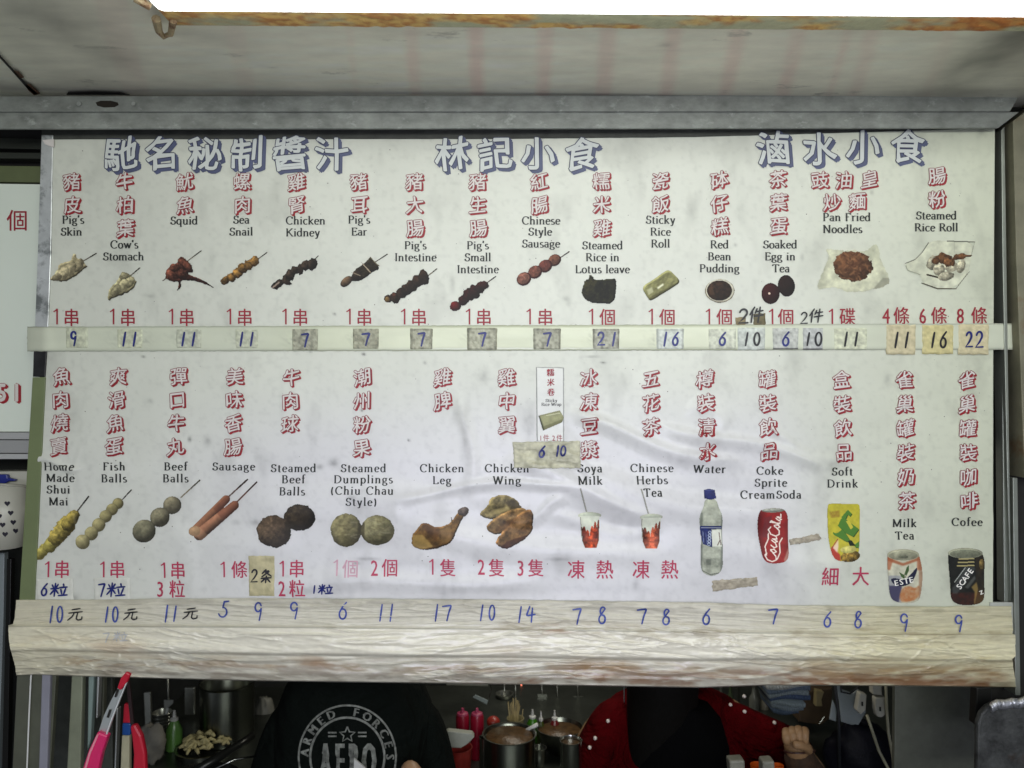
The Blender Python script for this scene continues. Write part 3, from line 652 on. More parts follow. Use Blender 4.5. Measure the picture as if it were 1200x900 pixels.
# chicken kidney
p = Pic(314, 298, 376, 344); stick(p, 368, 305, 373, 300)
blobs(p, [(326, 333, 9, 5, -32), (336, 326, 6, 5, -50), (340, 322, 5, 7, -20), (346, 317, 6, 5, -30), (352, 316, 4, 7, -10), (358, 311, 5, 7, 10), (366, 310, 6, 7.5, 0), (336, 331, 6, 3, 15)], (66, 52, 40), .6, 3, .35, .3, 31)
p.line([(320, 337), (327, 331)], 1.8, (150, 132, 120)); fin(p, 'picture of dark chicken kidney on a stick', (20, 14, 10))
# pig's ear
p = Pic(397, 296, 456, 340); stick(p, 440, 307, 454, 298)
p.poly([(410, 330), (413, 320), (418, 314), (423, 311), (430, 306), (434, 300), (438, 306), (444, 311), (445, 317), (438, 318), (430, 325), (421, 330)], (62, 52, 34), .8, .5, 3, 41, .8, pil=1.0)
p.ell(406, 330, 8.5, 5.2, R(-40), (122, 96, 72), .3, 3, 43, .3); p.ell(418, 322, 6, 5, R(-40), (72, 56, 42), .4, 3, 44, .35, .1)
p.line([(423, 307), (434, 319)], 1.2, (165, 150, 130)); p.line([(412, 319), (422, 323)], 1.1, (140, 124, 105)); p.line([(434, 301), (440, 308), (445, 312)], 1.3, (120, 108, 80)); fin(p, 'picture of dark pig ear slices on a stick', (18, 14, 8))
# pig's intestine
p = Pic(448, 312, 514, 360); stick(p, 502, 323, 512, 315, (120, 105, 60))
blobs(p, [(455, 350, 5, 5, 0), (463, 349, 6, 7, -30), (470, 344, 6, 7, -30), (476, 339, 7, 7, -30), (483, 335, 7, 7.5, -30), (490, 329, 7, 8, -30), (497, 325, 6, 9, -20)], (62, 40, 24), .6, 3, .35, .22, 51); p.ell(454, 351, 3, 3.4, 0, (140, 108, 60), .3, 3, 55, .5); p.ell(462, 346, 2.5, 2.5, 0, (105, 60, 40), .3, 3, 55, .5)
fin(p, 'picture of dark brown pig intestine on a stick', (22, 12, 8))
# pig's small intestine
p = Pic(524, 318, 584, 368); stick(p, 570, 332, 581, 324, (70, 55, 38))
blobs(p, [(534, 359, 7, 6, -40), (543, 352, 7, 6, -40), (550, 345, 8, 8, -30), (556, 342, 6, 9, -20), (563, 337, 6, 7, 0), (568, 334, 5, 5, 0)], (62, 18, 16), .5, 3, .35, .22, 61); p.ell(533, 359, 6, 6, 0, (120, 22, 24), .3, 3, 66, .4, .1); fin(p, 'picture of dark red pig small intestine on a stick', (26, 6, 6))
# chinese sausage
p = Pic(602, 290, 670, 338); stick(p, 654, 304, 667, 295, (72, 50, 38))
for x, y, r, c in ((650, 305, 8, (134, 82, 62)), (639, 312, 8.6, (120, 60, 50)), (627, 319, 8.8, (140, 84, 68)), (614, 327, 9, (152, 98, 82))):
    p.ell(x, y, r, r * .88, R(-30), (96, 34, 30), .2, 3, int(x), .6); p.ell(x - .8, y - .8, r * .82, r * .7, R(-30), c, .4, 2.5, int(x), .75)
fin(p, 'picture of four round red sausage slices on a stick', (80, 24, 20))
# lotus leaf parcel
p = Pic(678, 320, 728, 360)
p.poly([(685, 328), (690, 327), (690, 322), (694, 322), (696, 327), (702, 328), (712, 327), (722, 326), (723, 335), (720, 356), (706, 356), (690, 355), (682, 347), (681, 341)], (44, 44, 24), .8, .9, 4, 71, .9, pil=1.0)
m = p.inside([(684, 330), (694, 326), (700, 330), (690, 346), (684, 344)]); p.tint(m, (108, 98, 45), .55 * fbm(p.x / 2.5, p.y / 2.5, 7)); fin(p, 'picture of a dark green lotus leaf parcel', (14, 14, 8))
# sticky rice roll
p = Pic(748, 312, 802, 358); p.poly([(751, 336), (765, 328), (781, 316), (786, 317), (794, 325), (798, 331), (786, 339), (776, 345), (762, 354), (758, 348)], (158, 156, 104), .95, .15, 6, 81, 0, pil=1.0)
m = p.inside([(760, 349), (798, 329), (798, 333), (762, 355)]); p.tint(m, (70, 68, 34), .5); m = p.inside([(770, 337), (777, 332), (778, 334), (771, 339)]); p.tint(m, (235, 235, 215), .9); m = p.inside([(758, 340), (764, 336), (766, 342), (760, 346)]); p.tint(m, (205, 205, 175), .6)
fin(p, 'picture of a pale green sticky rice roll', (52, 50, 26), .7)
# red bean pudding
p = Pic(822, 324, 864, 358); p.ell(843.5, 341, 17.5, 14, 0, (150, 140, 120), .1, 4, 1, .8, .03); p.ell(843.5, 340.5, 16.4, 13, 0, (212, 208, 192), .1, 4, 1, .9); p.ell(843, 340.5, 14.8, 12, 0, (60, 38, 24), .5, 3, 91, .75); m = p.inside([(830, 338), (834, 333), (838, 346), (832, 346)]); p.tint(m, (112, 78, 50), .5)
fin(p, 'picture of dark red bean pudding in a round bowl', (120, 110, 90), .4)
# eggs
p = Pic(888, 318, 936, 360); p.ell(921.5, 335, 10.2, 13, R(-8), (48, 26, 22), .15, 4, 2, .55); p.ell(903, 344, 11, 12.6, 0, (74, 18, 20), .1, 4, 3, .5); p.ell(901.5, 344, 1.4, 1.4, 0, (235, 205, 190), 0, 4, 3, .9); fin(p, 'picture of two dark brown tea eggs', (20, 6, 6))
# fried noodles on paper
p = Pic(952, 280, 1048, 346)
p.poly([(966, 290), (972, 300), (958, 332), (957, 340), (980, 336), (996, 344), (1022, 340), (1043, 334), (1042, 324), (1032, 304), (1028, 284), (1022, 288), (1012, 296), (1000, 292), (985, 294)], (200, 201, 180), .97, .16, 9, 101, 1.5)
p.tint(p.inside([(1043, 334), (1042, 326), (1034, 326), (1022, 340)]), (135, 135, 122), .7); p.tint(p.inside([(1018, 282), (1028, 284), (1032, 304), (1024, 308), (1012, 296)]), (150, 155, 138), .4 * fbm(p.x / 3, p.y / 6, 2)); p.tint(p.inside([(966, 290), (972, 300), (958, 330), (964, 306)]), (165, 168, 150), .5)
m = p.ell(999, 312, 23, 17.5, R(5), (122, 80, 50), .3, 4, 103, .6, .14)
for k in range(90):
    a = random.uniform(0, 6.3); rr = random.random() ** .5; x = 999 + 21 * rr * math.cos(a); y = 312 + 16 * rr * math.sin(a); b = random.uniform(0, 3.1); l = random.uniform(3, 7); cv = random.uniform(-2, 2)
    p.line([(x - l * math.cos(b) / 2, y - l * math.sin(b) / 2), (x + cv * math.sin(b), y - cv * math.cos(b)), (x + l * math.cos(b) / 2, y + l * math.sin(b) / 2)], .9, random.choice(((70, 40, 24), (150, 104, 68), (170, 122, 84), (90, 54, 32))), m, .7)
fin(p, 'picture of brown fried noodles on pale paper', (170, 170, 150), .5)
# rice roll in dish
p = Pic(1056, 276, 1146, 344)
p.poly([(1060, 309), (1074, 303), (1084, 290), (1090, 282), (1110, 282), (1142, 283), (1138, 300), (1136, 318), (1120, 338), (1100, 339), (1082, 334), (1078, 322), (1062, 317)], (199, 201, 184), .97, .14, 10, 111)
for pts, w_, c in (([(1060, 309), (1072, 304), (1080, 296), (1088, 284)], 1.3, (85, 88, 78)), ([(1110, 282.5), (1142, 283.5)], 1.5, (92, 95, 84)), ([(1142, 283), (1138, 300)], 1, (140, 142, 128)), ([(1136, 318), (1120, 338)], 1.2, (104, 104, 88)), ([(1080, 332), (1098, 338.5), (1120, 338.5)], 1.6, (74, 66, 50)), ([(1061, 311), (1063, 317), (1078, 322)], 1, (150, 152, 138)), ([(1118, 284), (1118, 296)], 1, (160, 162, 148)), ([(1086, 322), (1094, 324), (1102, 326), (1103, 322)], 2, (60, 44, 30))): p.line(pts, w_, c)
blobs(p, [(1092, 308, 6, 9, 20), (1100, 316, 7, 8, 0), (1114, 312, 8, 7, 10), (1108, 324, 9, 5, -10), (1126, 312, 5, 9, 10)], (196, 190, 168), .4, 3, .65, .2, 113)
blobs(p, [(1106, 303, 10, 6, 10), (1124, 301, 9, 3.5, -10), (1110, 308, 5, 5, 0), (1096, 306, 5, 4, 0), (1116, 308, 3, 5, 0), (1133, 300, 6, 1.4, -4)], (128, 86, 52), .5, 3, .6, .3, 117)
fin(p, 'picture of steamed rice rolls with brown sauce in a clear bag', (150, 150, 132), .5)
# shui mai
p = Pic(38, 578, 110, 658); stick(p, 90, 600, 104, 582, (78, 68, 60), 1.8)
p.cap(46, 650, 58, 638, 6.5, 6.5, (184, 172, 92), .25, 4, 121, .6, .15); p.cap(58, 640, 66, 630, 8, 9, (180, 168, 88), .25, 4, 122, .55, .15); p.cap(66, 630, 78, 616, 9, 11, (176, 158, 82), .4, 3, 123, .5, .22); p.cap(80, 614, 87, 604, 8.5, 7, (168, 150, 76), .35, 3, 124, .45, .15)
fin(p, 'picture of yellow pork dumplings on a stick', (120, 104, 40), .4)
# fish balls
p = Pic(84, 572, 158, 646); stick(p, 144, 585, 154, 574, (56, 50, 42), 1.6)
for i, (x, y, r) in enumerate(((138.5, 590, 6.8), (131.5, 597, 7.2), (124, 605, 7.6), (116, 615, 8.2), (107.5, 625, 8.4), (97, 635, 9))[::1]): p.ell(x, y, r, r, 0, (184 - 5 * (5 - i) + 4, 174 - 5 * (5 - i) + 4, 132 - 5 * (5 - i)), .15, 4, 130 + i, .5)
fin(p, 'picture of six pale fish balls on a stick', (110, 100, 62), .4)
# beef balls
p = Pic(152, 560, 238, 640); stick(p, 212, 583, 234, 563, (150, 138, 108), 1.7)
for i, (x, y, r) in enumerate(((202, 592, 11), (188, 606, 12), (170, 622, 14))): p.ell(x, y, r, r * .96, 0, (146 - 2 * i, 138, 114), .25, 5, 140 + i, .4)
fin(p, 'picture of three grey beef balls on a stick', (60, 54, 42), .4)
# sausages
p = Pic(220, 558, 304, 636); stick(p, 268, 582, 290, 562, (112, 82, 72), 2.0); stick(p, 278, 588, 301, 565, (130, 88, 78), 2.0)
p.cap(229, 622, 265, 585, 6, 5, (158, 108, 80), .15, 8, 151, .5); p.cap(235, 626, 275, 592, 7, 5.5, (168, 118, 90), .15, 8, 152, .45); p.tint(p.ell(229, 622, 7, 6, 0, (184, 150, 112), .2, 4, 3, .7) | p.inside([(226, 618), (234, 616), (246, 628), (236, 634)]), (190, 150, 118), .35)
p.tint(p.inside([(250, 596), (266, 580), (284, 590), (262, 610)]), (110, 56, 40), .4); fin(p, 'picture of two reddish brown sausages on sticks', (80, 40, 30), .45)
# steamed beef balls
p = Pic(298, 584, 374, 646); p.ell(352, 606, 18.5, 16, 0, (74, 62, 46), .38, 3.5, 161, .45, .08, hi=0); p.ell(322, 622, 20.5, 19, R(20), (104, 86, 68), .38, 3.5, 162, .45, .08, hi=0); p.tint(p.inside([(334, 612), (350, 610), (350, 626), (336, 628)]), (52, 46, 30), .5); fin(p, 'picture of two dark brown beef balls', (46, 38, 28), .5)
# dumplings
p = Pic(384, 596, 468, 644); p.ell(406, 621, 18.5, 20, R(8), (146, 138, 100), .3, 5, 171, .55, .05, hi=0); p.ell(443, 621, 20, 18, R(-8), (148, 142, 106), .3, 5, 172, .55, .05, hi=0)
for k in range(26):
    x = random.choice((406, 443)) + random.uniform(-13, 13); y = 621 + random.uniform(-13, 13); p.line([(x - 6, y + random.uniform(-2, 2)), (x, y + random.uniform(-2, 2)), (x + 6, y + random.uniform(-3, 3))], .8, random.choice(((190, 186, 160), (92, 86, 60), (84, 72, 48))), p.a, .45)
p.tint(p.inside([(420, 612), (428, 612), (428, 632), (420, 632)]), (60, 54, 34), .6); fin(p, 'picture of two greenish grey steamed dumplings', (80, 76, 56), .5)
# chicken leg
p = Pic(478, 592, 554, 650)
p.poly([(483, 640), (482, 628), (488, 620), (494, 612), (502, 611), (510, 617), (522, 615), (530, 610), (534, 603), (541, 596), (549, 595), (549, 602), (542, 608), (537, 618), (532, 632), (524, 639), (506, 644), (492, 644)], (140, 104, 56), .9, .45, 7, 181, .8, pil=1.0)
p.tint(p.inside([(494, 612), (502, 611), (516, 618), (512, 634), (500, 622)]), (92, 58, 26), .5); p.tint(p.inside([(484, 640), (484, 626), (496, 626), (508, 640), (494, 644)]), (196, 168, 96), .55); p.tint(p.inside([(516, 620), (528, 616), (530, 632), (518, 636)]), (160, 128, 84), .4); p.ell(543, 599, 7, 5, R(-15), (118, 104, 96), .3, 3, 185, .5, .1); p.line([(530, 612), (529, 606)], 1.4, (100, 76, 40))
fin(p, 'picture of a golden brown chicken leg', (70, 40, 18), .6)
# chicken wings
p = Pic(556, 574, 630, 648)
p.poly([(561, 602), (572, 592), (574, 583), (590, 578), (604, 584), (610, 590), (612, 600), (598, 606), (580, 610), (564, 606)], (140, 126, 84), .95, .45, 6, 191, 1, pil=1.0)
p.poly([(568, 618), (578, 608), (600, 596), (616, 594), (618, 604), (604, 614), (590, 626), (576, 626)], (150, 118, 74), .9, .5, 6, 193, 1, pil=1.0)
p.poly([(579, 634), (590, 622), (604, 606), (614, 598), (625, 596), (625, 616), (622, 628), (604, 638), (594, 644), (584, 640)], (146, 108, 64), .9, .5, 6, 195, 1, pil=1.0)
p.tint(p.inside([(586, 641), (594, 634), (614, 628), (622, 626), (604, 640), (594, 645)]), (60, 24, 14), .7); p.tint(p.inside([(576, 598), (600, 592), (596, 598), (570, 606)]), (190, 172, 120), .5); p.tint(p.inside([(592, 588), (602, 584), (610, 592), (600, 600)]), (70, 60, 40), .5); p.tint(p.inside([(576, 624), (590, 612), (610, 604), (592, 622)]), (84, 52, 24), .5); p.tint(p.inside([(596, 622), (612, 608), (618, 612), (602, 626)]), (180, 140, 92), .4)
fin(p, 'picture of three golden brown chicken wings', (66, 40, 18), .55)
# cold drinks in plastic cups
for cx, lab in ((691, 'picture of an iced red drink in a cup beside the chicken wings'), (762, 'picture of an iced red drink in a cup beside the water bottle')):
    oy = 0 if cx < 700 else 1; p = Pic(cx - 18, 568, cx + 18, 646 + oy); p.line([(cx - 11.5, 572 + oy), (cx - 3, 602 + oy)], 2.3, (158, 160, 156)); p.line([(cx - 12.2, 572 + oy), (cx - 3.8, 602 + oy)], .7, (120, 122, 120))
    p.ell(cx, 604 + oy, 14, 4.2, 0, (196, 202, 186), .08, 5, 1, .85); p.poly([(cx - 12, 605 + oy), (cx + 12, 605 + oy), (cx + 11, 634 + oy), (cx + 8, 642 + oy), (cx - 6, 642 + oy), (cx - 9, 634 + oy)], (204, 208, 196), .98, .06, 5, 2)
    f = 620 + oy - 7 * np.abs(np.sin((p.x - cx) * 0.75)) ** .6 * (1 + (p.x - cx) * 0.05) + 8 * np.exp(-((p.x - cx + 1) / 4) ** 2); m = p.inside([(cx - 11, 605), (cx + 11.5, 605), (cx + 10.5, 634 + oy), (cx + 7.5, 642 + oy), (cx - 5.5, 642 + oy), (cx - 8.5, 634 + oy)]) & (p.y > f)
    c = (186, 72, 32) if cx < 700 else (180, 88, 58); p.put(m, p.shade(c, .75 + .35 * np.sin((p.x - cx) * 0.22 + 1.2), .5, 3, cx)); p.line([(cx - 11, 606 + oy), (cx - 9.5, 630 + oy)], 1, (150, 150, 140)); p.line([(cx - 8, 634 + oy), (cx + 8, 634 + oy)], 1.2, tuple(x_ * .7 for x_ in c), p.a, .5)
    fin(p, lab, (190, 150, 130), .3)
# water bottle
p = Pic(814, 568, 852, 680)
p.poly([(825, 584), (839, 584), (841, 594), (845, 602), (846, 614), (846, 650), (847, 662), (844, 671), (836, 675), (828, 674), (821, 669), (820, 655), (821, 620), (818, 612), (818, 602), (823, 593)], (176, 180, 166), .95, .18, 5, 211)
p.tint(p.inside([(819, 600), (822, 600), (823, 672), (820, 668)]) | p.inside([(844, 600), (847, 600), (847, 668), (844, 670)]), (92, 98, 92), .55); p.tint(p.inside([(823, 654), (845, 653), (844, 664), (824, 665)]), (96, 102, 92), .55 * fbm(p.x / 2.5, p.y / 3, 4)); p.tint(p.inside([(827, 655), (833, 655), (833, 662), (827, 662)]), (60, 66, 60), .4); p.line([(822, 668), (832, 673), (842, 671)], 1.2, (112, 116, 106))
p.poly([(825, 574), (831, 572.5), (838, 574), (839.5, 584), (832, 585.5), (825, 584)], (34, 44, 118), .95, .2, 3, 213); p.line([(827, 574.5), (837, 574.5)], 1, (90, 100, 160))
p.poly([(819, 616), (845, 616), (845, 619), (833, 620), (834, 641), (823, 637), (820, 626)], (30, 46, 116), .95, .2, 3, 215); p.poly([(834, 621), (845, 620), (845, 640), (834, 640)], (212, 214, 206), .97, .05, 4, 216); p.line([(821, 618), (844, 618)], 1, (185, 190, 205))
for k in range(5): p.put((np.abs(np.hypot(p.x - 831.2 + k * .3, p.y - 623.5 - k * 3.4) - 1.5) < .42), (160, 172, 200))
p.line([(823, 622), (824, 636)], .8, (110, 122, 165)); p.line([(826.5, 624), (827.5, 637)], .7, (80, 92, 150)); p.line([(842, 624), (843, 632), (840, 638)], 1.1, (120, 92, 82)); p.line([(843, 632), (844, 638)], 1, (110, 92, 82)); fin(p, 'picture of a water bottle with a blue cap and label', (90, 94, 88), .45)
# red cola can with white script
p = Pic(884, 592, 928, 664)
can = [(888, 598), (892, 596), (918, 596), (921, 599), (924, 606), (924, 640), (923.5, 652), (918, 659), (900, 660), (893, 655), (890, 645), (886, 612), (886, 606)]
m = p.poly(can, (172, 50, 50), .95, .12, 5, 221); k = np.clip((p.x - 886) / 38, 0, 1); p.tint(m, (76, 22, 24), .75 * np.clip(1 - k * 3.2, 0, 1)); p.tint(m, (90, 30, 30), .5 * np.clip((k - .82) * 5, 0, 1)); p.tint(p.inside([(894, 606), (904, 604), (900, 630), (893, 630)]), (108, 62, 70), .5)
p.ell(905, 597.5, 14, 2.6, 0, (168, 172, 162), .2, 4, 3, .7); p.line([(892, 598.5), (918, 598.5)], .8, (90, 92, 88)); p.tint(p.inside([(917, 655), (924, 640), (924, 654), (919, 660)]), (196, 176, 160), .6)
SCR = [[(11, -6), (8, -8), (2, -4), (0, 2), (3, 6), (8, 5), (12, 1)], [(15, -2), (12, 2), (14, 5), (17, 2), (16, -2), (15, -1)], [(22, -2), (19, 2), (21, 5), (25, 3)], [(29, -2), (26, 2), (28, 5), (31, -1), (31, 4), (34, 3)],
       [(47, -6), (43, -8), (37, -4), (35, 2), (38, 6), (43, 5), (46, 2)], [(49, -2), (46, 2), (48, 5), (51, 2), (50, -2)], [(52, 3), (56, -7), (54, -8), (53, 4), (56, 4)], [(60, -2), (57, 2), (59, 5), (62, -1), (62, 4), (66, 3)], [(8, -6), (20, -9), (30, -6), (38, -7)], [(4, 7), (14, 9.5), (26, 7.5), (33, 10)]]
for st in SCR:
    pts = [(901.5 + .34 * (x_ * 0) + (y_ * 1.0) + x_ * 0.15, 657 - x_ * 0.83 + y_ * .1) for x_, y_ in st]; p.line(pts, 1.35, (226, 212, 206), m)
fin(p, 'picture of a red soft drink can with white script', (80, 20, 20), .35)
# carton
p = Pic(966, 586, 1012, 662)
m = p.poly([(969, 592), (972, 589.5), (1000, 590.5), (1006, 590), (1008, 594), (1007.5, 658), (990, 658), (976, 656), (972, 640), (970, 622)], (196, 186, 52), .97, .1, 6, 231)
p.tint(p.inside([(972, 600), (984, 598), (984, 606), (974, 607)]), (150, 110, 40), .7 * fbm(p.x / 2, p.y / 2, 3) + .2)
gr = (86, 138, 50); dk = (44, 84, 34)
for poly in ([(993.5, 597), (998, 602), (996, 605), (993, 603), (991, 608), (988, 609), (986, 606)], [(985, 609), (988, 606), (1006.5, 620), (1000, 629), (990, 624), (982, 616)], [(977, 623), (980, 626), (988, 620), (984, 616), (992, 626), (998, 636), (990, 634), (984, 630), (976, 626)], [(1002, 638), (1007, 634), (1007, 642), (1002, 641)]): 
    p.put(p.inside([(a + .9, b + .9) for a, b in poly]) & m, dk); p.put(p.inside(poly) & m, gr)
p.put(p.inside([(991.5, 611), (995, 609.5), (1000, 618), (997, 620.5)]) & m, (200, 190, 60)); p.put(p.inside([(994, 634), (998, 633), (1003, 640), (996, 640)]) & m, (26, 46, 24)); p.tint(p.inside([(973, 644), (976, 640), (984, 650), (984, 657), (976, 656)]), (186, 50, 48), .9); p.tint(p.inside([(976, 642), (983, 632), (983, 640), (981, 648)]), (224, 196, 180), .95); p.line([(975, 642), (982, 632)], 1.2, (176, 60, 60))
p.ell(996, 652, 12, 6.5, R(-10), (150, 122, 50), .7, 3, 233, .6); p.ell(994, 644, 9.5, 4, R(-5), (216, 208, 118), .2, 4, 234, .8); p.put(~p.inside([(966, 586), (1007.8, 586), (1007.8, 658.5), (966, 658.5)]) & p.a, (150, 122, 50)); p.a &= p.inside([(966, 586), (1008.2, 586), (1008, 658.5), (990, 658.5), (966, 656)])
fin(p, 'picture of a yellow drink carton with green letters', (120, 110, 40), .35)
# milk tea can
def can_pic(x0, x1, y0, y1): return Pic(x0, y0, x1, y1)
p = Pic(1034, 640, 1084, 712)
m = p.poly([(1038.5, 650), (1042, 645), (1058, 642.5), (1074, 645), (1077, 650), (1080, 662), (1081, 676), (1079, 700), (1074, 706), (1060, 707.5), (1047, 705), (1042, 698), (1040, 676)], (198, 196, 178), .95, .12, 6, 241)
p.tint(m & (p.y < 668) & ((p.x < 1045 - (p.y - 660) * .3) | (p.x > 1074)), (176, 104, 70), .75); p.tint(p.inside([(1038, 652), (1058, 660), (1079, 652), (1078, 656), (1058, 663), (1040, 657)]), (168, 92, 56), .8); p.tint(m & (p.y > 674) & (p.x < 1056), (120, 126, 150), .5); p.tint(m & (p.y > 686) & (p.x < 1056 - (p.y - 690) * .2), (52, 48, 90), .75); p.tint(p.inside([(1054, 696), (1058, 688), (1066, 686), (1072, 690), (1078, 684), (1077, 702), (1060, 706), (1054, 704)]), (184, 110, 58), .85 * np.clip(fbm(p.x / 3, p.y / 3, 9) + .3, 0, 1)); p.tint(m & (p.x > 1076), (150, 96, 66), .5)
p.ell(1058, 650, 19, 6.6, 0, (184, 184, 160), .15, 6, 243, .8); p.ell(1058, 651, 17, 5.2, 0, (160, 160, 138), .2, 5, 244, .8); p.ell(1058, 652.5, 6, 2, 0, (120, 122, 104), .2, 4, 3, .8)
p.put(p.inside([(1042, 678), (1050, 677), (1058, 680), (1066, 674), (1074, 664), (1074.5, 668), (1072, 675), (1068, 683), (1058, 687.5), (1048, 686)]) & m, (30, 34, 70)); p.put(p.inside([(1053, 670), (1060, 674), (1060, 679), (1056, 676)]) | p.inside([(1059, 673), (1062, 665), (1065, 662), (1065, 668), (1062, 674)]), (74, 104, 52)); p.line([(1060, 679), (1063, 666)], .8, (60, 84, 46))
fin(p, 'picture of a pale and orange milk tea can with a dark blue wing', (110, 80, 60), .4)
p = Pic(1106, 640, 1158, 714)
m = p.poly([(1110.5, 649), (1114, 644.5), (1131, 641.5), (1148, 644), (1152, 650), (1154, 658), (1153, 676), (1154, 700), (1150, 707), (1138, 709.5), (1122, 709), (1114, 703), (1113, 690), (1111, 662)], (36, 38, 34), .95, .35, 6, 251)
p.tint(m & (p.y > 694), (96, 40, 28), .75 * np.clip(fbm(p.x / 3, p.y / 3, 9) + .2, 0, 1)); p.tint(m & (p.x > 1143), (104, 72, 36), .5 * fbm(p.x / 4, p.y / 6, 9)); p.tint(p.inside([(1138, 688), (1144, 682), (1146, 690), (1142, 709), (1141, 709), (1142, 694)]), (160, 132, 72), .8); p.tint(p.inside([(1142, 709), (1147, 690), (1153, 694), (1153, 704), (1148, 709)]), (96, 76, 44), .7)
for yy in (655, 659, 663): p.line([(1124 - (yy - 655) * .3, yy), (1141, yy - .4)], 1.5, (172, 160, 112))
p.ell(1131, 648, 20.5, 6.2, 0, (176, 178, 156), .15, 6, 253, .8); p.ell(1131, 649, 18, 4.8, 0, (138, 142, 122), .2, 5, 254, .8); p.ell(1150, 661, 3, 6, 0, (140, 118, 66), .4, 3, 2, .6)
p.tint(p.inside([(1116, 688), (1132, 664.5), (1141, 664), (1143, 666), (1121, 696), (1116, 696)]), (96, 100, 104), .55); p.tint(p.inside([(1130, 688), (1142, 674), (1143, 678), (1134, 690)]), (140, 142, 140), .5); p.line([(1118, 682), (1131, 665)], .9, (170, 174, 172)); fin(p, 'picture of a black and brown coffee can', (30, 22, 16), .4)

def print_word(word, cx, cy, size, ang, col, label, gap=0.62, lift=0.0012, bold=.3):
    ink = Ink(); c, s_ = math.cos(R(ang)), math.sin(R(ang)); x = -gap * size * (len(word) - 1) / 2
    for k, ch in enumerate(word):
        V, F = glyph(ch); w_ = (V[:, 0].max() + V[:, 0].min()) / 2
        u = (V[:, 0] - w_) * size + x; v = -(V[:, 1] - .35) * size
        V2 = np.stack([cx + u * c - v * s_, cy + u * s_ + v * c], 1)
        for j in range(3): ink.add(V2 + (bold * (j - 1), 0), F, lift + 5e-6 * (k * 3 + j), 0)
        x += gap * size
    ink.build('can_lettering', board, [col], menu, label)
M_WHT = mat('white_print_ink', pc(220, 218, 210), .5)
print_word('ESTE', 1058.5, 681, 9.5, -12, M_WHT, 'white letters on the milk tea can', .62)
print_word('SCAFE', 1130, 678, 9.5, -54, M_WHT, 'white letters on the coffee can', .6)
print_word('Z', 1149.5, 694, 6.5, -25, M_WHT, 'white letter on the edge of the coffee can')

# ------------------------------------------------------------------ the taped price strip, stickers and handwriting
def tape_surface(Y0=0.0): return board
def slab(name, pts, lift, colr, m=None, parent=menu, label=None, nx=24, ny=8, crin=0.0, seed=0, cut=1.2, fn=None, varc=0.1, ts=6, sc=(9, 4), thick=0.0008):
    """a torn or cut paper piece lying on the board: its own grid with crinkles and an uneven rim"""
    (x0, y0), (x1, y1), (x2, y2), (x3, y3) = pts
    u, v = np.meshgrid(np.linspace(0, 1, nx), np.linspace(0, 1, ny))
    x = (x0 * (1 - u) + x1 * u) * (1 - v) + (x3 * (1 - u) + x2 * u) * v; y = (y0 * (1 - u) + y1 * u) * (1 - v) + (y3 * (1 - u) + y2 * u) * v
    e = np.clip(np.minimum.reduce([u * 30, (1 - u) * 30, v * 12, (1 - v) * 12]), 0, 1); rim = 1 - e
    x = x + rim * cut * (fbm(x / 3, y / 3, seed) - .5) * 2; y = y + rim * cut * (fbm(x / 3, y / 3, seed + 4) - .5) * 2
    h = lift + thick + crin * (fbm(x / sc[0], y / sc[1], seed + 7, 4) - .3)
    hh = h.copy(); hh[rim > .99] = lift * .6
    S = fn or board
    q = S(x, y, hh)
    c = lin(np.asarray(colr, float)) * KP * (1 + varc * 2 * (fbm(x / ts, y / ts, seed + 2)[..., None] - .5)) * np.ones(x.shape + (3,))
    return q, c, x, y, u, v, name, parent, label
def slab_build(sl, m=None):
    q, c, x, y, u, v, name, parent, label = sl; ny, nx = x.shape
    ii = (np.arange(ny - 1)[:, None] * nx + np.arange(nx - 1)[None]).ravel(); F = np.stack([ii, ii + nx, ii + nx + 1, ii + 1], 1)
    return mesh_obj(name, q.reshape(-1, 3), F, m or M_TAPE, parent, True, None, label, np.clip(c.reshape(-1, 3), 0.003, .88))
def grey(sl, pts):
    q, c, x, y = sl[:4]
    for cx, cy, a, b, k, col in pts:
        g = np.clip(1 - np.maximum(np.abs((x - cx) / a), np.abs((y - cy) / b)), 0, 1); g = np.clip(g * 6, 0, 1) * k * (0.35 + 1.3 * fbm(x / 3, y / 3, int(cx)))
        g = np.clip(g, 0, 1)[..., None]; c[:] = c * (1 - g) + lin(col) * KP * g
M_TAPE = mat('paper_tape', (.6, .6, .5), .45, attr='paint', bump=.1, bs=300, spec=.35)
M_GLOSSY = mat('glossy_tape', (.6, .6, .5), .25, attr='paint', bump=.06, bs=200, spec=.6)

def strip_surf(px, py, lift=0.0):
    h = hgt(px, py) * np.interp(px, [44, 70], [0, 1])
    q = P(px, py, 0.0); q[..., 1] -= h + lift + 0.0004 + np.interp(px, [44, 66], [.0042, 0]) ; return q
sl = slab('clear_tape_strip', [(34, 383), (1186, 379), (1187, 410), (34, 412)], 0.0009, (190, 194, 174), label='long pale strip of tape across the middle of the board', nx=420, ny=14, crin=0.0004, seed=3, cut=.6, fn=strip_surf, varc=.06, ts=30, sc=(40, 9))
q, c, x, y = sl[:4]
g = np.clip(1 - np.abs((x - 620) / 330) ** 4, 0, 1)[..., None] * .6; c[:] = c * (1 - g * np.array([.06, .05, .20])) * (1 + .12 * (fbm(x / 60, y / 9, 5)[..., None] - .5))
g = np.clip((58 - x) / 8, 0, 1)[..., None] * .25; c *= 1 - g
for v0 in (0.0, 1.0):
    e = np.exp(-((sl[5] - v0) / .05) ** 2)[..., None] * .45; c *= 1 - e
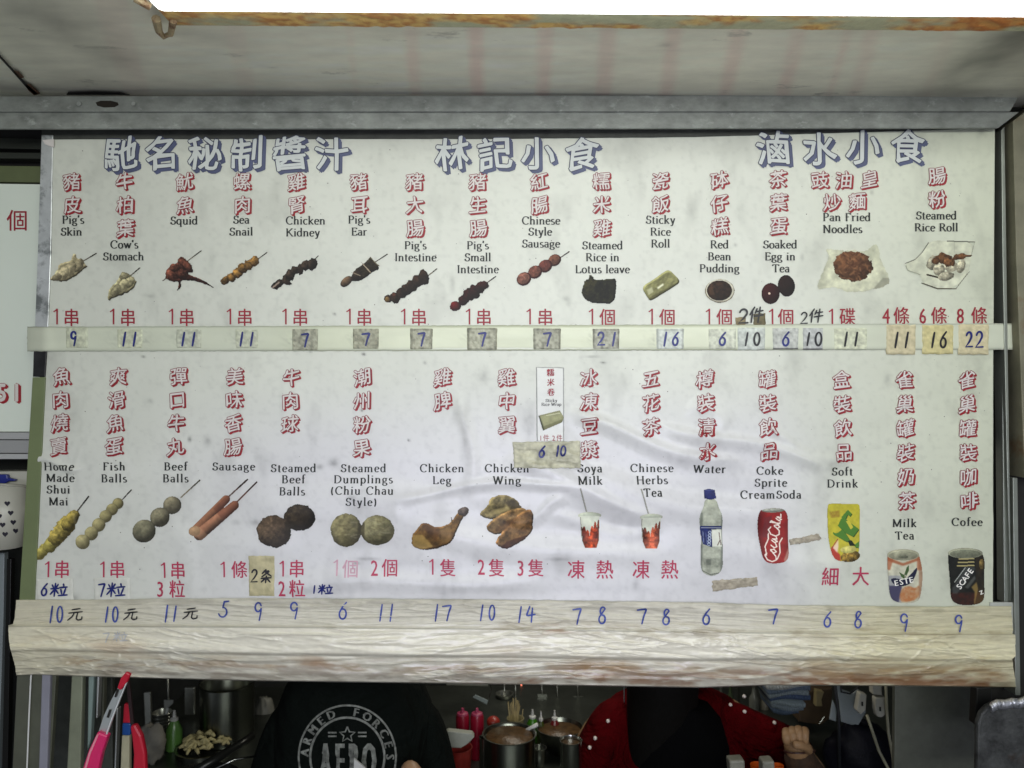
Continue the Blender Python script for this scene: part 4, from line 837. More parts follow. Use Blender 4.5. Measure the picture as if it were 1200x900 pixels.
for cx in (145, 160, 215, 285, 350, 425, 560, 705, 640, 775):      # rubbed out old prices
    gg = np.exp(-(((x - cx) / 15) ** 2 + ((y - 397) / 10) ** 2)) * np.clip(fbm(x / 2.6, y / 2.6, int(cx)) * 2.6 - 1.1, 0, 1) * .45; c *= (1 - gg)[..., None]
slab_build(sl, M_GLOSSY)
GR = (150, 154, 156)
ST = [('9', 91, 396, 26, 24, (178, 182, 176), 'b'), ('11', 153, 397, 30, 22, (184, 188, 180), 'b'), ('11', 222, 397, 30, 22, (172, 176, 174), 'b'), ('11', 290, 397, 27, 22, (174, 178, 174), 'b'),
      ('7', 358, 398, 31, 25, (150, 154, 152), 'b'), ('7', 429, 397, 31, 24, (148, 152, 148), 'b'), ('7', 494, 397, 27, 25, (160, 164, 160), 'b'), ('7', 565, 397, 36, 26, (160, 164, 160), 'b'), ('7', 641, 397, 33, 25, (156, 160, 158), 'b'),
      ('21', 710, 397, 32, 24, (164, 168, 168), 'b'), ('16', 785, 397, 33, 24, (188, 194, 200), 'b'), ('6', 846, 397, 33, 24, (190, 194, 192), 'b'), ('10', 880, 397, 33, 26, (176, 182, 190), 'k'), ('6', 920, 397, 31, 25, (168, 174, 184), 'b'),
      ('10', 952, 397, 24, 26, (166, 172, 186), 'k'), ('11', 996, 397, 39, 25, (188, 192, 184), 'k'), ('11', 1055, 398, 35, 35, (184, 176, 142), 'k'), ('16', 1098, 398, 37, 34, (186, 178, 146), 'k'), ('22', 1140, 398, 36, 35, (188, 180, 144), 'b')]
ST = [(a, b, c_, d, e_, (f_[0] + 4 * (f_[0] < 172), f_[1] + 1 * (f_[0] < 172) - 1, f_[2] - 18 if f_[2] > 145 else f_[2]), g_) for a, b, c_, d, e_, f_, g_ in ST]
for k, (t, cx, cy, ww, hh, colr, pn) in enumerate(ST):
    yel_ = ww > 33 and k > 15
    sl = slab('price_sticker', [(cx - ww / 2, cy - hh / 2), (cx + ww / 2, cy - hh / 2 + random.uniform(-.5, .5)), (cx + ww / 2 - .5, cy + hh / 2), (cx - ww / 2 + .3, cy + hh / 2)], 0.0022, colr, label='%s price sticker with a handwritten %s' % ('torn yellowish' if yel_ else 'smudged grey', t),
              nx=30, ny=24, crin=0.0012 if yel_ else 0.0006, seed=50 + k, cut=1.0 if yel_ else .5, fn=strip_surf, varc=.3 if yel_ else .45, ts=3, sc=(5, 8) if yel_ else (4, 4), thick=.0008)
    q, c, x, y = sl[:4]
    if k in (4, 5, 6, 7, 8, 9): n = np.clip(fbm(x / 3, y / 3, k) * 3 - 1.2, 0, 1) * .45; c *= (1 - n)[..., None]
    if k in (6, 7, 8, 9, 10): c *= np.where((np.abs(x - (cx - ww / 2 + 2)) < 1) | (np.abs(y - (cy - hh / 2 + 2)) < .8) | (np.abs(x - (cx + ww / 2 - 2)) < 1), .72, 1)[..., None]
    if k in (13, 14): c *= np.where(y > cy + hh / 2 - 1.6, .35, 1)[..., None]
    if k == 12: c *= np.where(np.abs(x - 880) < 7, 1.12, 1)[..., None]
    o = slab_build(sl)
    ink = Ink(); n = len(t); xs = {1: [cx - (3 if k == 0 else 0)], 2: [cx - 6, cx + 6]}[n]
    for i, ch in enumerate(t):
        hand(ink, ch, xs[i] + (0 if t != '21' or i == 0 else 3), cy + .5, 9.5 if ch != '1' else 4, 15.5 if k < 16 else 18, 2.35, 0, 0, .14 if ch == '1' else .05, k * 3 + i)
    ink.build('handwritten_price', lambda a, b, l: strip_surf(a, b, np.asarray(l) + 0.0040), [M_BLUE if pn == 'b' else M_BLK], o)
# handwritten additions and brown paper scraps
ink = Ink(); hand(ink, '2', 871, 371, 13, 17, 2.3, seed=1); hand(ink, '件', 886, 369, 17, 18, 2.0, seed=2)
ink.build('handwritten_note', lambda a, b, l: board(a, b, np.asarray(l) + 0.0022), [M_BLK], menu, 'bold black handwritten count over two brown scraps')
ink = Ink(); hand(ink, '2', 942, 373, 9, 13, 1.6, seed=3); hand(ink, '件', 956, 370, 15, 15, 1.7, seed=4)
ink.build('handwritten_note', lambda a, b, l: board(a, b, np.asarray(l) + 0.0022), [M_BLK], menu, 'small black handwritten count beside the tea eggs price')
for pts, cc, sd in (([(862, 372), (874, 371), (874, 383), (862, 383)], (120, 108, 78), 3), ([(883, 368), (897, 367), (897, 382), (883, 382)], (92, 84, 58), 5)):
    slab_build(slab('tape_scrap', pts, .0004, cc, label='torn brown scrap of tape', nx=16, ny=14, crin=.0006, seed=sd, cut=.8, varc=.5, ts=3))
for pts, sd, lab in (([(834, 680), (887, 676), (888, 686), (835, 693)], 7, 'torn brownish tape scrap under the water bottle picture'), ([(924, 632), (960, 626), (964, 632), (926, 639)], 9, 'torn beige tape scrap between the can and carton pictures')):
    slab_build(slab('tape_scrap', pts, .0004, (152, 144, 126), label=lab, nx=50, ny=14, crin=.0025, seed=sd, cut=1.6, varc=.45, ts=3, sc=(8, 3)))
for pts, sd, cc, t, lab in (([(43, 678), (86, 677), (87, 703), (44, 703)], 11, (200, 200, 190), '6粒', 'white sticker with a blue handwritten six'), ([(110, 677), (152, 677), (153, 704), (111, 704)], 12, (198, 198, 188), '7粒', 'white sticker with a blue handwritten seven'), ([(292, 651), (322, 651), (322, 698), (292, 698)], 13, (176, 168, 132), '2条', 'yellowed tape piece with a handwritten two')):
    o = slab_build(slab('portion_sticker', pts, .001, cc, label=lab, nx=26, ny=26, crin=.0008, seed=sd, cut=.8, varc=.12 if sd < 13 else .4, ts=5)); cx = (pts[0][0] + pts[1][0]) / 2; cy = (pts[0][1] + pts[2][1]) / 2
    ink = Ink(); hand(ink, t[0], cx - 11 + (3 if sd == 13 else 0), cy, 9, 15, 2.0, seed=sd); hand(ink, t[1], cx + 6, cy, 19 if sd < 13 else 13, 15, 1.9, seed=sd + 1)
    ink.build('handwritten_count', lambda a, b, l: board(a, b, np.asarray(l) + 0.0032), [M_BLUE if sd < 13 else M_BLK], o)
ink = Ink(); hand(ink, '1', 369, 690, 4, 10, 1.8, seed=5); hand(ink, '粒', 382, 690, 15, 12, 1.8, seed=6); ink.build('handwritten_note', lambda a, b, l: board(a, b, np.asarray(l) + 0.0005), [M_BLUE], menu, 'small blue handwritten portion count')
# the little poster slip for the rice wrap
sl = slab('rice_wrap_slip', [(628, 430), (661, 430.5), (661, 517), (629, 517)], .0006, (202, 203, 196), label='narrow paper slip for the sticky rice wrap', nx=60, ny=120, crin=.0002, seed=15, cut=.5, varc=.05); u, v = sl[4], sl[5]
e = ((u < .035) | (u > .965) | (v < .015)); sl[1][e] *= .55; slip = slab_build(sl, M_GLOSSY)
bl = lambda a, b, l: board(a, b, np.asarray(l) + 0.0024)
ink = Ink()
for i, ch in enumerate('糯米卷'):
    V, F = cjk(ch, 645 + i * .3, 436.5 + 11.5 * i, 8.4, 8.8, .14, .02); 
    for j in range(3): ink.add(V + ((j - 1) * .25, 0), F, 5e-6 * j)
ink.build('slip_lettering', bl, [M_RED], slip); ink = Ink(); serif(ink, 'Sticky', 646, 469.5, 5.2, .2); serif(ink, 'Rice Wrap', 646, 474, 5.2, .2); ink.build('slip_caption', bl, [M_BLACK], slip)
ink = Ink()
for ch, x in (('1', 634), ('件', 640), ('2', 649), ('件', 655.5)):
    V, F = cjk(ch, x + (1.5 if ch.isdigit() else 0), 513, 7, 8, 0, 0); ink.add(V, F, 0)
ink.build('slip_portions', bl, [M_RED], slip)
p = Pic(628, 478, 664, 508); p.poly([(630.5, 487), (656, 480.5), (661, 489), (659, 495), (636, 505)], (160, 160, 122), .97, .12, 5, 301); p.tint(p.inside([(630, 487), (632, 486), (638, 504), (635, 505)]), (40, 44, 26), .8); p.tint(p.inside([(636, 500), (660, 491), (659, 496), (636, 506)]), (96, 96, 60), .5); p.line([(640, 487), (656, 484)], 1, (190, 190, 160)); p.edge((60, 62, 36), .6)
p.build(lambda a, b, l: board(a, b, np.asarray(l) + .0018), slip, None, 'slip_picture')
o = slab_build(slab('crumpled_tape', [(601, 518), (680, 517), (680, 549), (602, 548)], .001, (170, 168, 146), label='crumpled tape piece with handwritten six and ten', nx=80, ny=40, crin=.0062, seed=17, cut=1.6, varc=.5, ts=5, sc=(12, 5)))
ink = Ink(); hand(ink, '6', 635, 529, 8, 13, 2.2, seed=2); hand(ink, '1', 653, 528, 3, 12, 2, seed=3); hand(ink, '0', 659.5, 528, 8, 12, 2, seed=4)
ink.build('handwritten_price', lambda a, b, l: board(a, b, np.asarray(l) + 0.0075), [M_BLUE], o)

# ------------------------------------------------------------------ the taped ledge under the board
ledge = thing('taped_ledge', 'long ledge wrapped in wrinkled cream tape with blue handwritten prices below the menu', 'ledge', P(600, 800, -0.01))
def prof(v):      # v: 0 at the top edge .. 1 at the bottom edge, 1..1.35 turning under; returns distance in front of the board
    return np.interp(v, [0, .02, .32, .36, .66, .70, .92, 1.0, 1.06, 1.14], [.0025, .005, .007, .013, .016, .013, .016, .012, .003, -.02])
def ledge_y(px, v):
    top = np.interp(px, [15, 40, 300, 600, 820, 900, 1060, 1190], [703, 703, 701, 703, 706, 709, 711, 710]); bot = np.interp(px, [15, 40, 140, 300, 600, 820, 900, 1060, 1190], [791, 790, 793, 797, 801, 805, 802, 803, 805])
    return top + (bot - top) * np.clip(v, 0, 1) + np.clip(v - 1, 0, 1) * 8
def ledge_h(px, py, v):
    wv = py + 5 * np.sin(px / 90.0) + 3 * fbm(px / 60, py / 20, 5)
    n2 = fbm(px / 240, wv / 13, 65, 3) - .5; n3 = fbm(px / 16, wv / 6, 68, 2) - .5
    def cre(a, b, sd, pw, wb=0.0):
        r = 1 - 2.6 * np.abs(fbm((px + wb * py) / a, (wv - wb * .15 * px) / b, sd, 3) - .5); return np.clip(r, 0, 1) ** pw
    gate = np.clip((fbm(px / 130, py / 26, 91, 2) - .38) * 4, 0, 1); g2 = np.clip((fbm(px / 90, py / 22, 95, 2) - .45) * 4, 0, 1)
    up = np.clip((.40 - v) * 12, 0, 1); n4 = fbm((px + py) / 34, (py - px * .12) / 13, 99, 3) - .5; n5 = fbm((px - 2 * py) / 22, (py + px * .1) / 10, 97, 3) - .5
    h = .0058 * n2 + .0008 * n3 + (.0026 * n4 + .0016 * n5) * (1 - up * .6) + .0034 * gate * cre(150, 11, 71, 7) + .0030 * cre(60, 9, 75, 6, .8) * g2 + .0020 * cre(34, 12, 76, 6, 1.6) * g2 * (1 - up) + .0018 * up * cre(110, 5, 79, 4) - .0022 * (1 - gate) * cre(220, 15, 83, 6, .4)
    for x0, y0, x1, y1, wd, am in ((430, 772, 640, 738, 2.2, 1.3), (60, 745, 95, 762, 2, 1.2), (40, 742, 110, 745, 2, 1.2), (95, 762, 330, 770, 2, .8), (640, 738, 860, 742, 2, .8), (820, 793, 1010, 778, 2.4, 1.5), (1000, 752, 1120, 742, 2, 1.2), (1060, 770, 1110, 752, 2, 1.2), (700, 785, 900, 781, 2, 1.0), (380, 757, 700, 768, 3, 1.2), (900, 765, 1190, 770, 2.5, -1.2), (20, 768, 420, 772, 2.5, -1.0), (1110, 745, 1150, 785, 3, 1.2), (1020, 790, 1110, 779, 2, 1.0), (130, 752, 420, 748, 2, .7)): h = h + ridge(px, py, x0, y0, x1, y1, wd, am, .6) * .00144
    return h
NX, NV = 900, 150
vv = np.concatenate([np.linspace(0, 1, NV - 14), np.linspace(1.005, 1.14, 14)])
U, Vv = np.meshgrid(np.linspace(0, 1, NX), vv)
lf = np.interp(Vv, [0, .25, .32, .34, .6, .85, .9, 1, 1.2], [19, 17, 15.5, 9.5, 11, 17, 18, 19, 19]); rt = np.interp(Vv, [0, .3, .34, .36, .62, .66, 1, 1.2], [1185, 1187, 1186, 1190, 1190, 1186, 1191, 1190])
lf = lf + 1.2 * (fbm(Vv * 20, Vv * 0, 3) - .5); rt = rt + 2 * (fbm(Vv * 20, Vv * 0, 7) - .5)
LX = lf + (rt - lf) * U; LY = ledge_y(LX, Vv) + np.where(Vv < .01, 1.4 * (fbm(LX / 14, LX * 0, 9) - .5), 0)
def ledge_pt(px, py, v, extra=0.0):
    q = P(px, py, 0.0); q[..., 1] -= prof(v) + ledge_h(px, py, v) * np.clip(v * 20, .15, 1) * np.clip((1.14 - v) * 8, 0, 1) + extra + .0005
    return q
# keep the seen outline: points in front of the board plane slide along their own view lines only in depth through real geometry
def ledge_pt(px, py, v, extra=0.0):
    dpt = prof(v) + ledge_h(px, py, v) * np.clip(v * 20, .15, 1) * np.clip((1.14 - v) * 8, 0, 1) + extra + .0005
    return P(px, py, -dpt)
q = ledge_pt(LX, LY, Vv)
lc = lin((200, 196, 180)) * KP * np.ones(LX.shape + (3,))
wv = LY + 5 * np.sin(LX / 90)
lc *= (1 + .08 * (fbm(LX / 70, wv / 4, 81) - .5) + .13 * (fbm(LX / 5, LY / 4, 83) - .5))[..., None]
g = np.clip((fbm(LX / 90, wv / 5, 87) - .5) * 5, 0, 1)[..., None] * .16 * np.clip(Vv * 1.6, .3, 1)[..., None]; lc = lc * (1 - g) + lin((150, 142, 128)) * KP * g
lc *= np.interp(Vv, [0, .3, .34, .355, .37, .62, .66, .685, .71, .8, 1], [.88, .92, .9, .62, 1.10, 1.14, 1.0, .60, .90, .82, .84])[..., None]  # band tones, with seam shadows and the top-lit middle band painted in
for yb, x0, x1, k, cc, th in ((.82, 60, 1190, .75, (140, 116, 84), .42), (.97, 900, 1190, .9, (112, 62, 32), .30), (.80, 655, 760, .9, (140, 104, 56), .25), (.78, 340, 400, .8, (136, 98, 60), .3), (.62, 90, 180, .5, (168, 134, 102), .35), (.86, 640, 1190, .8, (130, 104, 72), .38), (.88, 80, 1190, .7, (132, 122, 112), .38), (.97, 60, 700, .6, (104, 92, 76), .42), (.93, 560, 1190, .8, (110, 70, 38), .46), (.60, 560, 640, .3, (150, 120, 96), .4), (.02, 100, 1190, .5, (120, 116, 104), .42), (.34, 560, 1190, .5, (128, 112, 84), .42), (.37, 610, 690, .5, (140, 96, 70), .5), (.72, 900, 1190, .45, (150, 128, 92), .42), (.05, 300, 820, .35, (140, 134, 122), .4), (.55, 20, 160, .3, (186, 168, 140), .35)):
    g = np.exp(-((Vv - yb) / .09) ** 2) * np.clip((LX - x0) / 30, 0, 1) * np.clip((x1 - LX) / 30, 0, 1) * np.clip((fbm(LX / 26, wv / 6, int(yb * 100 + x0), 5) - th - .04) * 6, 0, 1) * k * .8
    lc = lc * (1 - g[..., None]) + lin(cc) * KP * g[..., None]
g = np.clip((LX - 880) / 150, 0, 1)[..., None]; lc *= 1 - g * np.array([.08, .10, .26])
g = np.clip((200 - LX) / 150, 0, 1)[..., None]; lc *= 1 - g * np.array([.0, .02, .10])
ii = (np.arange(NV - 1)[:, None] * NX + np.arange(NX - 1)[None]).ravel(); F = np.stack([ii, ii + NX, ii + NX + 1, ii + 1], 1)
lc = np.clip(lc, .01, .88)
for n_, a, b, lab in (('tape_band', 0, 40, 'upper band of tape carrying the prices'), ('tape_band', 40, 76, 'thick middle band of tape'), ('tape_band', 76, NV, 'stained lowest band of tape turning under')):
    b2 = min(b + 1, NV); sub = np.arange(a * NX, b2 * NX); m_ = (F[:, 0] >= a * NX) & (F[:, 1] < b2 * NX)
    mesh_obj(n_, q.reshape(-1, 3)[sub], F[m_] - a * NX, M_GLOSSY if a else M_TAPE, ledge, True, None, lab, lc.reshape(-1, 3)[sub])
mb = MB(); mb.quadbox([(20, 706), (1186, 712), (1186, 800), (24, 787)], 0.001, 0.035); mb.build('wooden_core', mat('ledge_wood', (.2, .15, .1), .8, var=.2), ledge)
def ledge_print(px, py, l):
    top = ledge_y(px, 0.0); bot = ledge_y(px, 1.0); v = (py - top) / (bot - top); return ledge_pt(px, py, v, 0.0019 + np.asarray(l))
LP = [('10元', 75, 720), ('10元', 140, 720), ('11元', 210, 719), ('5', 262, 714), ('9', 303, 716), ('9', 345, 715), ('6', 402, 716), ('11', 453, 718), ('17', 518, 718), ('10', 571, 718), ('14', 616, 720), ('7', 676, 722), ('8', 706, 721), ('7', 752, 722), ('8', 781, 723), ('6', 828, 723), ('7', 906, 722), ('6', 970, 726), ('8', 1006, 726), ('9', 1060, 729), ('9', 1124, 730)]
M_BLUE2 = mat('washed_blue_ink', pc(52, 68, 138), .45, var=.35, vs=50)
for k, (t, x, y) in enumerate(LP):
    ink = Ink(); n = len(t); xs = {1: [0], 2: [-6.5, 5.5], 3: [-15, -5, 13]}[n]
    for i, ch in enumerate(t):
        hand(ink, ch, x + xs[i], y, {'1': 4, '元': 16, '0': 9}.get(ch, 12), 19 if ch != '元' else 14, 1.9 if i < 2 else 1.5, 1 if ch == '元' else 0, 0, .12 if ch in '1元' else .04, 90 + k * 3 + i)
    ink.build('handwritten_price', ledge_print, [M_BLUE2, M_BLK], ledge, 'handwritten price %s on the ledge' % t)
ink = Ink(); hand(ink, '7', 124, 747, 9, 11, 1.5); hand(ink, '粒', 141, 746, 15, 11, 1.4); ink.build('faded_note', ledge_print, [mat('faded_marker', pc(180, 180, 180), .6)], ledge, 'faded old count under the second price')

# ------------------------------------------------------------------ lintel, soffit and lamp
M_STEEL = mat('dull_galvanised_steel', (.26, .275, .25), .55, .3, var=.3, vs=26, bump=.25, bs=60, stretch=(1, 1, 1.6), dirt=(.40, .42, .39), dscale=34, dthr=.57)
M_DARK = mat('matte_black', (.012, .011, .009), .8)
lint = thing('steel_lintel', 'dull grey steel rail running above the menu board with two folded lips', 'rail', P(600, 150, -.02))
def lintel_slab(y0, y1, f0, f1, name, lab, lip=0.0):
    mb = MB(); mb.quadbox([(-60, y0[0]), (1195, y0[1]), (1170 if y1[0] > 140 else 1184, y1[1]), (-60, y1[0])], [f0 - lip, f1 - lip, f1 - lip, f0 - lip], .006); return mb.build(name, M_STEEL, lint, label=lab, bevel=.0012)
lintel_slab((112.5, 111), (131, 130.5), -.032, -.020, 'upper_lip', 'upper steel lip with screw holes', .003)
lintel_slab((131.6, 131), (151, 150), -.032, -.018, 'lower_lip', 'lower steel lip')
gv, gf = [], []  # dark strip stands for the rail's shadow on the sheet top
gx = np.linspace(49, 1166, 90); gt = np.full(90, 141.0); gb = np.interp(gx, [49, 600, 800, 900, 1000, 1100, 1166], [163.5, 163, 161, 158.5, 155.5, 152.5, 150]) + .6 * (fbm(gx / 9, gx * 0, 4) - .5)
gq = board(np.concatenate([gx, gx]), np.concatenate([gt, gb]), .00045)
mesh_obj('rail_shade_strip', gq, [(i, i + 1, i + 91, i + 90) for i in range(89)], mat('painted_rail_shade', (.045, .048, .04), .7, var=.35, vs=30), lint, label='dark strip painting the shade of the rail on the sheet')
mb = MB()
for x, y, r in ((93, 122, 2.6), (157, 122, 2.4)): c = P(x, y, -.034); mb.tube([c, c + np.array([0, -.002, 0])], r * .00140, 12)
mb.build('screw_head', mat('screw_steel', (.5, .52, .5), .4, .8), lint)
pts = [(112, 120), (118, 118), (130, 118), (138, 120), (139, 123), (134, 125.5), (122, 126), (114, 124)]
mb = MB(); mb.quadbox(pts, -.0335, .0004); mb.build('rust_hole', mat('rust_black', (.02, .014, .008), .9, var=.4), lint, label='black rusted hole in the upper lip')

zS = float(P(600, 108.5, -.032)[2])
def S3(px, py, z): return Pz(np.asarray(px, float), np.asarray(py, float), z)
def xz(px, Y): # world x for a pixel column at depth Y
    return float(P(px, 60, Y)[0])
M_SOF = mat('soffit_paint', (.56, .55, .48), .42, .15, var=.10, vs=9, bump=.12, bs=40, stretch=(1, 2.5, 1), dirt=(.34, .33, .27), dscale=7, dthr=.62, attr='paint')
soff = thing('canopy_soffit', 'dirty beige steel soffit above the rail with faint reddish reflections painted on', 'canopy', (0, -.1, zS))
nx_, ny_ = 420, 60
xs = np.linspace(-1.35, 1.25, nx_); ys = np.linspace(-.46, .02, ny_); XX, YY = np.meshgrid(xs, ys)
ZZ = zS + .004 * (fbm(XX * 3, YY * 4, 2) - .5)
V = np.stack([XX, YY, ZZ], -1).reshape(-1, 3); ii = (np.arange(ny_ - 1)[:, None] * nx_ + np.arange(nx_ - 1)[None]).ravel()
Fq = np.stack([ii, ii + 1, ii + nx_ + 1, ii + nx_], 1)[:, ::-1]
sc_ = np.array([.86, .84, .70]) * np.ones(XX.shape + (3,))
sc_ *= (1 + .18 * (fbm(XX * 3, YY * 5, 33) - .5) + .22 * (fbm(XX * 12, YY * 90, 35) - .5))[..., None]
refl_streaks = np.zeros(XX.shape)  # reflections of the red lettering, painted in as reddish streaks
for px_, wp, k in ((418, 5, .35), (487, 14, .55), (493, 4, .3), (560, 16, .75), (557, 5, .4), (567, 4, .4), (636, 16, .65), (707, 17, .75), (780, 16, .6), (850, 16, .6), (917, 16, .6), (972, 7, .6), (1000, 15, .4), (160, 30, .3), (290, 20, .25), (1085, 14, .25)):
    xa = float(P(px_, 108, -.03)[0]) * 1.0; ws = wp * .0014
    e = np.clip((ws / 2 - np.abs(XX - xa * (YY + DIST) / (DIST - .03) * (1 - (YY + .03) * .25) - .004 * (fbm(YY * 9, XX * 0 + px_, 3) - .5))) / .011 + .5, 0, 1) * (.45 + .9 * fbm(XX * 60, YY * 7, px_)); refl_streaks = np.maximum(refl_streaks, e * k)
sc_ = sc_ * (1 - refl_streaks[..., None] * np.array([.07, .25, .22]))
for px_, py_, a_, b_, k in ((60, 20, .07, .09, .38), (130, 70, .05, .05, .25), (40, 60, .03, .06, .2), (1175, 60, .06, .14, .6), (780, 52, .012, .006, .3), (240, 45, .05, .03, .15), (1130, 108, .10, .02, .35)):
    c_ = S3(px_, py_, zS); e = np.exp(-((XX - c_[0]) / a_) ** 2 - ((YY - c_[1]) / b_) ** 2) * (.5 + fbm(XX * 30, YY * 30, px_)); sc_ *= (1 - np.clip(k * e, 0, .9))[..., None]
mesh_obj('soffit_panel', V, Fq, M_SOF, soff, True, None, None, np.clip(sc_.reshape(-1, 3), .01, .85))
mb = MB(); mb.box(-1.35, 1.25, -.46, .02, zS + .01, zS + .03); mb.build('canopy_deck', mat('deck_grey', (.2, .2, .19), .8), soff)
# crack, black gap and rust spots are real flakes and slots below the soffit
def on_soffit(pts, name, m, lab, th=.0012, dz=.003):
    p_ = S3([a for a, b in pts], [b for a, b in pts], zS - dz); mb = MB(); n = len(pts)
    t_ = p_.copy(); t_[:, 2] -= th
    mb.add(list(p_) + list(t_), [tuple(range(n)), tuple(range(2 * n - 1, n - 1, -1))] + [(i, i + n, (i + 1) % n + n, (i + 1) % n) for i in range(n)])
    return mb.build(name, m, soff, label=lab)
on_soffit([(-2, 62), (14, 79.5), (26, 92.5), (34, 100), (44, 109), (40, 110), (31, 102), (13, 81.5), (-4, 63)], 'seam_crack', M_DARK, 'thin dark crack across the soffit corner')
on_soffit([(16, 82), (22, 84), (28, 90), (24, 91), (18, 87)], 'rust_flake', mat('rust_brown', (.10, .05, .025), .9, var=.4), 'brown rust flake')
on_soffit([(29, 98), (36, 99), (47, 109), (40, 111), (33, 105)], 'rust_flake', bpy.data.materials['rust_brown'], 'larger brown rust flake')
on_soffit([(80, 107.5), (110, 106.6), (140, 107.5), (152, 110.5), (78, 110.5)], 'dark_slot', M_DARK, 'black slot above the rail')
# lamp fixture
Yl = float(S3(600, 12.5, zS - .012)[1]); Yf = float(S3(600, 31.5, zS - .008)[1])
lamp = thing('strip_light', 'long glowing white fluorescent light with a rusty orange housing edge above the menu', 'lamp', (0, Yl, zS - .02))
x0l = float(S3(186, 12, zS - .015)[0])
M_RUST = mat('rusty_painted_housing', (.36, .36, .29), .6, .1, var=.3, vs=14, bump=.5, bs=90, dirt=(.50, .23, .06), dscale=11, dthr=.42)
nt = M_RUST.node_tree
nxr, nyr = 420, 14
XX, YY = np.meshgrid(np.linspace(x0l - .005, 1.2, nxr), np.linspace(Yl, Yf, nyr))
pxx = (XX - x0l) / (1.2 - x0l)
rn = fbm(XX * 14, YY * 40, 3); rn2 = fbm(XX * 95, YY * 160, 8, 3)
ZZ = zS - .009 + .004 * (rn2 - .5) * np.clip((rn - .4) * 4, 0, 1)
rc = lin((172, 172, 140)) * KP * np.ones(XX.shape + (3,)) * (1 + .3 * (rn2[..., None] - .5))
amt = np.clip((rn + .18 * np.interp(XX, [-.7, -.4, -.1, .15, .4, .6, .8, 1.0], [.8, 1.2, 1.1, .3, -.3, .6, 1.0, -.2]) - .50) * 6, 0, 1)
orc = lin((206, 160, 92)) * KP * np.ones(XX.shape + (3,)); redc = lin((150, 74, 26)) * KP; yelc = lin((214, 186, 110)) * KP
t_ = np.clip((rn2 - .38) * 5, 0, 1)[..., None]; oc = redc * (1 - t_) + yelc * t_; oc = orc * .45 + oc * .55
far = np.interp(XX, [-.7, .5, .62, .9, .93, 1.2], [0, 0, 1, 1, 0, 0])[..., None]; oc = oc * (1 - far * .5) + lin((176, 90, 20)) * KP * far * .5
rc = rc * (1 - amt[..., None]) + oc * amt[..., None]
V = np.stack([XX, YY, ZZ], -1).reshape(-1, 3); ii = (np.arange(nyr - 1)[:, None] * nxr + np.arange(nxr - 1)[None]).ravel(); Fq = np.stack([ii, ii + nxr, ii + nxr + 1, ii + 1], 1)
M_RUSTP = mat('peeling_rusty_paint', (.4, .3, .2), .7, attr='paint', bump=.8, bs=120)
mesh_obj('rusty_flange', V, Fq, M_RUSTP, lamp, True, None, 'peeling rusty flange behind the tube', np.clip(rc.reshape(-1, 3), .01, .9))
mb = MB(); mb.box(x0l - .004, 1.2, Yl - .10, Yf + .002, zS - .0065, zS - .002); mb.build('housing_plate', M_RUST, lamp)
M_GLOW = mat('glowing_diffuser', (.9, .9, .9), .4, emis=((.97, 1.0, .98), TUBE))
mb = MB(); c = []
for k in range(9):
    an = math.pi * k / 8; c.append((Yl - .0005 - .045 + .045 * math.cos(an), zS - .0068 - .022 * math.sin(an)))
n = len(c); xa, xb = x0l + .012, 1.19
V = [(xa, y, z) for y, z in c] + [(xb, y, z) for y, z in c]
mb.add(V, [(i, i + 1, i + 1 + n, i + n) for i in range(n - 1)] + [tuple(range(n))[::-1], tuple(range(n, 2 * n)), (0, n, 2 * n - 1, n - 1)])
mb.build('diffuser', M_GLOW, lamp, smooth=2, label='bright white light cover')
# bent rusty clip at the end of the fitting
cl = MB()
cl.tube([S3(183, 22, zS - .010), S3(186, 36, zS - .014), S3(192, 43, zS - .016), S3(200, 40, zS - .014), S3(203, 24, zS - .010)], [.006, .005, .004, .004, .005], 8); cl.tube([S3(158, -2, zS - .006), S3(176, 8, zS - .01)], .005, 8)
tag(cl.build('bent_clip', mat('rusty_clip', (.42, .34, .20), .7, .2, var=.5, vs=40, dirt=(.16, .08, .04), dscale=40, dthr=.5), None, smooth=2), 'bent rusty clip hanging at the end of the light fitting', 'clip')

# ------------------------------------------------------------------ posts and strips beside the board
M_MIRR = mat('polished_steel', (.56, .58, .57), .3, .45, var=.25, vs=16, bump=.3, bs=14, dirt=(.20, .215, .21), dscale=22, dthr=.50)
M_ALU = mat('aluminium', (.50, .52, .50), .42, .8, var=.1, vs=20)
M_OLIVE = mat('olive_green', (.155, .19, .085), .45, var=.10, vs=9, dirt=(.10, .12, .06), dscale=9, dthr=.62)
ce = thing('corner_strip', 'narrow vertical strip beside the menu, shiny steel above and olive green below', 'corner strip', P(45, 700, 0))  # strip split by colour into steel, near-black and olive sections
def vstrip(name, m, c, Yf, th, parent, label=None, bevel=.0008):
    mb = MB(); mb.quadbox(c, Yf, th); return mb.build(name, m, parent, label=label, bevel=bevel)
vstrip('steel_section', M_MIRR, [(48.5, 158), (62, 158), (59.5, 300), (55.5, 403), (40, 403), (44, 300)], -.0025, .02, ce, 'mirror bright steel upper section')
vstrip('olive_section', M_OLIVE, [(38, 442), (53, 442), (40, 712), (22, 712)], -.0025, .02, ce, 'olive green lower section')
vstrip('joint_sleeve', mat('black_sleeve', (.035, .035, .035), .35, .6, var=.5, vs=20), [(39.5, 403.5), (55, 403.5), (52.5, 441.5), (38.3, 441.5)], -.0028, .02, ce, 'dark sleeve joining the two sections')  # near-black section of the strip, set apart by colour only
mb = MB(); mb.quadbox([(49.5, 164), (53, 169), (60, 172), (63, 172), (63, 163)], -.0045, .001); mb.build('paper_flap', M_FILL, menu, label='white flap of the sheet at its upper corner')

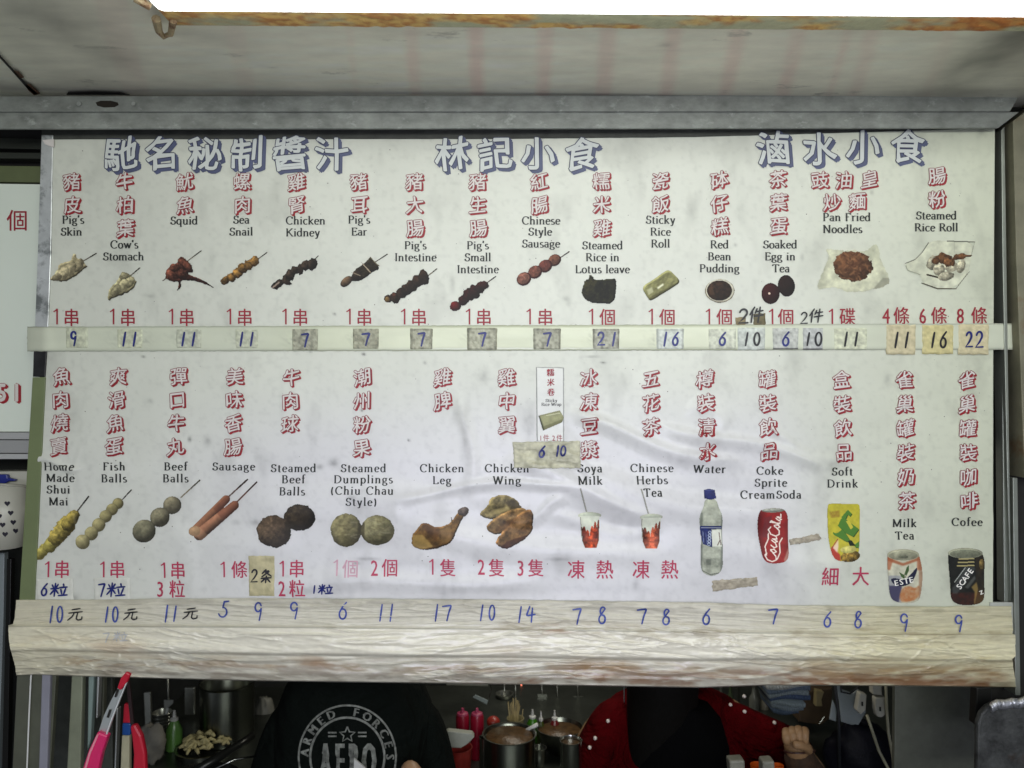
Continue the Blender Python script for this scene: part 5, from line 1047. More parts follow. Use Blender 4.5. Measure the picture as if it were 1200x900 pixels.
rf = thing('aluminium_door_frame', 'tall aluminium frame rails standing at the end of the menu board', 'door frame', P(1180, 800, .01))
M_ALG = mat('greyish_aluminium', (.30, .32, .28), .45, .7, var=.12, vs=20)
vstrip('frame_rail', M_ALG, [(1173.5, 152), (1177.5, 148), (1185, 705), (1180.5, 560), (1175, 300)], -.004, .03, rf, 'thin pale rail')
vstrip('frame_rail', M_ALG, [(1174, 390), (1179.6, 390), (1182, 706), (1177, 706)], .004, .02, rf, 'second thin rail behind')
vstrip('frame_post', mat('weathered_post', (.20, .19, .13), .6, .3, var=.25, vs=12, dirt=(.16, .09, .04), dscale=7, dthr=.56), [(1187, 142), (1240, 100), (1240, 560), (1201, 560), (1191, 300)], -.020, .04, rf, 'weathered brown post')
vstrip('frame_rail', M_ALG, [(1187, 560), (1192.5, 560), (1196, 815), (1190, 815)], -.006, .03, rf, 'lower pale rail beside the ledge')
vstrip('dark_channel', M_DARK, [(1158, 146), (1250, 100), (1250, 900), (1158, 900)], .035, .01, rf, 'dark recess behind the rails')  # near-black sheet filling the gap behind the rails
mb = MB(); mb.quadbox([(1160, 706), (1187, 706), (1191, 742), (1160, 742)], -.002, .004); mb.build('tape_end', mat('dusty_tape', (.40, .41, .37), .5, var=.2, vs=30, bump=.5, bs=40), ledge, label='dusty grey tape end')

# neighbouring board and rails at the left
nb = thing('neighbour_board', 'edge of a second white price board with red letters beside the corner strip', 'price board', P(0, 500, .05))
f5 = flat(.05)
def nbox(name, m, c, th=.012, Y=.05, label=None, par=None): mb = MB(); mb.quadbox(c, Y, th); return mb.build(name, m, par or nb, label=label, bevel=.0006)
M_NB = mat('white_board', tuple(lin((205, 212, 200)) * KP), .35, var=.03, vs=5)
nbox('board_panel', M_NB, [(-90, 214), (60, 216), (60, 506), (-90, 506)])
nbox('board_header', mat('olive_header', (.10, .12, .05), .5, var=.1), [(-90, 193), (60, 195), (60, 214), (-90, 212)])
for c in ([(-90, 160), (60, 163), (60, 175), (-90, 172)], [(-90, 178), (60, 179), (60, 186), (-90, 185)]): nbox('top_rail', mat('dark_rail', (.05, .055, .045), .4, .6), c, .02, .045)
for c, k in (([(-90, 506.6), (60, 507), (60, 515), (-90, 514.6)], .55), ([(-90, 515.6), (60, 516), (60, 531), (-90, 530.6)], .45), ([(-90, 531.6), (60, 532), (60, 538), (-90, 538)], .6)): nbox('bottom_rail', mat('satin_aluminium', (k, k, k * .97), .35, .5), c, .02, .044)
nbox('recess_board', M_DARK, [(-90, 150), (60, 150), (60, 216), (-90, 216)], .01, .075)
ink = Ink()
V, F = cjk('個', 20, 258, 24, 25); ink.add(V, F, 0)
V, F = cjk('個', 20.4, 258.2, 24, 25); ink.add(V, F, SL)
ink.build('red_character', flat(.0495), [M_RED], nb, 'red printed counter word')
ink = Ink()
for ch, x in (('S', -15), ('5', 2), ('1', 19.5)):
    V, F = glyph(ch); w_ = (V[:, 0].max() + V[:, 0].min()) / 2; s_ = 26
    V = np.stack([x + (V[:, 0] - w_) * s_ * .9, 470 - V[:, 1] * 29], 1)
    for k, d in enumerate((0, 1.4, 2.8)):
        for a in range(4): ink.add(V + (d + 1.3 * math.cos(a * 1.57), d * .6 + 1.3 * math.sin(a * 1.57)), F, SL * (8 - k * 2) + a * 1e-6 - (0 if k else 0), 1)
    for a in range(4): ink.add(V + (.7 * math.cos(a * 1.57), .7 * math.sin(a * 1.57)), F, SL * 12 + a * 2e-6, 0)
ink.build('red_number', flat(.0494), [M_FILL, M_REDS], nb, 'pale number with a red shadow')
# items under the neighbouring board
bw = MB(); bw.quadbox([(-160, 536), (80, 536), (80, 930), (-160, 930)], .165, .01)
structure(bw.build('wall', mat('dark_plaster', (.016, .018, .014), .8, var=.3)))
M_CREAM = mat('cream_plastic', (.50, .49, .42), .35, var=.05)
mb = MB(); mb.quadbox([(-60, 553), (34, 552), (32, 569), (-60, 572)], .075, .03); tag(mb.build('white_box', M_CREAM, None, bevel=.002), 'white plastic box edge behind the basket under the neighbouring board', 'box')
mb = MB(); mb.quadbox([(-30, 556), (8, 556), (9, 560), (18, 562), (17, 564), (10, 564), (0, 570), (-30, 572)], .066, .008); tag(mb.build('blue_clip', mat('blue_plastic', (.02, .03, .22), .3), None, bevel=.002), 'small dark blue plastic clip above the basket', 'clip')
bk = thing('plastic_basket', 'cream plastic basket with rows of heart shaped holes', 'basket', P(0, 646, .08))
# curved basket wall
nb_ = 24; V = []; F = []
for j, (ya, yb_) in enumerate(((568, 0), (645, 1))):
    for i in range(nb_):
        a = -1.1 + 2.5 * i / (nb_ - 1); cx, cz = -12, 0
        px_ = cx + 52 * math.sin(a) * (1 - .10 * yb_); Y = .02 + .06 * (1 - math.cos(a)) + .02
        py_ = ya + (12 * (1 - math.cos(a)) * -1 if yb_ else 5 * (1 - math.cos(a)))
        V.append(P(px_, py_, Y))
F = [(i, i + 1, i + 1 + nb_, i + nb_) for i in range(nb_ - 1)]
o = mesh_obj('basket_wall', V, F, M_CREAM, bk, True); sdf = o.modifiers.new('thick', 'SOLIDIFY'); sdf.thickness = .002
mb = MB(); mb.tube(V[:nb_], .0028, 8); mb.build('rim', mat('grey_rim', (.35, .34, .28), .3), bk, smooth=True)
bvh = BVHTree.FromPolygons([Vector(v) for v in V], F)
mh = mat('hole_dark', (.01, .008, .02), .7)
def heart(cx, cy, s):
    t = np.linspace(0, 2 * np.pi, 18, endpoint=False); x = 16 * np.sin(t) ** 3; y = -(13 * np.cos(t) - 5 * np.cos(2 * t) - 2 * np.cos(3 * t) - np.cos(4 * t)); return np.stack([cx + x * s / 16, cy + y * s / 16], 1)
for x, y in ((8.5, 590), (12.5, 601), (15.5, 612), (18.5, 622), (-1, 605), (3, 615), (6, 626), (-8, 594), (-4, 632)):
    pts = heart(x, y, 3.5); q = []
    for a, b in pts:
        d = Vector(rays(a, b)).normalized(); h_ = bvh.ray_cast(Vector((0, -DIST, 0)), d)[0]; q.append(tuple((h_ if h_ else Vector(P(a, b, .05))) - d * .0022))
    mesh_obj('heart_hole', q, [tuple(range(len(q)))], mh, bk)
for c, m, lab in (([(-30, 650), (5, 648), (4, 720), (-2, 905), (-30, 905)], mat('grey_glass', (.22, .25, .26), .25), 'pale grey panel under the basket'), ([(8, 655), (13, 655), (9, 905), (2, 905)], mat('black_post_metal', (.02, .02, .018), .3, .7), 'thin black post under the basket')):
    mb = MB(); mb.quadbox(c, .10, .012); tag(mb.build('metal_post' if 'post' in lab else 'grey_sheet', m, None, bevel=.0008), lab, 'post' if 'post' in lab else 'panel')

# ------------------------------------------------------------------ kitchen shell
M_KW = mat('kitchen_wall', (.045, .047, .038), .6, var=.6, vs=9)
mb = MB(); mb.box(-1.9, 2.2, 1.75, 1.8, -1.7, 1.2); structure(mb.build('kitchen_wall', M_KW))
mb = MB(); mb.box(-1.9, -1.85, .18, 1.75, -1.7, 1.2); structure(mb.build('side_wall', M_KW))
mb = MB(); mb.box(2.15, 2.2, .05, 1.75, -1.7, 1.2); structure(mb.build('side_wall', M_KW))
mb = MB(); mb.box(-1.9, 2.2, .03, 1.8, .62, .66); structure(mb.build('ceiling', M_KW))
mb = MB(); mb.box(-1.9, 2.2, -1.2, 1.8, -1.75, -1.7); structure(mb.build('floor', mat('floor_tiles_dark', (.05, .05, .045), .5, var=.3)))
zC = -.93
ct = thing('steel_counter', 'dark stainless kitchen counter below the menu', 'counter', (.1, .4, zC))
mb = MB(); mb.box(-1.0, 1.3, .22, 1.2, zC - .03, zC); mb.build('counter_top', mat('dark_steel_top', (.10, .11, .095), .35, .8, var=.3, vs=10), ct, bevel=.003)
for x in (-.95, 1.2):
    for y in (.26, 1.14): mb = MB(); mb.box(x, x + .04, y, y + .04, -1.7, zC - .03); mb.build('leg', M_ALU, ct)
# whole goods shown on the counter: depth from where their foot meets it
def foot(px, py): return Pz(px, py, zC)
def pot(name, label, cat_, px, pyb, rim_px, py_top, m, prof=None, inner=None, smooth=2, z0=None, group=None):
    b = foot(px, pyb) if z0 is None else Pz(px, pyb, z0); s = mm(float(b[1])); r = rim_px * s; H = (pyb - py_top) * s
    t = thing(name, label, cat_, b, group); mb = MB()
    pr = prof or [(0, .92), (.02, 1.0), (.97, 1.0), (1.0, 1.06), (1.0, 1.0), (.96, .95), (.08, .92)]
    mb.lathe(b, [(h * H, k * r) for h, k in pr], 36); mb.build('body', m, t, smooth=smooth)
    if inner:
        mb = MB(); mb.lathe((b[0], b[1], b[2] + H * inner[0]), [(0, r * .93), (.004, r * .9)], 24); mb.build('contents', inner[1], t, smooth=True)
    return t, b, r, H, s
M_POT = mat('stainless', (.50, .51, .47), .22, 1.0, var=.12, vs=10)
M_POTD = mat('dark_stainless', (.20, .21, .18), .28, 1.0, var=.2, vs=8)
M_BROWN = mat('brown_sauce', (.09, .05, .02), .35, var=.5, vs=60, bump=1, bs=100)
pot('large_stock_pot', 'large dark steel stock pot behind the cream ginger tray', 'pot', 266, 866, 30, 800, M_POTD)
pot('stock_pot', 'tall dull steel pot holding the white handled spoon', 'pot', 597, 905, 30, 860, M_POTD, inner=(.9, M_BROWN))
pot('steel_canister', 'steel canister with a pale rim in front of the wok', 'canister', 669, 930, 12.5, 868, M_POT, inner=(.9, M_BROWN))
pot('steel_cup', 'small steel cup standing on the counter', 'cup', 632, 899, 8, 876, M_POT, [(0, .55), (.1, .7), (.6, .95), (.95, 1), (1, 1.08), (1, 1), (.5, .85), (.1, .6)])
pot('steel_canister', 'narrow steel canister beside the tub of red sauce', 'canister', 568, 905, 6.5, 864, M_POT)
pot('wok', 'wide shallow wok with brown sauce', 'wok', 656, 882, 27, 852, M_POTD, [(0, .4), (.35, .8), (.9, 1), (1, 1.03), (1, .98), (.4, .76), (.1, .4)], inner=(.8, M_BROWN))
# tray of ginger
t, b, r, H, s = pot('ginger_tray', 'shallow tray heaped with cream coloured ginger pieces', 'tray', 240, 882, 31, 874, M_POTD)
gm = mat('ginger', (.50, .44, .22), .7, var=.25, vs=40)
for k in range(60):
    a = random.uniform(0, 6.28); q_ = random.random() ** .5; x = b[0] + q_ * r * .9 * math.cos(a); y = b[1] + q_ * r * .7 * math.sin(a); z = b[2] + H + .035 * (1 - q_) * random.uniform(.5, 1) + .006
    L_ = random.uniform(.008, .018); an = random.uniform(0, 3.14); mb = MB(); mb.tube([(x - L_ * math.cos(an), y - L_ * math.sin(an), z), (x, y, z + .004), (x + L_ * math.cos(an), y + L_ * math.sin(an), z - .003)], [.003, .0055, .003], 6); mb.build('ginger_piece', gm, t, smooth=True)
def bottle(label, px, pyb, w_, top, m, tip, liquid=None, group=None, tipc=None):
    b = foot(px, pyb); s = mm(float(b[1])); H = (pyb - top) * s; r = w_ * s
    t = thing('squeeze_bottle', label, 'bottle', b, group); mb = MB(); mb.lathe(b, [(0, r * .9), (.01 * H, r), (.5 * H, r), (.68 * H, r * .6), (.74 * H, r * .45)], 24); mb.build('body', m, t, smooth=2)
    mb = MB(); mb.lathe((b[0], b[1], b[2] + .74 * H), [(0, r * .5), (.06 * H, r * .5), (.09 * H, r * .25), (.26 * H, r * .12)], 16); mb.build('nozzle', tip, t, smooth=2)
M_WTIP = mat('white_plastic', (.55, .55, .52), .35)
bottle('green squeeze bottle with a white nozzle beside the ginger', 204, 878, 9, 833, mat('green_plastic', (.10, .24, .05), .25, spec=.7), M_WTIP)
bottle('squeeze bottle with a green body behind the skewer cup', 624, 870, 8, 832, mat('leaf_green_plastic', (.05, .20, .01), .3), M_WTIP)
bottle('clear olive squeeze bottle with a bright tip', 634, 876, 5, 834, mat('olive_plastic', (.05, .07, .01), .3), M_WTIP)
bottle('dark red squeeze bottle with a bright tip in the wok', 650, 874, 7, 833, mat('dark_red_plastic', (.16, .01, .012), .3), M_WTIP)
M_RPL = mat('red_plastic', (.26, .006, .022), .3)
for px, lab in ((542, 'shaded red sauce bottle next to the wall'), (559, 'brighter red sauce bottle next to the tomato')):
    b = foot(px, 888); s = mm(float(b[1])); t = thing('sauce_bottle', lab, 'bottle', b, 'red sauce bottles'); H = 50 * s; r = 7.8 * s
    mb = MB(); mb.lathe(b, [(0, r * .95), (.02 * H, r), (.94 * H, r), (H, r * .9)], 24); mb.build('body', M_RPL, t, smooth=2)
    mb = MB(); mb.lathe((b[0], b[1], b[2] + H), [(0, r * .85), (.004, r * .8), (.006, r * .3), (.016, r * .2)], 16); mb.build('cap', mat('pink_cap', (.35, .04, .10), .4), t, smooth=2)
b = foot(578, 878); mb = MB(); r = .0175
for k in range(1): 
    prof_ = [(r * .1 + r * 1.7 * (1 - math.cos(a)) / 2, r * math.sin(a) + .0004) for a in np.linspace(.1, 3.0, 12)]; mb.lathe((b[0], b[1], b[2] + .055), prof_, 20)
mb.lathe(b, [(0, .014), (.055, .012)], 12)
tag(mb.build('tomato_cup', mat('tomato_red', (.30, .03, .02), .35, var=.3, vs=30), None, smooth=2), 'round red tomato sitting on a small cup beside the sauce bottles', 'tomato')
# skewer cup
t, b, r, H, s = pot('skewer_cup', 'pale cup packed with bamboo skewers', 'cup', 604, 880, 9.5, 842, mat('bamboo_cup', (.30, .26, .13), .6, var=.2))
bm_ = mat('bamboo', (.42, .34, .16), .6, var=.2)
for k in range(26):
    a = random.uniform(0, 6.28); q_ = random.uniform(0, .8); x = b[0] + q_ * r * math.cos(a); y = b[1] + q_ * r * math.sin(a); l_ = random.uniform(.02, .055)
    mb = MB(); mb.tube([(x, y, b[2] + H * .5), (x + random.uniform(-.012, .012), y, b[2] + H + l_)], .0011, 5); mb.build('skewer', bm_, t)
# tub of red sauce with a pale lid
t, b, r, H, s = pot('sauce_tub', 'clear tub of red sauce under a tilted pale lid', 'tub', 538, 925, 15, 876, mat('tub_red', (.20, .02, .015), .3, var=.4, vs=25), [(0, .78), (.03, .82), (.97, 1), (1, 1.04), (1, .98), (.2, .8)])
mb = MB(); mb.quadbox([(519, 860), (525, 857), (553, 860), (556, 864), (548, 872), (540, 877), (524, 876)], float(b[1]) - .03, .02); mb.build('lid', mat('pale_lid', (.30, .31, .26), .5, var=.15), t, bevel=.002)
# spoon
mb = MB(); Y = float(foot(610, 895)[1]); a0 = P(609, 860, Y); a1 = P(630, 849, Y - .02); mb.tube([a0, (a0 + a1) / 2, a1], [.0035, .0045, .005], 8); mb.tube([a0, P(600, 868, Y + .02)], [.0035, .003], 6)
tag(mb.build('spoon', M_WTIP, None, smooth=True), 'white handled spoon leaning out of the tall dull pot', 'spoon')
# frying pan with long handle
b = foot(262, 915); t = thing('frying_pan', 'black frying pan whose long handle slants towards the ginger', 'pan', b)
mb = MB(); mb.tube([P(228, 905, .38), P(255, 888, .42), P(280, 873, .46), P(296, 862, .50)], [.011, .010, .009, .008], 10); mb.build('handle', mat('black_iron', (.015, .016, .014), .3, .3), t, smooth=True)
mb = MB(); mb.lathe(P(232, 935, .36), [(0, .05), (.012, .075), (.035, .088), (.036, .085), (.012, .07)], 30); mb.build('pan_body', mat('black_iron2', (.02, .021, .018), .25, .6), t, smooth=2)
mb = MB(); mb.tube([P(250, 902, .34), P(275, 890, .36), P(300, 886, .38)], .0022, 6); tag(mb.build('wire_rod', M_POT, None, smooth=True), 'thin bright steel rod lying beside the frying pan handle', 'rod')
# hanging white label hook, shelf edge, red lamp dot
mb = MB(); mb.quadbox([(523, 790), (572, 792), (572, 804.5), (523, 803.5)], 1.0, .02); tag(mb.build('shelf_board', mat('pale_shelf', (.30, .30, .25), .6, var=.2), None, bevel=.002), 'pale shelf board under the ledge beyond the red sauce bottles', 'shelf')
hk = thing('hanging_hook', 'bent wire hook holding a small pale blue label', 'hook', P(572, 815, .9))
mb = MB(); mb.tube([P(574, 800, .9), P(576, 808, .9), P(573, 818, .9), P(570, 823, .9)], .0016, 6); mb.build('wire', M_POT, hk)
mb = MB(); mb.quadbox([(554, 817), (557, 814.5), (572, 821), (570.5, 825.5)], .89, .003); mb.build('label_card', mat('pale_blue_card', (.32, .38, .38), .5), hk)
mb = MB(); mb.lathe(P(611, 802, 1.2), [(-.003, .001), (0, .003), (.003, .001)], 10); tag(mb.build('indicator_lamp', mat('red_led', (.8, .2, .1), .4, emis=((1, .25, .15), 3)), None), 'tiny red indicator lamp glowing in the dark kitchen', 'lamp')

# hanging tools, shelf goods and steel along the back wall
M_LAD = mat('worn_steel', (.42, .43, .38), .3, .9, var=.3, vs=12)
for px, py, ln_, kind, lab in ((603, 806, 20, 0, 'round ladle hanging above the bamboo skewers'), (634, 804, 16, 1, 'slotted spatula hanging beside the green bottle'), (652, 806, 18, 0, 'small ladle hanging above the wok'), (196, 806, 24, 1, 'flat spatula hanging behind the green bottle with a white nozzle'), (676, 803, 22, 1, 'long spatula hanging next to the red shoulder'), (590, 803, 14, 0, 'dark ladle hanging over the tall dull pot')):
    t = thing('ladle' if kind == 0 else 'spatula', lab, 'kitchen tool', P(px, py, 1.1)); mb = MB(); mb.tube([P(px, py - 20, 1.12), P(px + 1, py, 1.12), P(px + 1.5, py + ln_ * .6, 1.1)], .0028, 8); mb.build('handle', M_LAD, t, smooth=True)
    mb = MB(); c_ = P(px + 1.5, py + ln_, 1.1)
    if kind == 0: mb.lathe((c_[0], c_[1], c_[2] - .012), [(0, .006), (.006, .018), (.014, .025), (.024, .028), (.024, .025), (.01, .016)], 24)
    else: mb.quadbox([(px - 4, py + ln_ * .6), (px + 7, py + ln_ * .6), (px + 6, py + ln_ * 1.35), (px - 3, py + ln_ * 1.35)], 1.1, .003)
    mb.build('bowl' if kind == 0 else 'blade', M_LAD, t, smooth=2)
bs = thing('back_shelf', 'steel shelf on the dark back wall behind the sauce bottles', 'shelf', P(620, 852, 1.35))
mb = MB(); mb.quadbox([(500, 846), (700, 846), (700, 851), (500, 851)], 1.3, .2); mb.build('shelf_plate', M_LAD, bs, bevel=.002)
for x in (508, 694): mb = MB(); mb.quadbox([(x, 851), (x + 4, 851), (x + 4, 890), (x, 890)], 1.45, .01); mb.build('bracket', M_LAD, bs)
for px, rw, top, cc, lab in ((522, 8, 826, (.13, .12, .09), 'dull jar on the back shelf beside the wall'), (583, 7, 829, (.16, .13, .05), 'ochre jar on the back shelf behind the tomato'), (643, 9, 822, (.10, .13, .05), 'olive jar on the back shelf behind the clear bottle'), (664, 7, 820, (.17, .16, .14), 'pale jar on the back shelf above the wok'), (683, 7, 826, (.10, .05, .03), 'brown jar on the back shelf near the red shoulder')):
    b = P(px, 846.5, 1.38); s_ = mm(1.38); t = thing('jar', lab, 'jar', b); H = (846 - top) * s_; r = rw * s_; mb = MB(); mb.lathe(b, [(0, r * .9), (.01, r), (.75 * H, r), (.84 * H, r * .8)], 24); mb.build('glass', mat('jar_tone', cc, .2, var=.4, vs=20), t, smooth=2); mb = MB(); mb.lathe((b[0], b[1], b[2] + .84 * H), [(0, r * .85), (.16 * H, r * .85), (.16 * H + .001, r * .7)], 24); mb.build('lid', M_LAD, t, smooth=2)
for c_, lab in (([(168, 812), (176, 811), (178, 862), (170, 862)], 'thin upright added steel reflector between the red grip and the green bottle'), ([(216, 806), (228, 806), (228, 838), (216, 838)], 'narrow added steel reflector catching light beside the large pot')):
    mb = MB(); mb.quadbox(c_, .95, .01); tag(mb.build('reflector_plate', M_LAD, None, bevel=.002), lab, 'reflector plate')  # plates added as reflectors to bring glints into the kitchen

def bowls(px, pyb, rpx, n, lab, m):
    b = foot(px, pyb); s_ = mm(float(b[1])); t = thing('bowl_stack', lab, 'bowls', b)
    for k in range(n):
        mb = MB(); r = rpx * s_; mb.lathe((b[0], b[1], b[2] + k * .009), [(0, r * .5), (.012, r * .8), (.028, r), (.029, r * .97), (.014, r * .76), (.004, r * .46)], 28); mb.build('bowl', m, t, smooth=2)
bowls(190, 862, 11, 5, 'stack of small steel bowls behind the crumpled grey cloth', M_LAD)
bowls(590, 893, 9, 4, 'low stack of steel bowls between the tub and the tall pot', M_LAD)
for px, pyb, rw, top, cc, lab in ((845, 838, 4, 806, (.12, .13, .11), 'clear bottle standing beyond the red sleeve'), (856, 834, 3.5, 804, (.07, .10, .05), 'dark green bottle standing beyond the red sleeve'), (884, 836, 6, 806, (.16, .17, .15), 'dull glass jar near the folded cloths'), (896, 840, 5, 812, (.20, .19, .15), 'pale jar touching the folded cloths')):
    b = P(px, pyb, 1.0); s_ = mm(1.0); t = thing('glass_bottle', lab, 'bottle', b); H = (pyb - top) * s_; r = rw * s_; mb = MB(); mb.lathe(b, [(0, r * .9), (.005, r), (.6 * H, r), (.75 * H, r * .5), (H, r * .35)], 20); mb.build('glass', mat('bottle_tone', cc, .15, var=.3, vs=20), t, smooth=2); mb = MB(); mb.lathe((b[0], b[1], b[2] + H), [(0, r * .4), (.012, r * .4), (.013, r * .3)], 16); mb.build('cap', M_LAD, t, smooth=2)
mb = MB(); mb.box(float(P(835, 838, .9)[0]), float(P(905, 838, .9)[0]), .9, 1.1, float(P(870, 838, 1.0)[2]) - .012, float(P(870, 838, 1.0)[2])); tag(mb.build('side_shelf', M_LAD, None, bevel=.002), 'short steel shelf carrying bottles beyond the red sleeve', 'shelf')

# left: clear screen, posts, tongs
M_GREYP = mat('grey_green_panel', (.105, .11, .08), .4, .2, var=.2, vs=12)
mb = MB(); mb.quadbox([(20, 786), (66, 786), (58, 912), (14, 912)], .015, .01); tag(mb.build('metal_sheet', M_GREYP, None, bevel=.001), 'grey green metal panel under the end of the taped ledge', 'panel')
mb = MB(); mb.tube([P(36.5, 790, .012), P(34, 840, .012), P(31.5, 905, .012)], .0012, 6); tag(mb.build('hanging_cable', mat('white_cord', (.8, .8, .78), .4), None), 'thin white cable hanging down the grey green panel', 'cable')
def post(c, Y, m, lab, th=.012, name='metal_post', ct_='post'): mb = MB(); mb.quadbox(c, Y, th); return tag(mb.build(name, m, None, bevel=.002), lab, ct_)
post([(49, 786), (59, 786), (55, 905), (45, 905)], .008, mat('lilac_plastic', (.26, .26, .31), .3, var=.06), 'flat lilac grey plastic post beside the thin white cable')
post([(84, 786), (97, 786), (94, 905), (78, 905)], .035, mat('pale_green_metal', (.25, .27, .19), .4, .2, var=.15, vs=15), 'pale green post behind the scratched clear screen')
post([(103.5, 786), (110.5, 786), (106, 868), (102, 880)], .045, mat('teal_glass_edge', (.22, .29, .27), .2), 'pale teal glass edge between the posts')
post([(113.5, 786), (116.5, 786), (114, 842), (112, 842)], .05, M_ALU, 'thin bright rail right of the teal glass edge'.replace('right of', 'next to'))
post([(119, 786), (122, 786), (121, 860), (118, 860)], .07, M_GREYP, 'thin dull rail behind the tongs')
post([(136, 830), (138.3, 830), (135.5, 905), (133.5, 905)], .06, M_ALU, 'short bright rail under the tongs')
post([(58, 786), (132, 786), (132, 905), (50, 905)], .12, mat('dark_screen_backing', (.055, .06, .048), .4, .2, var=.5, vs=9, dirt=(.12, .125, .11), dscale=14, dthr=.58), 'dark smeared steel sheet behind the posts', .01, 'steel_sheet', 'sheet')
tg_ = thing('tongs', 'steel kitchen tongs with a bright pink grip hanging from the ledge', 'tongs', P(125, 900, -.02))
def arm(pts, ws, Y, th=.004):
    a = np.array(pts, float); t_ = np.gradient(a, axis=0); t_ /= np.linalg.norm(t_, axis=1)[:, None]; nr = np.stack([-t_[:, 1], t_[:, 0]], 1) * np.array(ws)[:, None] / 2
    mb = MB(); L = list(map(tuple, a + nr)); R_ = list(map(tuple, a - nr))
    mb.quadbox(L + R_[::-1], Y, th)
    return mb
M_PINKP = mat('pink_rubber', (.70, .02, .14), .35, spec=.6); M_REDP = mat('red_rubber', (.50, .01, .03), .35)
arm([(144, 800), (134, 822), (126, 840), (119, 862)], [5, 8, 9, 9.5], -.012).build('steel_arm', mat('bright_steel', (.62, .66, .64), .3, .7), tg_)
arm([(148, 800), (139, 822), (131, 842), (124, 862)], [1.2, 1.4, 1.5, 1.5], -.017).build('folded_edge', mat('white_edge', (.85, .87, .86), .3, .4), tg_)
for a, b_ in (((138, 808), (135, 817)), ((129, 832), (126, 841))): arm([a, b_], [2.4, 2.6], -.0145, .001).build('slot', M_DARK, tg_)
arm([(120, 860), (111, 882), (104, 908)], [13, 16, 19], -.020, .014).build('grip', M_PINKP, tg_, bevel=.003)
arm([(114.5, 861), (105, 883), (98.5, 906)], [1.8, 2.2, 2.4], -.0215, .004).build('grip_painted_highlight', mat('pink_highlight', (.85, .30, .38), .3), tg_)  # pale strip painted as the highlight on the pink grip
arm([(150, 789), (145, 797), (139, 808)], [6, 9, 5], -.018, .008).build('hinge_cap', M_REDP, tg_, bevel=.002)
t2 = thing('tongs', 'red gripped tongs with a dark blue collar behind the pink tongs', 'tongs', P(155, 900, .05))
arm([(149, 790), (151, 812), (155, 850)], [3, 4, 4], .045).build('steel_arm', mat('dark_arm', (.05, .03, .03), .4, .5), t2)
arm([(149, 825), (148, 848)], [8, 9], .05, .008).build('upper_grip', M_REDP, t2, bevel=.002); arm([(148, 848), (147.5, 862)], [10, 9.5], .046, .014).build('collar', mat('blue_collar', (.01, .07, .28), .35), t2, bevel=.002); arm([(147, 862), (146, 908)], [9, 11], .05, .01).build('cream_sleeve', mat('cream_sleeve', (.42, .40, .27), .6, var=.15), t2, bevel=.002)
arm([(155, 850), (160, 864), (163, 884), (163, 908)], [7, 12, 14, 16], .035, .012).build('grip', M_REDP, t2, bevel=.004)
# crumpled grey cloth
def lump(name, c, rx, ry, rz, m, label, cat_, seed=0, amp=.35, n=26, sq=1.0):
    V = []; F = []
    for i in range(n + 1):
        th_ = math.pi * i / n
        for k in range(n):
            ph = 2 * math.pi * k / n; d = Vector((math.sin(th_) * math.cos(ph), math.sin(th_) * math.sin(ph), math.cos(th_)))
            s = 1 + amp * 2 * (float(fbm(np.array(d.x * 2.2 + 5 + d.z), np.array(d.y * 2.2 + 9 - d.z * 1.7), seed)) - .5); V.append((c[0] + math.copysign(abs(d.x) ** sq, d.x) * rx * s, c[1] + d.y * ry * s, c[2] + math.copysign(abs(d.z) ** sq, d.z) * rz * s))
    for i in range(n):
        for k in range(n): F.append((i * n + k, i * n + (k + 1) % n, (i + 1) * n + (k + 1) % n, (i + 1) * n + k))
    o = mesh_obj(name, V, F, m, None, True); return tag(o, label, cat_)
c = foot(178, 892); lump('cloth', (c[0], c[1], c[2] + .045), .032, .03, .05, mat('grey_cloth', (.24, .23, .20), .85, var=.2), 'crumpled pale grey cloth between the red tongs and the green bottle', 'cloth', 3)
c = P(309, 845, 1.0); lump('plastic_bag', tuple(c), .03, .03, .07, mat('grey_bag', (.20, .20, .17), .5, var=.3), 'crumpled pale bag beside the black shirt', 'bag', 8)

# right side of the kitchen
pst = post([(1049, 786), (1143, 786), (1145, 912), (1048, 912)], .22, mat('grey_pillar', (.085, .09, .070), .55, var=.18, vs=30), 'wide dull grey pillar below the end of the ledge', .012, 'kitchen_pillar', 'pillar')
cs = thing('cloth_stack', 'stack of folded blue and white cloths beside the red sleeve', 'cloth stack', P(930, 836, .75))
cols = [(.34, .36, .34), (.11, .15, .20), (.22, .27, .29), (.05, .08, .15), (.20, .25, .27), (.15, .19, .22), (.06, .09, .14)]
for k in range(7):
    y = 803 + k * 4.6; x0 = 899 + k * 1.2; x1 = 948 - max(0, k - 3) * 4 + (k % 2) * 2
    mb = MB(); n = 14; top = []; bot = []
    for i in range(n):
        u = i / (n - 1); xx = x0 + (x1 - x0) * u; wob = 1.6 * math.sin(u * 5 + k); top.append((xx, y + wob - (u * 3 if k < 4 else -u * 2))); bot.append((xx, y + 5 + wob - (u * 3 if k < 4 else -u * 2)))
    for i in range(n - 1): mb.quadbox([top[i], top[i + 1], bot[i + 1], bot[i]], .66 + .006 * k, .1)
    mb.build('folded_cloth', mat('cloth_tone', cols[k], .85, var=.15, vs=30, bump=.4), cs, smooth=True)
mb = MB(); mb.quadbox([(957, 809), (966, 811), (963, 820), (964, 828), (956, 828)], .80, .02); tag(mb.build('beige_card', mat('beige_card', (.26, .21, .10), .7), None, bevel=.002), 'small beige card standing on the brown box', 'card')
mb = MB(); mb.quadbox([(938, 812), (976, 806), (974, 842), (962, 850), (936, 846)], .83, .1); tag(mb.build('brown_box', mat('brown_cardboard', (.055, .033, .014), .7, var=.3), None, bevel=.003), 'dark brown box behind the folded cloths', 'box')
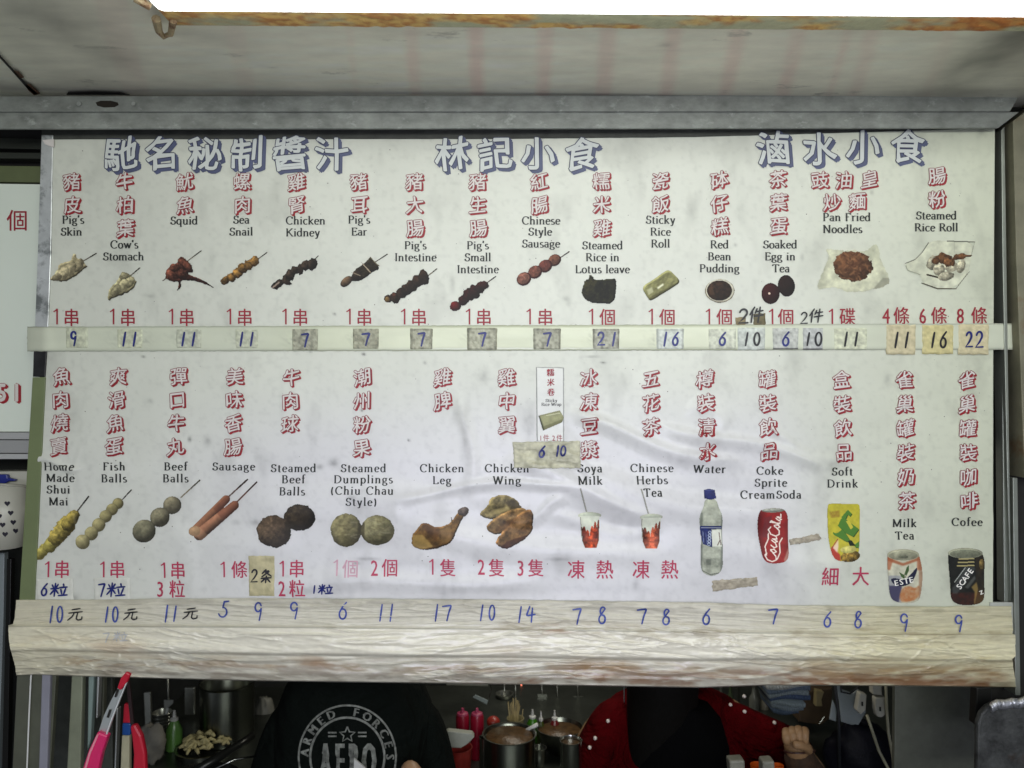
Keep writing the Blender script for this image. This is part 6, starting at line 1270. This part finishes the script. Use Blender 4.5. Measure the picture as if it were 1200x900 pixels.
mb = MB(); mb.quadbox([(950, 856), (974, 862), (974, 905), (950, 905)], .86, .02); tag(mb.build('wall_tile', mat('grey_tile', (.16, .17, .13), .4, var=.2), None, bevel=.002), 'pale grey tile showing beside the fist', 'tile')
mb = MB(); mb.tube([P(960, 848, .8), P(966, 840, .8)], .0012, 6); tag(mb.build('metal_pin', M_POT, None), 'short bright metal pin on the brown box', 'pin')
ap = thing('face_mask', 'pale grey blue folded fabric mask hanging from dark straps', 'mask', P(995, 830, .6))
mb = MB(); mb.quadbox([(980, 803), (984, 803), (986, 808), (1000, 813), (1006, 808), (1012, 812), (1015, 835), (1005, 852), (986, 846), (984, 824)], .60, .006); mb.build('fabric', mat('pale_blue_fabric', (.24, .275, .285), .8, var=.08, vs=25, bump=.5), ap, bevel=.002)
mb = MB(); mb.quadbox([(976, 820), (981, 832), (980, 846), (972, 843)], .605, .005); mb.build('folded_corner', bpy.data.materials['pale_blue_fabric'], ap, bevel=.002)
mb = MB(); mb.tube([P(978, 795, .6), P(980, 815, .59), P(983, 840, .59), P(984, 905, .59)], .0038, 8); mb.tube([P(985, 797, .6), P(986, 811, .595), P(996, 813, .592), P(1005, 806, .6), P(1007, 796, .6)], .0022, 8); mb.build('strap', mat('black_strap', (.012, .014, .018), .6), ap, smooth=True)
ps = thing('power_strip', 'cream wall sockets with two switches under the ledge', 'socket', P(1030, 820, .55))
mb = MB(); mb.quadbox([(1022, 796), (1033, 796), (1034, 815), (1023, 814)], .55, .02); mb.build('socket_box', M_CREAM, ps, bevel=.002)
mb = MB(); mb.quadbox([(1026, 818), (1038, 817), (1038, 838), (1033, 841.5), (1028, 840), (1026, 832)], .545, .02); mb.build('plug', M_CREAM, ps, bevel=.003)
mb = MB(); mb.quadbox([(1008, 812), (1016, 814), (1015, 832), (1009, 838), (1004, 833)], .56, .02); mb.build('plug', M_CREAM, ps, bevel=.003)
for x, y in ((1010.5, 825), (1031.5, 831)): mb = MB(); mb.quadbox([(x - 1, y - 2.5), (x + 1, y - 2.5), (x + 1.2, y + 2.5), (x - .8, y + 2.5)], .5435, .001); mb.build('switch', M_DARK, ps)
M_CAB = mat('cream_cable', (.38, .37, .26), .5)
for pts, lab in (([(1016, 838), (1022, 856), (1030, 880), (1042, 903), (1046, 915)], 'cream cable slanting down from the lower plug'), ([(1038, 800), (1039, 830), (1041, 858), (1046, 885), (1048, 912)], 'cream cable hanging straight down beside the pillar')):
    mb = MB(); mb.tube([P(a, b_, .54) for a, b_ in pts], .0034, 8); tag(mb.build('power_cable', M_CAB, None, smooth=True), lab, 'cable')
c = P(1010, 885, .62); lump('black_bag', tuple(c), .085, .05, .09, mat('black_plastic_sack', (.004, .004, .008), .5, bump=.6, spec=.15), 'black plastic bag hanging under the mask', 'bag', 12, .2)
mb = MB(); mb.quadbox([(1146, 848), (1150, 836), (1157, 828), (1166, 823.5), (1190, 821), (1250, 815), (1250, 915), (1145, 915)], [-.03, -.03, -.03, -.031, -.035, -.045, -.045, -.03], .012)
tag(mb.build('metal_hood', mat('grimy_dark_metal', (.040, .042, .041), .55, .2, var=.8, vs=30, bump=.9, bs=80, dirt=(.05, .028, .015), dscale=10, dthr=.53), None, bevel=.004), 'grimy dark metal hood with a shiny upper edge below the door frame', 'hood')
mb = MB(); pts = [(1161, 826), (1168, 821.5), (1178, 822), (1186, 820), (1194, 821), (1204, 817)]
V = []; nn = 80
for j in range(6):
    for i in range(nn):
        u = i / (nn - 1); x = 1161 + 50 * u; y = np.interp(x, [a for a, b_ in pts], [b_ for a, b_ in pts]) + j * 1.5; V.append(P(x, y, -.078 + .02 * abs(j - 2) / 2 - .010 * float(fbm(np.array(x / 3), np.array(j * .9), 3))))
F = [(j * nn + i, j * nn + i + 1, (j + 1) * nn + i + 1, (j + 1) * nn + i) for j in range(5) for i in range(nn - 1)]
o = mesh_obj('foil_edge', V, F, mat('crinkled_foil', (.62, .63, .68), .3, .6, bump=1, bs=70), None, True); o.modifiers.new('thick', 'SOLIDIFY').thickness = .003; tag(o, 'silvery crinkled foil edge lying over the dark metal hood', 'foil')
post([(1145, 806), (1163, 805), (1163, 850), (1143, 850)], .02, mat('black_fitting', (.01, .01, .009), .5), 'black metal fitting between the pillar and the metal hood', .02, 'metal_fitting', 'fitting')

# ------------------------------------------------------------------ people
def skin_body(name, joints, edges, m, parent, root=0, sub=2, label=None):
    me = bpy.data.meshes.new(name); me.from_pydata([tuple(float(c) for c in j[0]) for j in joints], edges, []); me.update()
    o = bpy.data.objects.new(name, me); link(o, parent); me.materials.append(m)
    if not me.skin_vertices: 
        me.attributes.new  # the layer comes with the modifier below
    mod = o.modifiers.new('skin', 'SKIN'); mod.use_smooth_shade = True
    if not me.skin_vertices:
        bpy.context.view_layer.objects.active = o
        with bpy.context.temp_override(object=o, active_object=o): bpy.ops.mesh.customdata_skin_add()
    for i, j in enumerate(joints):
        r = j[1]; me.skin_vertices[0].data[i].radius = (r, r) if not isinstance(r, tuple) else r; me.skin_vertices[0].data[i].use_root = (i == root)
    s_ = o.modifiers.new('sub', 'SUBSURF'); s_.levels = sub; s_.render_levels = sub
    if label: o['label'] = label
    return o
def PT(px, py, Y): return tuple(float(c) for c in P(px, py, Y))
M_SKIN = mat('skin', (.42, .25, .14), .5, var=.08, vs=20)
def body_mesh(name, rings, m, parent, n=40, label=None, tex=.0, seed=0):
    """closed surface through elliptical rings: (centre x, y, z, half width, half depth, squareness)"""
    V = []; F = []
    for x, y, z, a, b, p_ in rings:
        for k in range(n):
            t = 2 * math.pi * k / n; c_, s_ = math.cos(t), math.sin(t); e = 2 / p_
            w_ = 1 + tex * (float(fbm(np.array(t * 2.5), np.array(z * 14), seed)) - .5)
            V.append((x + a * w_ * abs(c_) ** e * (1 if c_ > 0 else -1), y + b * w_ * abs(s_) ** e * (1 if s_ > 0 else -1), z))
    for i in range(len(rings) - 1):
        for k in range(n): F.append((i * n + k, i * n + (k + 1) % n, (i + 1) * n + (k + 1) % n, (i + 1) * n + k))
    F += [tuple(range(n))[::-1], tuple(range((len(rings) - 1) * n, len(rings) * n))]
    return mesh_obj(name, V, F, m, parent, True, None, label)
def figure(root, cx, Y, z_sh, sw, skin, hairm, arms, face_dir=-1, head_dx=0.0, lean=0.0):
    """one continuous figure from the hips up: torso, neck, head, arms with fists; z_sh: shoulder height"""
    J = []; E = []
    def j(p_, r): J.append((p_, r)); return len(J) - 1
    hip = j((cx, Y + .03, z_sh - .52), (.15, .10)); wa = j((cx, Y + .02, z_sh - .34), (.13, .09)); chst = j((cx, Y, z_sh - .14), (.15, .10)); nb_ = j((cx, Y, z_sh + .00), (.09, .07)); nk = j((cx + head_dx * .5, Y - lean * .4, z_sh + .06), .052)
    h1 = j((cx + head_dx, Y - .015 - lean, z_sh + .12), (.060, .070)); h2 = j((cx + head_dx, Y - .01 - lean, z_sh + .19), (.076, .092)); h3 = j((cx + head_dx, Y - lean, z_sh + .25), (.062, .076))
    E += [(hip, wa), (wa, chst), (chst, nb_), (nb_, nk), (nk, h1), (h1, h2), (h2, h3)]
    for sgn, el, wr in arms:
        s1 = j((cx + sgn * sw * .72, Y, z_sh - .035), .062); s2 = j((cx + sgn * sw, Y, z_sh - .07), .056); e_ = j(el, .042); w_ = j(wr, .028)
        E += [(chst if False else nb_, s1), (s1, s2), (s2, e_), (e_, w_)]
        d = (Vector(wr) - Vector(el)).normalized(); pl = j(tuple(Vector(wr) + d * .05), (.036, .022)); E.append((w_, pl))
    return skin_body('body', J, E, skin, root, 0, 2)
def face(root, c, m_dark, m_lip):
    x, y, z = c
    for s in (-1, 1):
        mb = MB(); mb.lathe((x + s * .030, y - .088, z), [(-.008, .002), (-.004, .009), (0, .011), (.004, .009), (.008, .002)], 12); mb.build('eye', m_dark, root, smooth=True)
        mb = MB(); mb.lathe((x + s * .078, y + .005, z - .01), [(-.028, .004), (-.015, .011), (.01, .014), (.024, .005)], 12); mb.build('ear', M_SKIN, root, smooth=True)
    mb = MB(); mb.tube([(x, y - .090, z + .01), (x, y - .104, z - .02), (x, y - .112, z - .035), (x, y - .095, z - .042)], [.006, .009, .013, .008], 8); mb.build('nose', M_SKIN, root, smooth=True)
    mb = MB(); mb.tube([(x - .022, y - .082, z - .068), (x, y - .090, z - .066), (x + .022, y - .082, z - .068)], [.002, .005, .002], 8); mb.build('mouth', m_lip, root, smooth=True)

# person in the black shirt
Y1 = .40; s1 = mm(Y1); C1 = P(414, 800, Y1 - .0)
zsh = float(P(414, 805, Y1)[2]); cx1 = float(C1[0])
p1 = thing('person', 'person in a black T-shirt with a round grey emblem on the chest', 'person', (cx1, Y1, zsh - .55))
figure(p1, cx1, Y1 + .02, zsh - .01, .13, M_SKIN, None, [(-1, (cx1 - .18, Y1 - .02, zsh - .30), (cx1 - .10, Y1 - .17, zsh - .36)), (1, (cx1 + .17, Y1 - .02, zsh - .29), PT(484, 915, Y1 - .14))])
face(p1, (cx1, Y1 + .02, zsh + .17), M_DARK, mat('lips', (.30, .10, .08), .5))
M_TEE = mat('black_cotton', (.0040, .0058, .0048), .9, var=.25, vs=8, bump=.5, bs=200, spec=.08)
folds(M_TEE, 7, .05)
rings = []
for v_, a, b_, p_ in ((.075, .055, .055, 2), (.055, .085, .07, 2), (.03, .13, .085, 2.2), (.0, .150, .10, 2.3), (-.05, .170, .118, 2.5), (-.12, .172, .125, 2.6), (-.22, .170, .122, 2.7), (-.36, .168, .12, 2.6), (-.50, .17, .125, 2.5), (-.56, .17, .125, 2.5)):
    rings.append((cx1, Y1 + .02, zsh + v_, a, b_, p_))
tee = body_mesh('shirt', rings, M_TEE, p1, 56, 'black T-shirt', .03, 4)
for sg in (-1, 1):
    sh = skin_body('sleeve', [((cx1 + sg * .10, Y1 + .02, zsh - .05), .06), ((cx1 + sg * .15, Y1 + .03, zsh - .10), .062), ((cx1 + sg * .172, Y1 + .0, zsh - .22), .066), ((cx1 + sg * .18, Y1 - .02, zsh - .30), .066)], [(0, 1), (1, 2), (2, 3)], M_TEE, p1, 0, 2)
hm = mat('black_hair', (.004, .0035, .003), .6, bump=.6, bs=300, stretch=(1, 1, .1), spec=.12)
body_mesh('hair', [(cx1, Y1 + .03, zsh + v_, a, b_, 2) for v_, a, b_ in ((.14, .070, .060), (.17, .085, .088), (.21, .088, .10), (.25, .08, .095), (.285, .055, .07), (.30, .02, .03))], hm, p1, 32)
dg = bpy.context.evaluated_depsgraph_get(); dg.update()
bv = BVHTree.FromObject(tee, dg)
# the board faces of the shirt are in world space of the mesh (objects keep world coordinates under their empties)
def on_shirt(px, py, l=0.0):
    px = np.atleast_1d(px); py = np.atleast_1d(py); l = np.broadcast_to(l, px.shape); d = rays(px, py); out = []
    for i in range(len(px)):
        v = Vector(d[i]).normalized(); h_ = bv.ray_cast(Vector((0, -DIST, 0)), v)[0]
        h_ = h_ if h_ else Vector(P(px[i], py[i], Y1 - .1)); out.append(tuple(h_ - v * (.0012 + float(l[i]))))
    return np.array(out)
M_EMB = folds(mat('grey_screen_print', (.20, .21, .19), .8, var=.6, vs=90), 7, .05)
ink = Ink(); ex, ey = 407, 887
def ring(r0, wd, sx=1.0, sy=1.06):
    a = np.linspace(math.pi * .80, math.pi * 2.2, 70); ink.ribbon(np.stack([ex + r0 * sx * np.cos(a), ey + r0 * sy * np.sin(a)], 1), wd)
ring(57, 2.2); ring(43.5, 2.6)
word = 'ARMED FORCES'; rr = 50.2
for k, ch in enumerate(word):
    if ch == ' ': continue
    an = R(-90 + (k - 5.35) * 15.6 + (2 if k > 5 else -1)); V, F = glyph(ch); w_ = (V[:, 0].max() + V[:, 0].min()) / 2
    u = (V[:, 0] - w_) * 13; v = -(V[:, 1] - .34) * 14; ta = an + math.pi / 2; c_, s_ = math.cos(ta), math.sin(ta); cx = ex + rr * math.cos(an); cy = ey + rr * 1.06 * math.sin(an)
    V2 = np.stack([cx + u * c_ - v * s_, cy + u * s_ + v * c_], 1)
    for j in range(3): ink.add(V2 + (.65 * (j - 1) * c_, .65 * (j - 1) * s_), F, j * 6e-5)
st = []
for k in range(11): a = R(-90 + k * 36); r_ = 9.5 if k % 2 == 0 else 4.2; st.append((ex + r_ * math.cos(a), 861 + r_ * math.sin(a)))
ink.ribbon(np.array(st), 1.7)
for s_ in (-1, 1):
    for yy in (858.5, 862.8): ink.ribbon([(ex + s_ * 12.5, yy), (ex + s_ * 22.5, yy)], 1.9)
for k, ch in enumerate('AERO'):
    V, F = glyph(ch); w_ = (V[:, 0].max() + V[:, 0].min()) / 2; x = ex - 25.5 + k * 17
    V2 = np.stack([x + (V[:, 0] - w_) * 20, 911 - V[:, 1] * 58], 1)
    for j in range(5): ink.add(V2 + (1.6 * (j - 2) / 2, 0), F, j * 6e-5)
# fine enough triangles for the curved chest
ink.build('emblem', on_shirt, [M_EMB], tee, 'round grey emblem')
mb = MB(); mb.quadbox([(415, 889), (428, 900), (430, 915), (414, 915)], Y1 - .15, .004); tag(mb.build('white_napkin', mat('white_tissue', (.55, .55, .53), .8), None), 'white pointed napkin in front of the shirt emblem', 'napkin')

# person in the red sweater
Y2 = .62; s2 = mm(Y2)
zs2 = float(P(800, 830, Y2)[2]); cx2 = float(P(792, 830, Y2)[0])
p2 = thing('person', 'person in a dark red sweater trimmed with pearls, fist raised beside the folded cloths', 'person', (cx2, Y2, zs2 - .55))
M_SKB = mat('warm_skin', (.30, .175, .085), .6, var=.15, vs=60)
elb = PT(958, 918, .50); wri = PT(938, 884, .46)
figure(p2, cx2, Y2 + .03, zs2 - .01, .19, M_SKB, None, [(-1, PT(668, 935, .58), PT(700, 960, .5)), (1, elb, wri)], lean=.02)
face(p2, (cx2, Y2 + .01, zs2 + .17), M_DARK, bpy.data.materials['lips'])
M_SWR = mat('red_knit', (.060, .0006, .0018), .9, var=.35, vs=14, bump=.9, bs=130, spec=.05)
folds(M_SWR, 9, .05)
rings = [(cx2, Y2 + .03, zs2 + v_, a, b_, p_) for v_, a, b_, p_ in ((.055, .07, .065, 2), (.035, .10, .08, 2), (.01, .15, .095, 2.2), (-.03, .19, .115, 2.5), (-.10, .20, .13, 2.6), (-.22, .20, .13, 2.6), (-.40, .19, .125, 2.5), (-.56, .19, .125, 2.5))]
sw = body_mesh('sweater', rings, M_SWR, p2, 56, 'dark red knitted sweater', .05, 9)
skin_body('sleeve', [((cx2 - .12, Y2 + .02, zs2 - .045), .068), (PT(722, 846, Y2 - .02), (.060, .075)), (PT(705, 872, Y2 - .03), .062), (PT(690, 905, Y2 - .05), .058), (PT(668, 940, .56), .052)], [(0, 1), (1, 2), (2, 3), (3, 4)], M_SWR, p2, 0, 2)
skin_body('sleeve', [((cx2 + .10, Y2 + .02, zs2 - .045), .066), (PT(862, 852, Y2 - .02), .064), (PT(892, 866, Y2 - .05), .058), (PT(926, 876, Y2 - .06), .056), (PT(950, 905, Y2 - .10), .048)], [(0, 1), (1, 2), (2, 3), (3, 4)], M_SWR, p2, 0, 2)
body_mesh('apron', [(cx2, Y2 - .005, zs2 + v_, a, .12, 2.6) for v_, a in ((.045, .03), (.03, .07), (.0, .10), (-.06, .125), (-.14, .14), (-.25, .155), (-.40, .17), (-.56, .18))], mat('black_apron', (.0025, .0025, .0028), .9, spec=.05), p2, 40, 'black apron bib')
hx = float(P(778, 800, Y2 - .08)[0])
body_mesh('hair', [(hx, Y2 - .06, zs2 + v_, a, b_, 2) for v_, a, b_ in ((-.22, .01, .02), (-.18, .05, .03), (-.10, .085, .045), (-.02, .085, .06), (.06, .085, .085), (.18, .09, .11), (.24, .08, .10), (.28, .05, .06))], hm, p2, 32, 'long black hair')
M_PRL = mat('pearl', (.75, .68, .62), .2, coat=.6)
dg = bpy.context.evaluated_depsgraph_get(); dg.update()
bvs = []
for o in [x for x in p2.children if x.name.startswith(('sweater', 'sleeve'))]: bvs.append(BVHTree.FromObject(o, dg))
def on_body(px, py, dflt):
    v = Vector(rays(px, py)).normalized(); best = None
    for b_ in bvs:
        h_, n_, i_, dd = b_.ray_cast(Vector((0, -DIST, 0)), v)
        if h_ and (best is None or dd < best[1]): best = (h_, dd)
    return (best[0] if best else Vector(P(px, py, dflt))) - v * .002
for px, py in ((712.5, 845), (697.5, 865), (691, 876), (678.5, 898), (856, 826), (872.5, 834), (907.5, 847), (872, 816)):
    c = on_body(px, py, Y2 - .05); mb = MB(); r = .0046; mb.lathe((c.x, c.y, c.z), [(r * math.sin(a), max(.0003, r * math.cos(a))) for a in np.linspace(-1.5, 1.5, 9)], 14); mb.build('pearl_bead', M_PRL, p2, smooth=True)
# fist with five curled fingers
Yh = .42; sH = mm(Yh)
def HP(px, py, dy=0.0): return PT(px, py, Yh + dy)
skin_body('hand', [(HP(935, 888, .03), .026), (HP(934, 876, .018), .030), (HP(934, 864, .010), (.032, .026))], [(0, 1), (1, 2)], M_SKB, p2, 0, 2, 'fist of the raised hand')
for k, (fx, l_) in enumerate(((922, 1.5), (929, -.5), (936, -.5), (943, 1.0))):
    skin_body('finger', [(HP(fx, 862, .010), .0095), (HP(fx - .2, 855 + l_, -.008), .0112), (HP(fx - .4, 859 + l_, -.028), .0104), (HP(fx - .3, 867 + l_, -.032), .0098), (HP(fx, 870 + l_, -.020), .008)], [(0, 1), (1, 2), (2, 3), (3, 4)], M_SKB, p2, 0, 2)
skin_body('thumb', [(HP(948, 880, .0), .0115), (HP(945, 875, -.024), .0115), (HP(936, 873, -.040), .0105), (HP(928, 872, -.040), .009)], [(0, 1), (1, 2), (2, 3)], M_SKB, p2, 0, 2)
mb = MB(); a_ = [(937 + 18 * math.cos(t), 880 + 2.6 * math.sin(t), .03 - .045 * math.sin(t)) for t in np.linspace(0, 2 * math.pi, 25)]
mb.tube([HP(x, y, d_) for x, y, d_ in a_], .0022, 8, cap=False); mb.build('bracelet', mat('dark_bracelet', (.05, .02, .015), .4), p2, smooth=True)
skin_body('cuff', [(HP(933, 879, .012), .033), (HP(937, 890, .025), .036), (HP(946, 908, .05), .044), (HP(955, 925, .08), .05)], [(0, 1), (1, 2), (2, 3)], mat('brown_knit', (.045, .022, .010), .85, var=.5, vs=50, bump=.8, bs=150), p2, 0, 2, 'dark brown cuff')
# cups in front
for px, m, lab in ((889, mat('orange_plastic', (.60, .10, .01), .35), 'orange plastic cup in front of the red sweater'), (912, bpy.data.materials['orange_plastic'], 'second orange cup beside the fist')):
    b_ = Pz(px, 935, zC + .02); s = mm(float(b_[1])); r = (9 if px == 889 else 6) * s; t = thing('plastic_cup', lab, 'cup', b_, 'orange cups'); mb = MB(); mb.lathe(b_, [(0, r * .8), (.05, r), (.074, r * 1.05), (.074, r * .97), (.01, r * .75)], 28); mb.build('body', m, t, smooth=2)
mb = MB(); mb.quadbox([(855, 892), (873, 891), (874, 914), (857, 914)], .30, .03); tag(mb.build('white_tub', mat('white_tub_plastic', (.24, .235, .19), .5, var=.2, vs=30), None, bevel=.004), 'pale tub beside the orange cup', 'tub')
mb = MB(); mb.quadbox([(894, 893), (908, 892), (909, 914), (894, 914)], .31, .03); tag(mb.build('white_tub', bpy.data.materials['white_tub_plastic'], None, bevel=.004), 'pale tub between the two orange cups', 'tub')
mb = MB(); mb.tube([P(731.5, 795, .60), P(731.5, 829, .60)], .0016, 8); tag(mb.build('steel_rod', M_POT, None), 'thin steel rod hanging above the red shoulder', 'rod')
mb = MB(); mb.tube([P(866, 800, .80), P(866, 832, .80)], .0014, 8); tag(mb.build('steel_rod', M_POTD, None), 'dull steel rod hanging behind the red sleeve', 'rod')
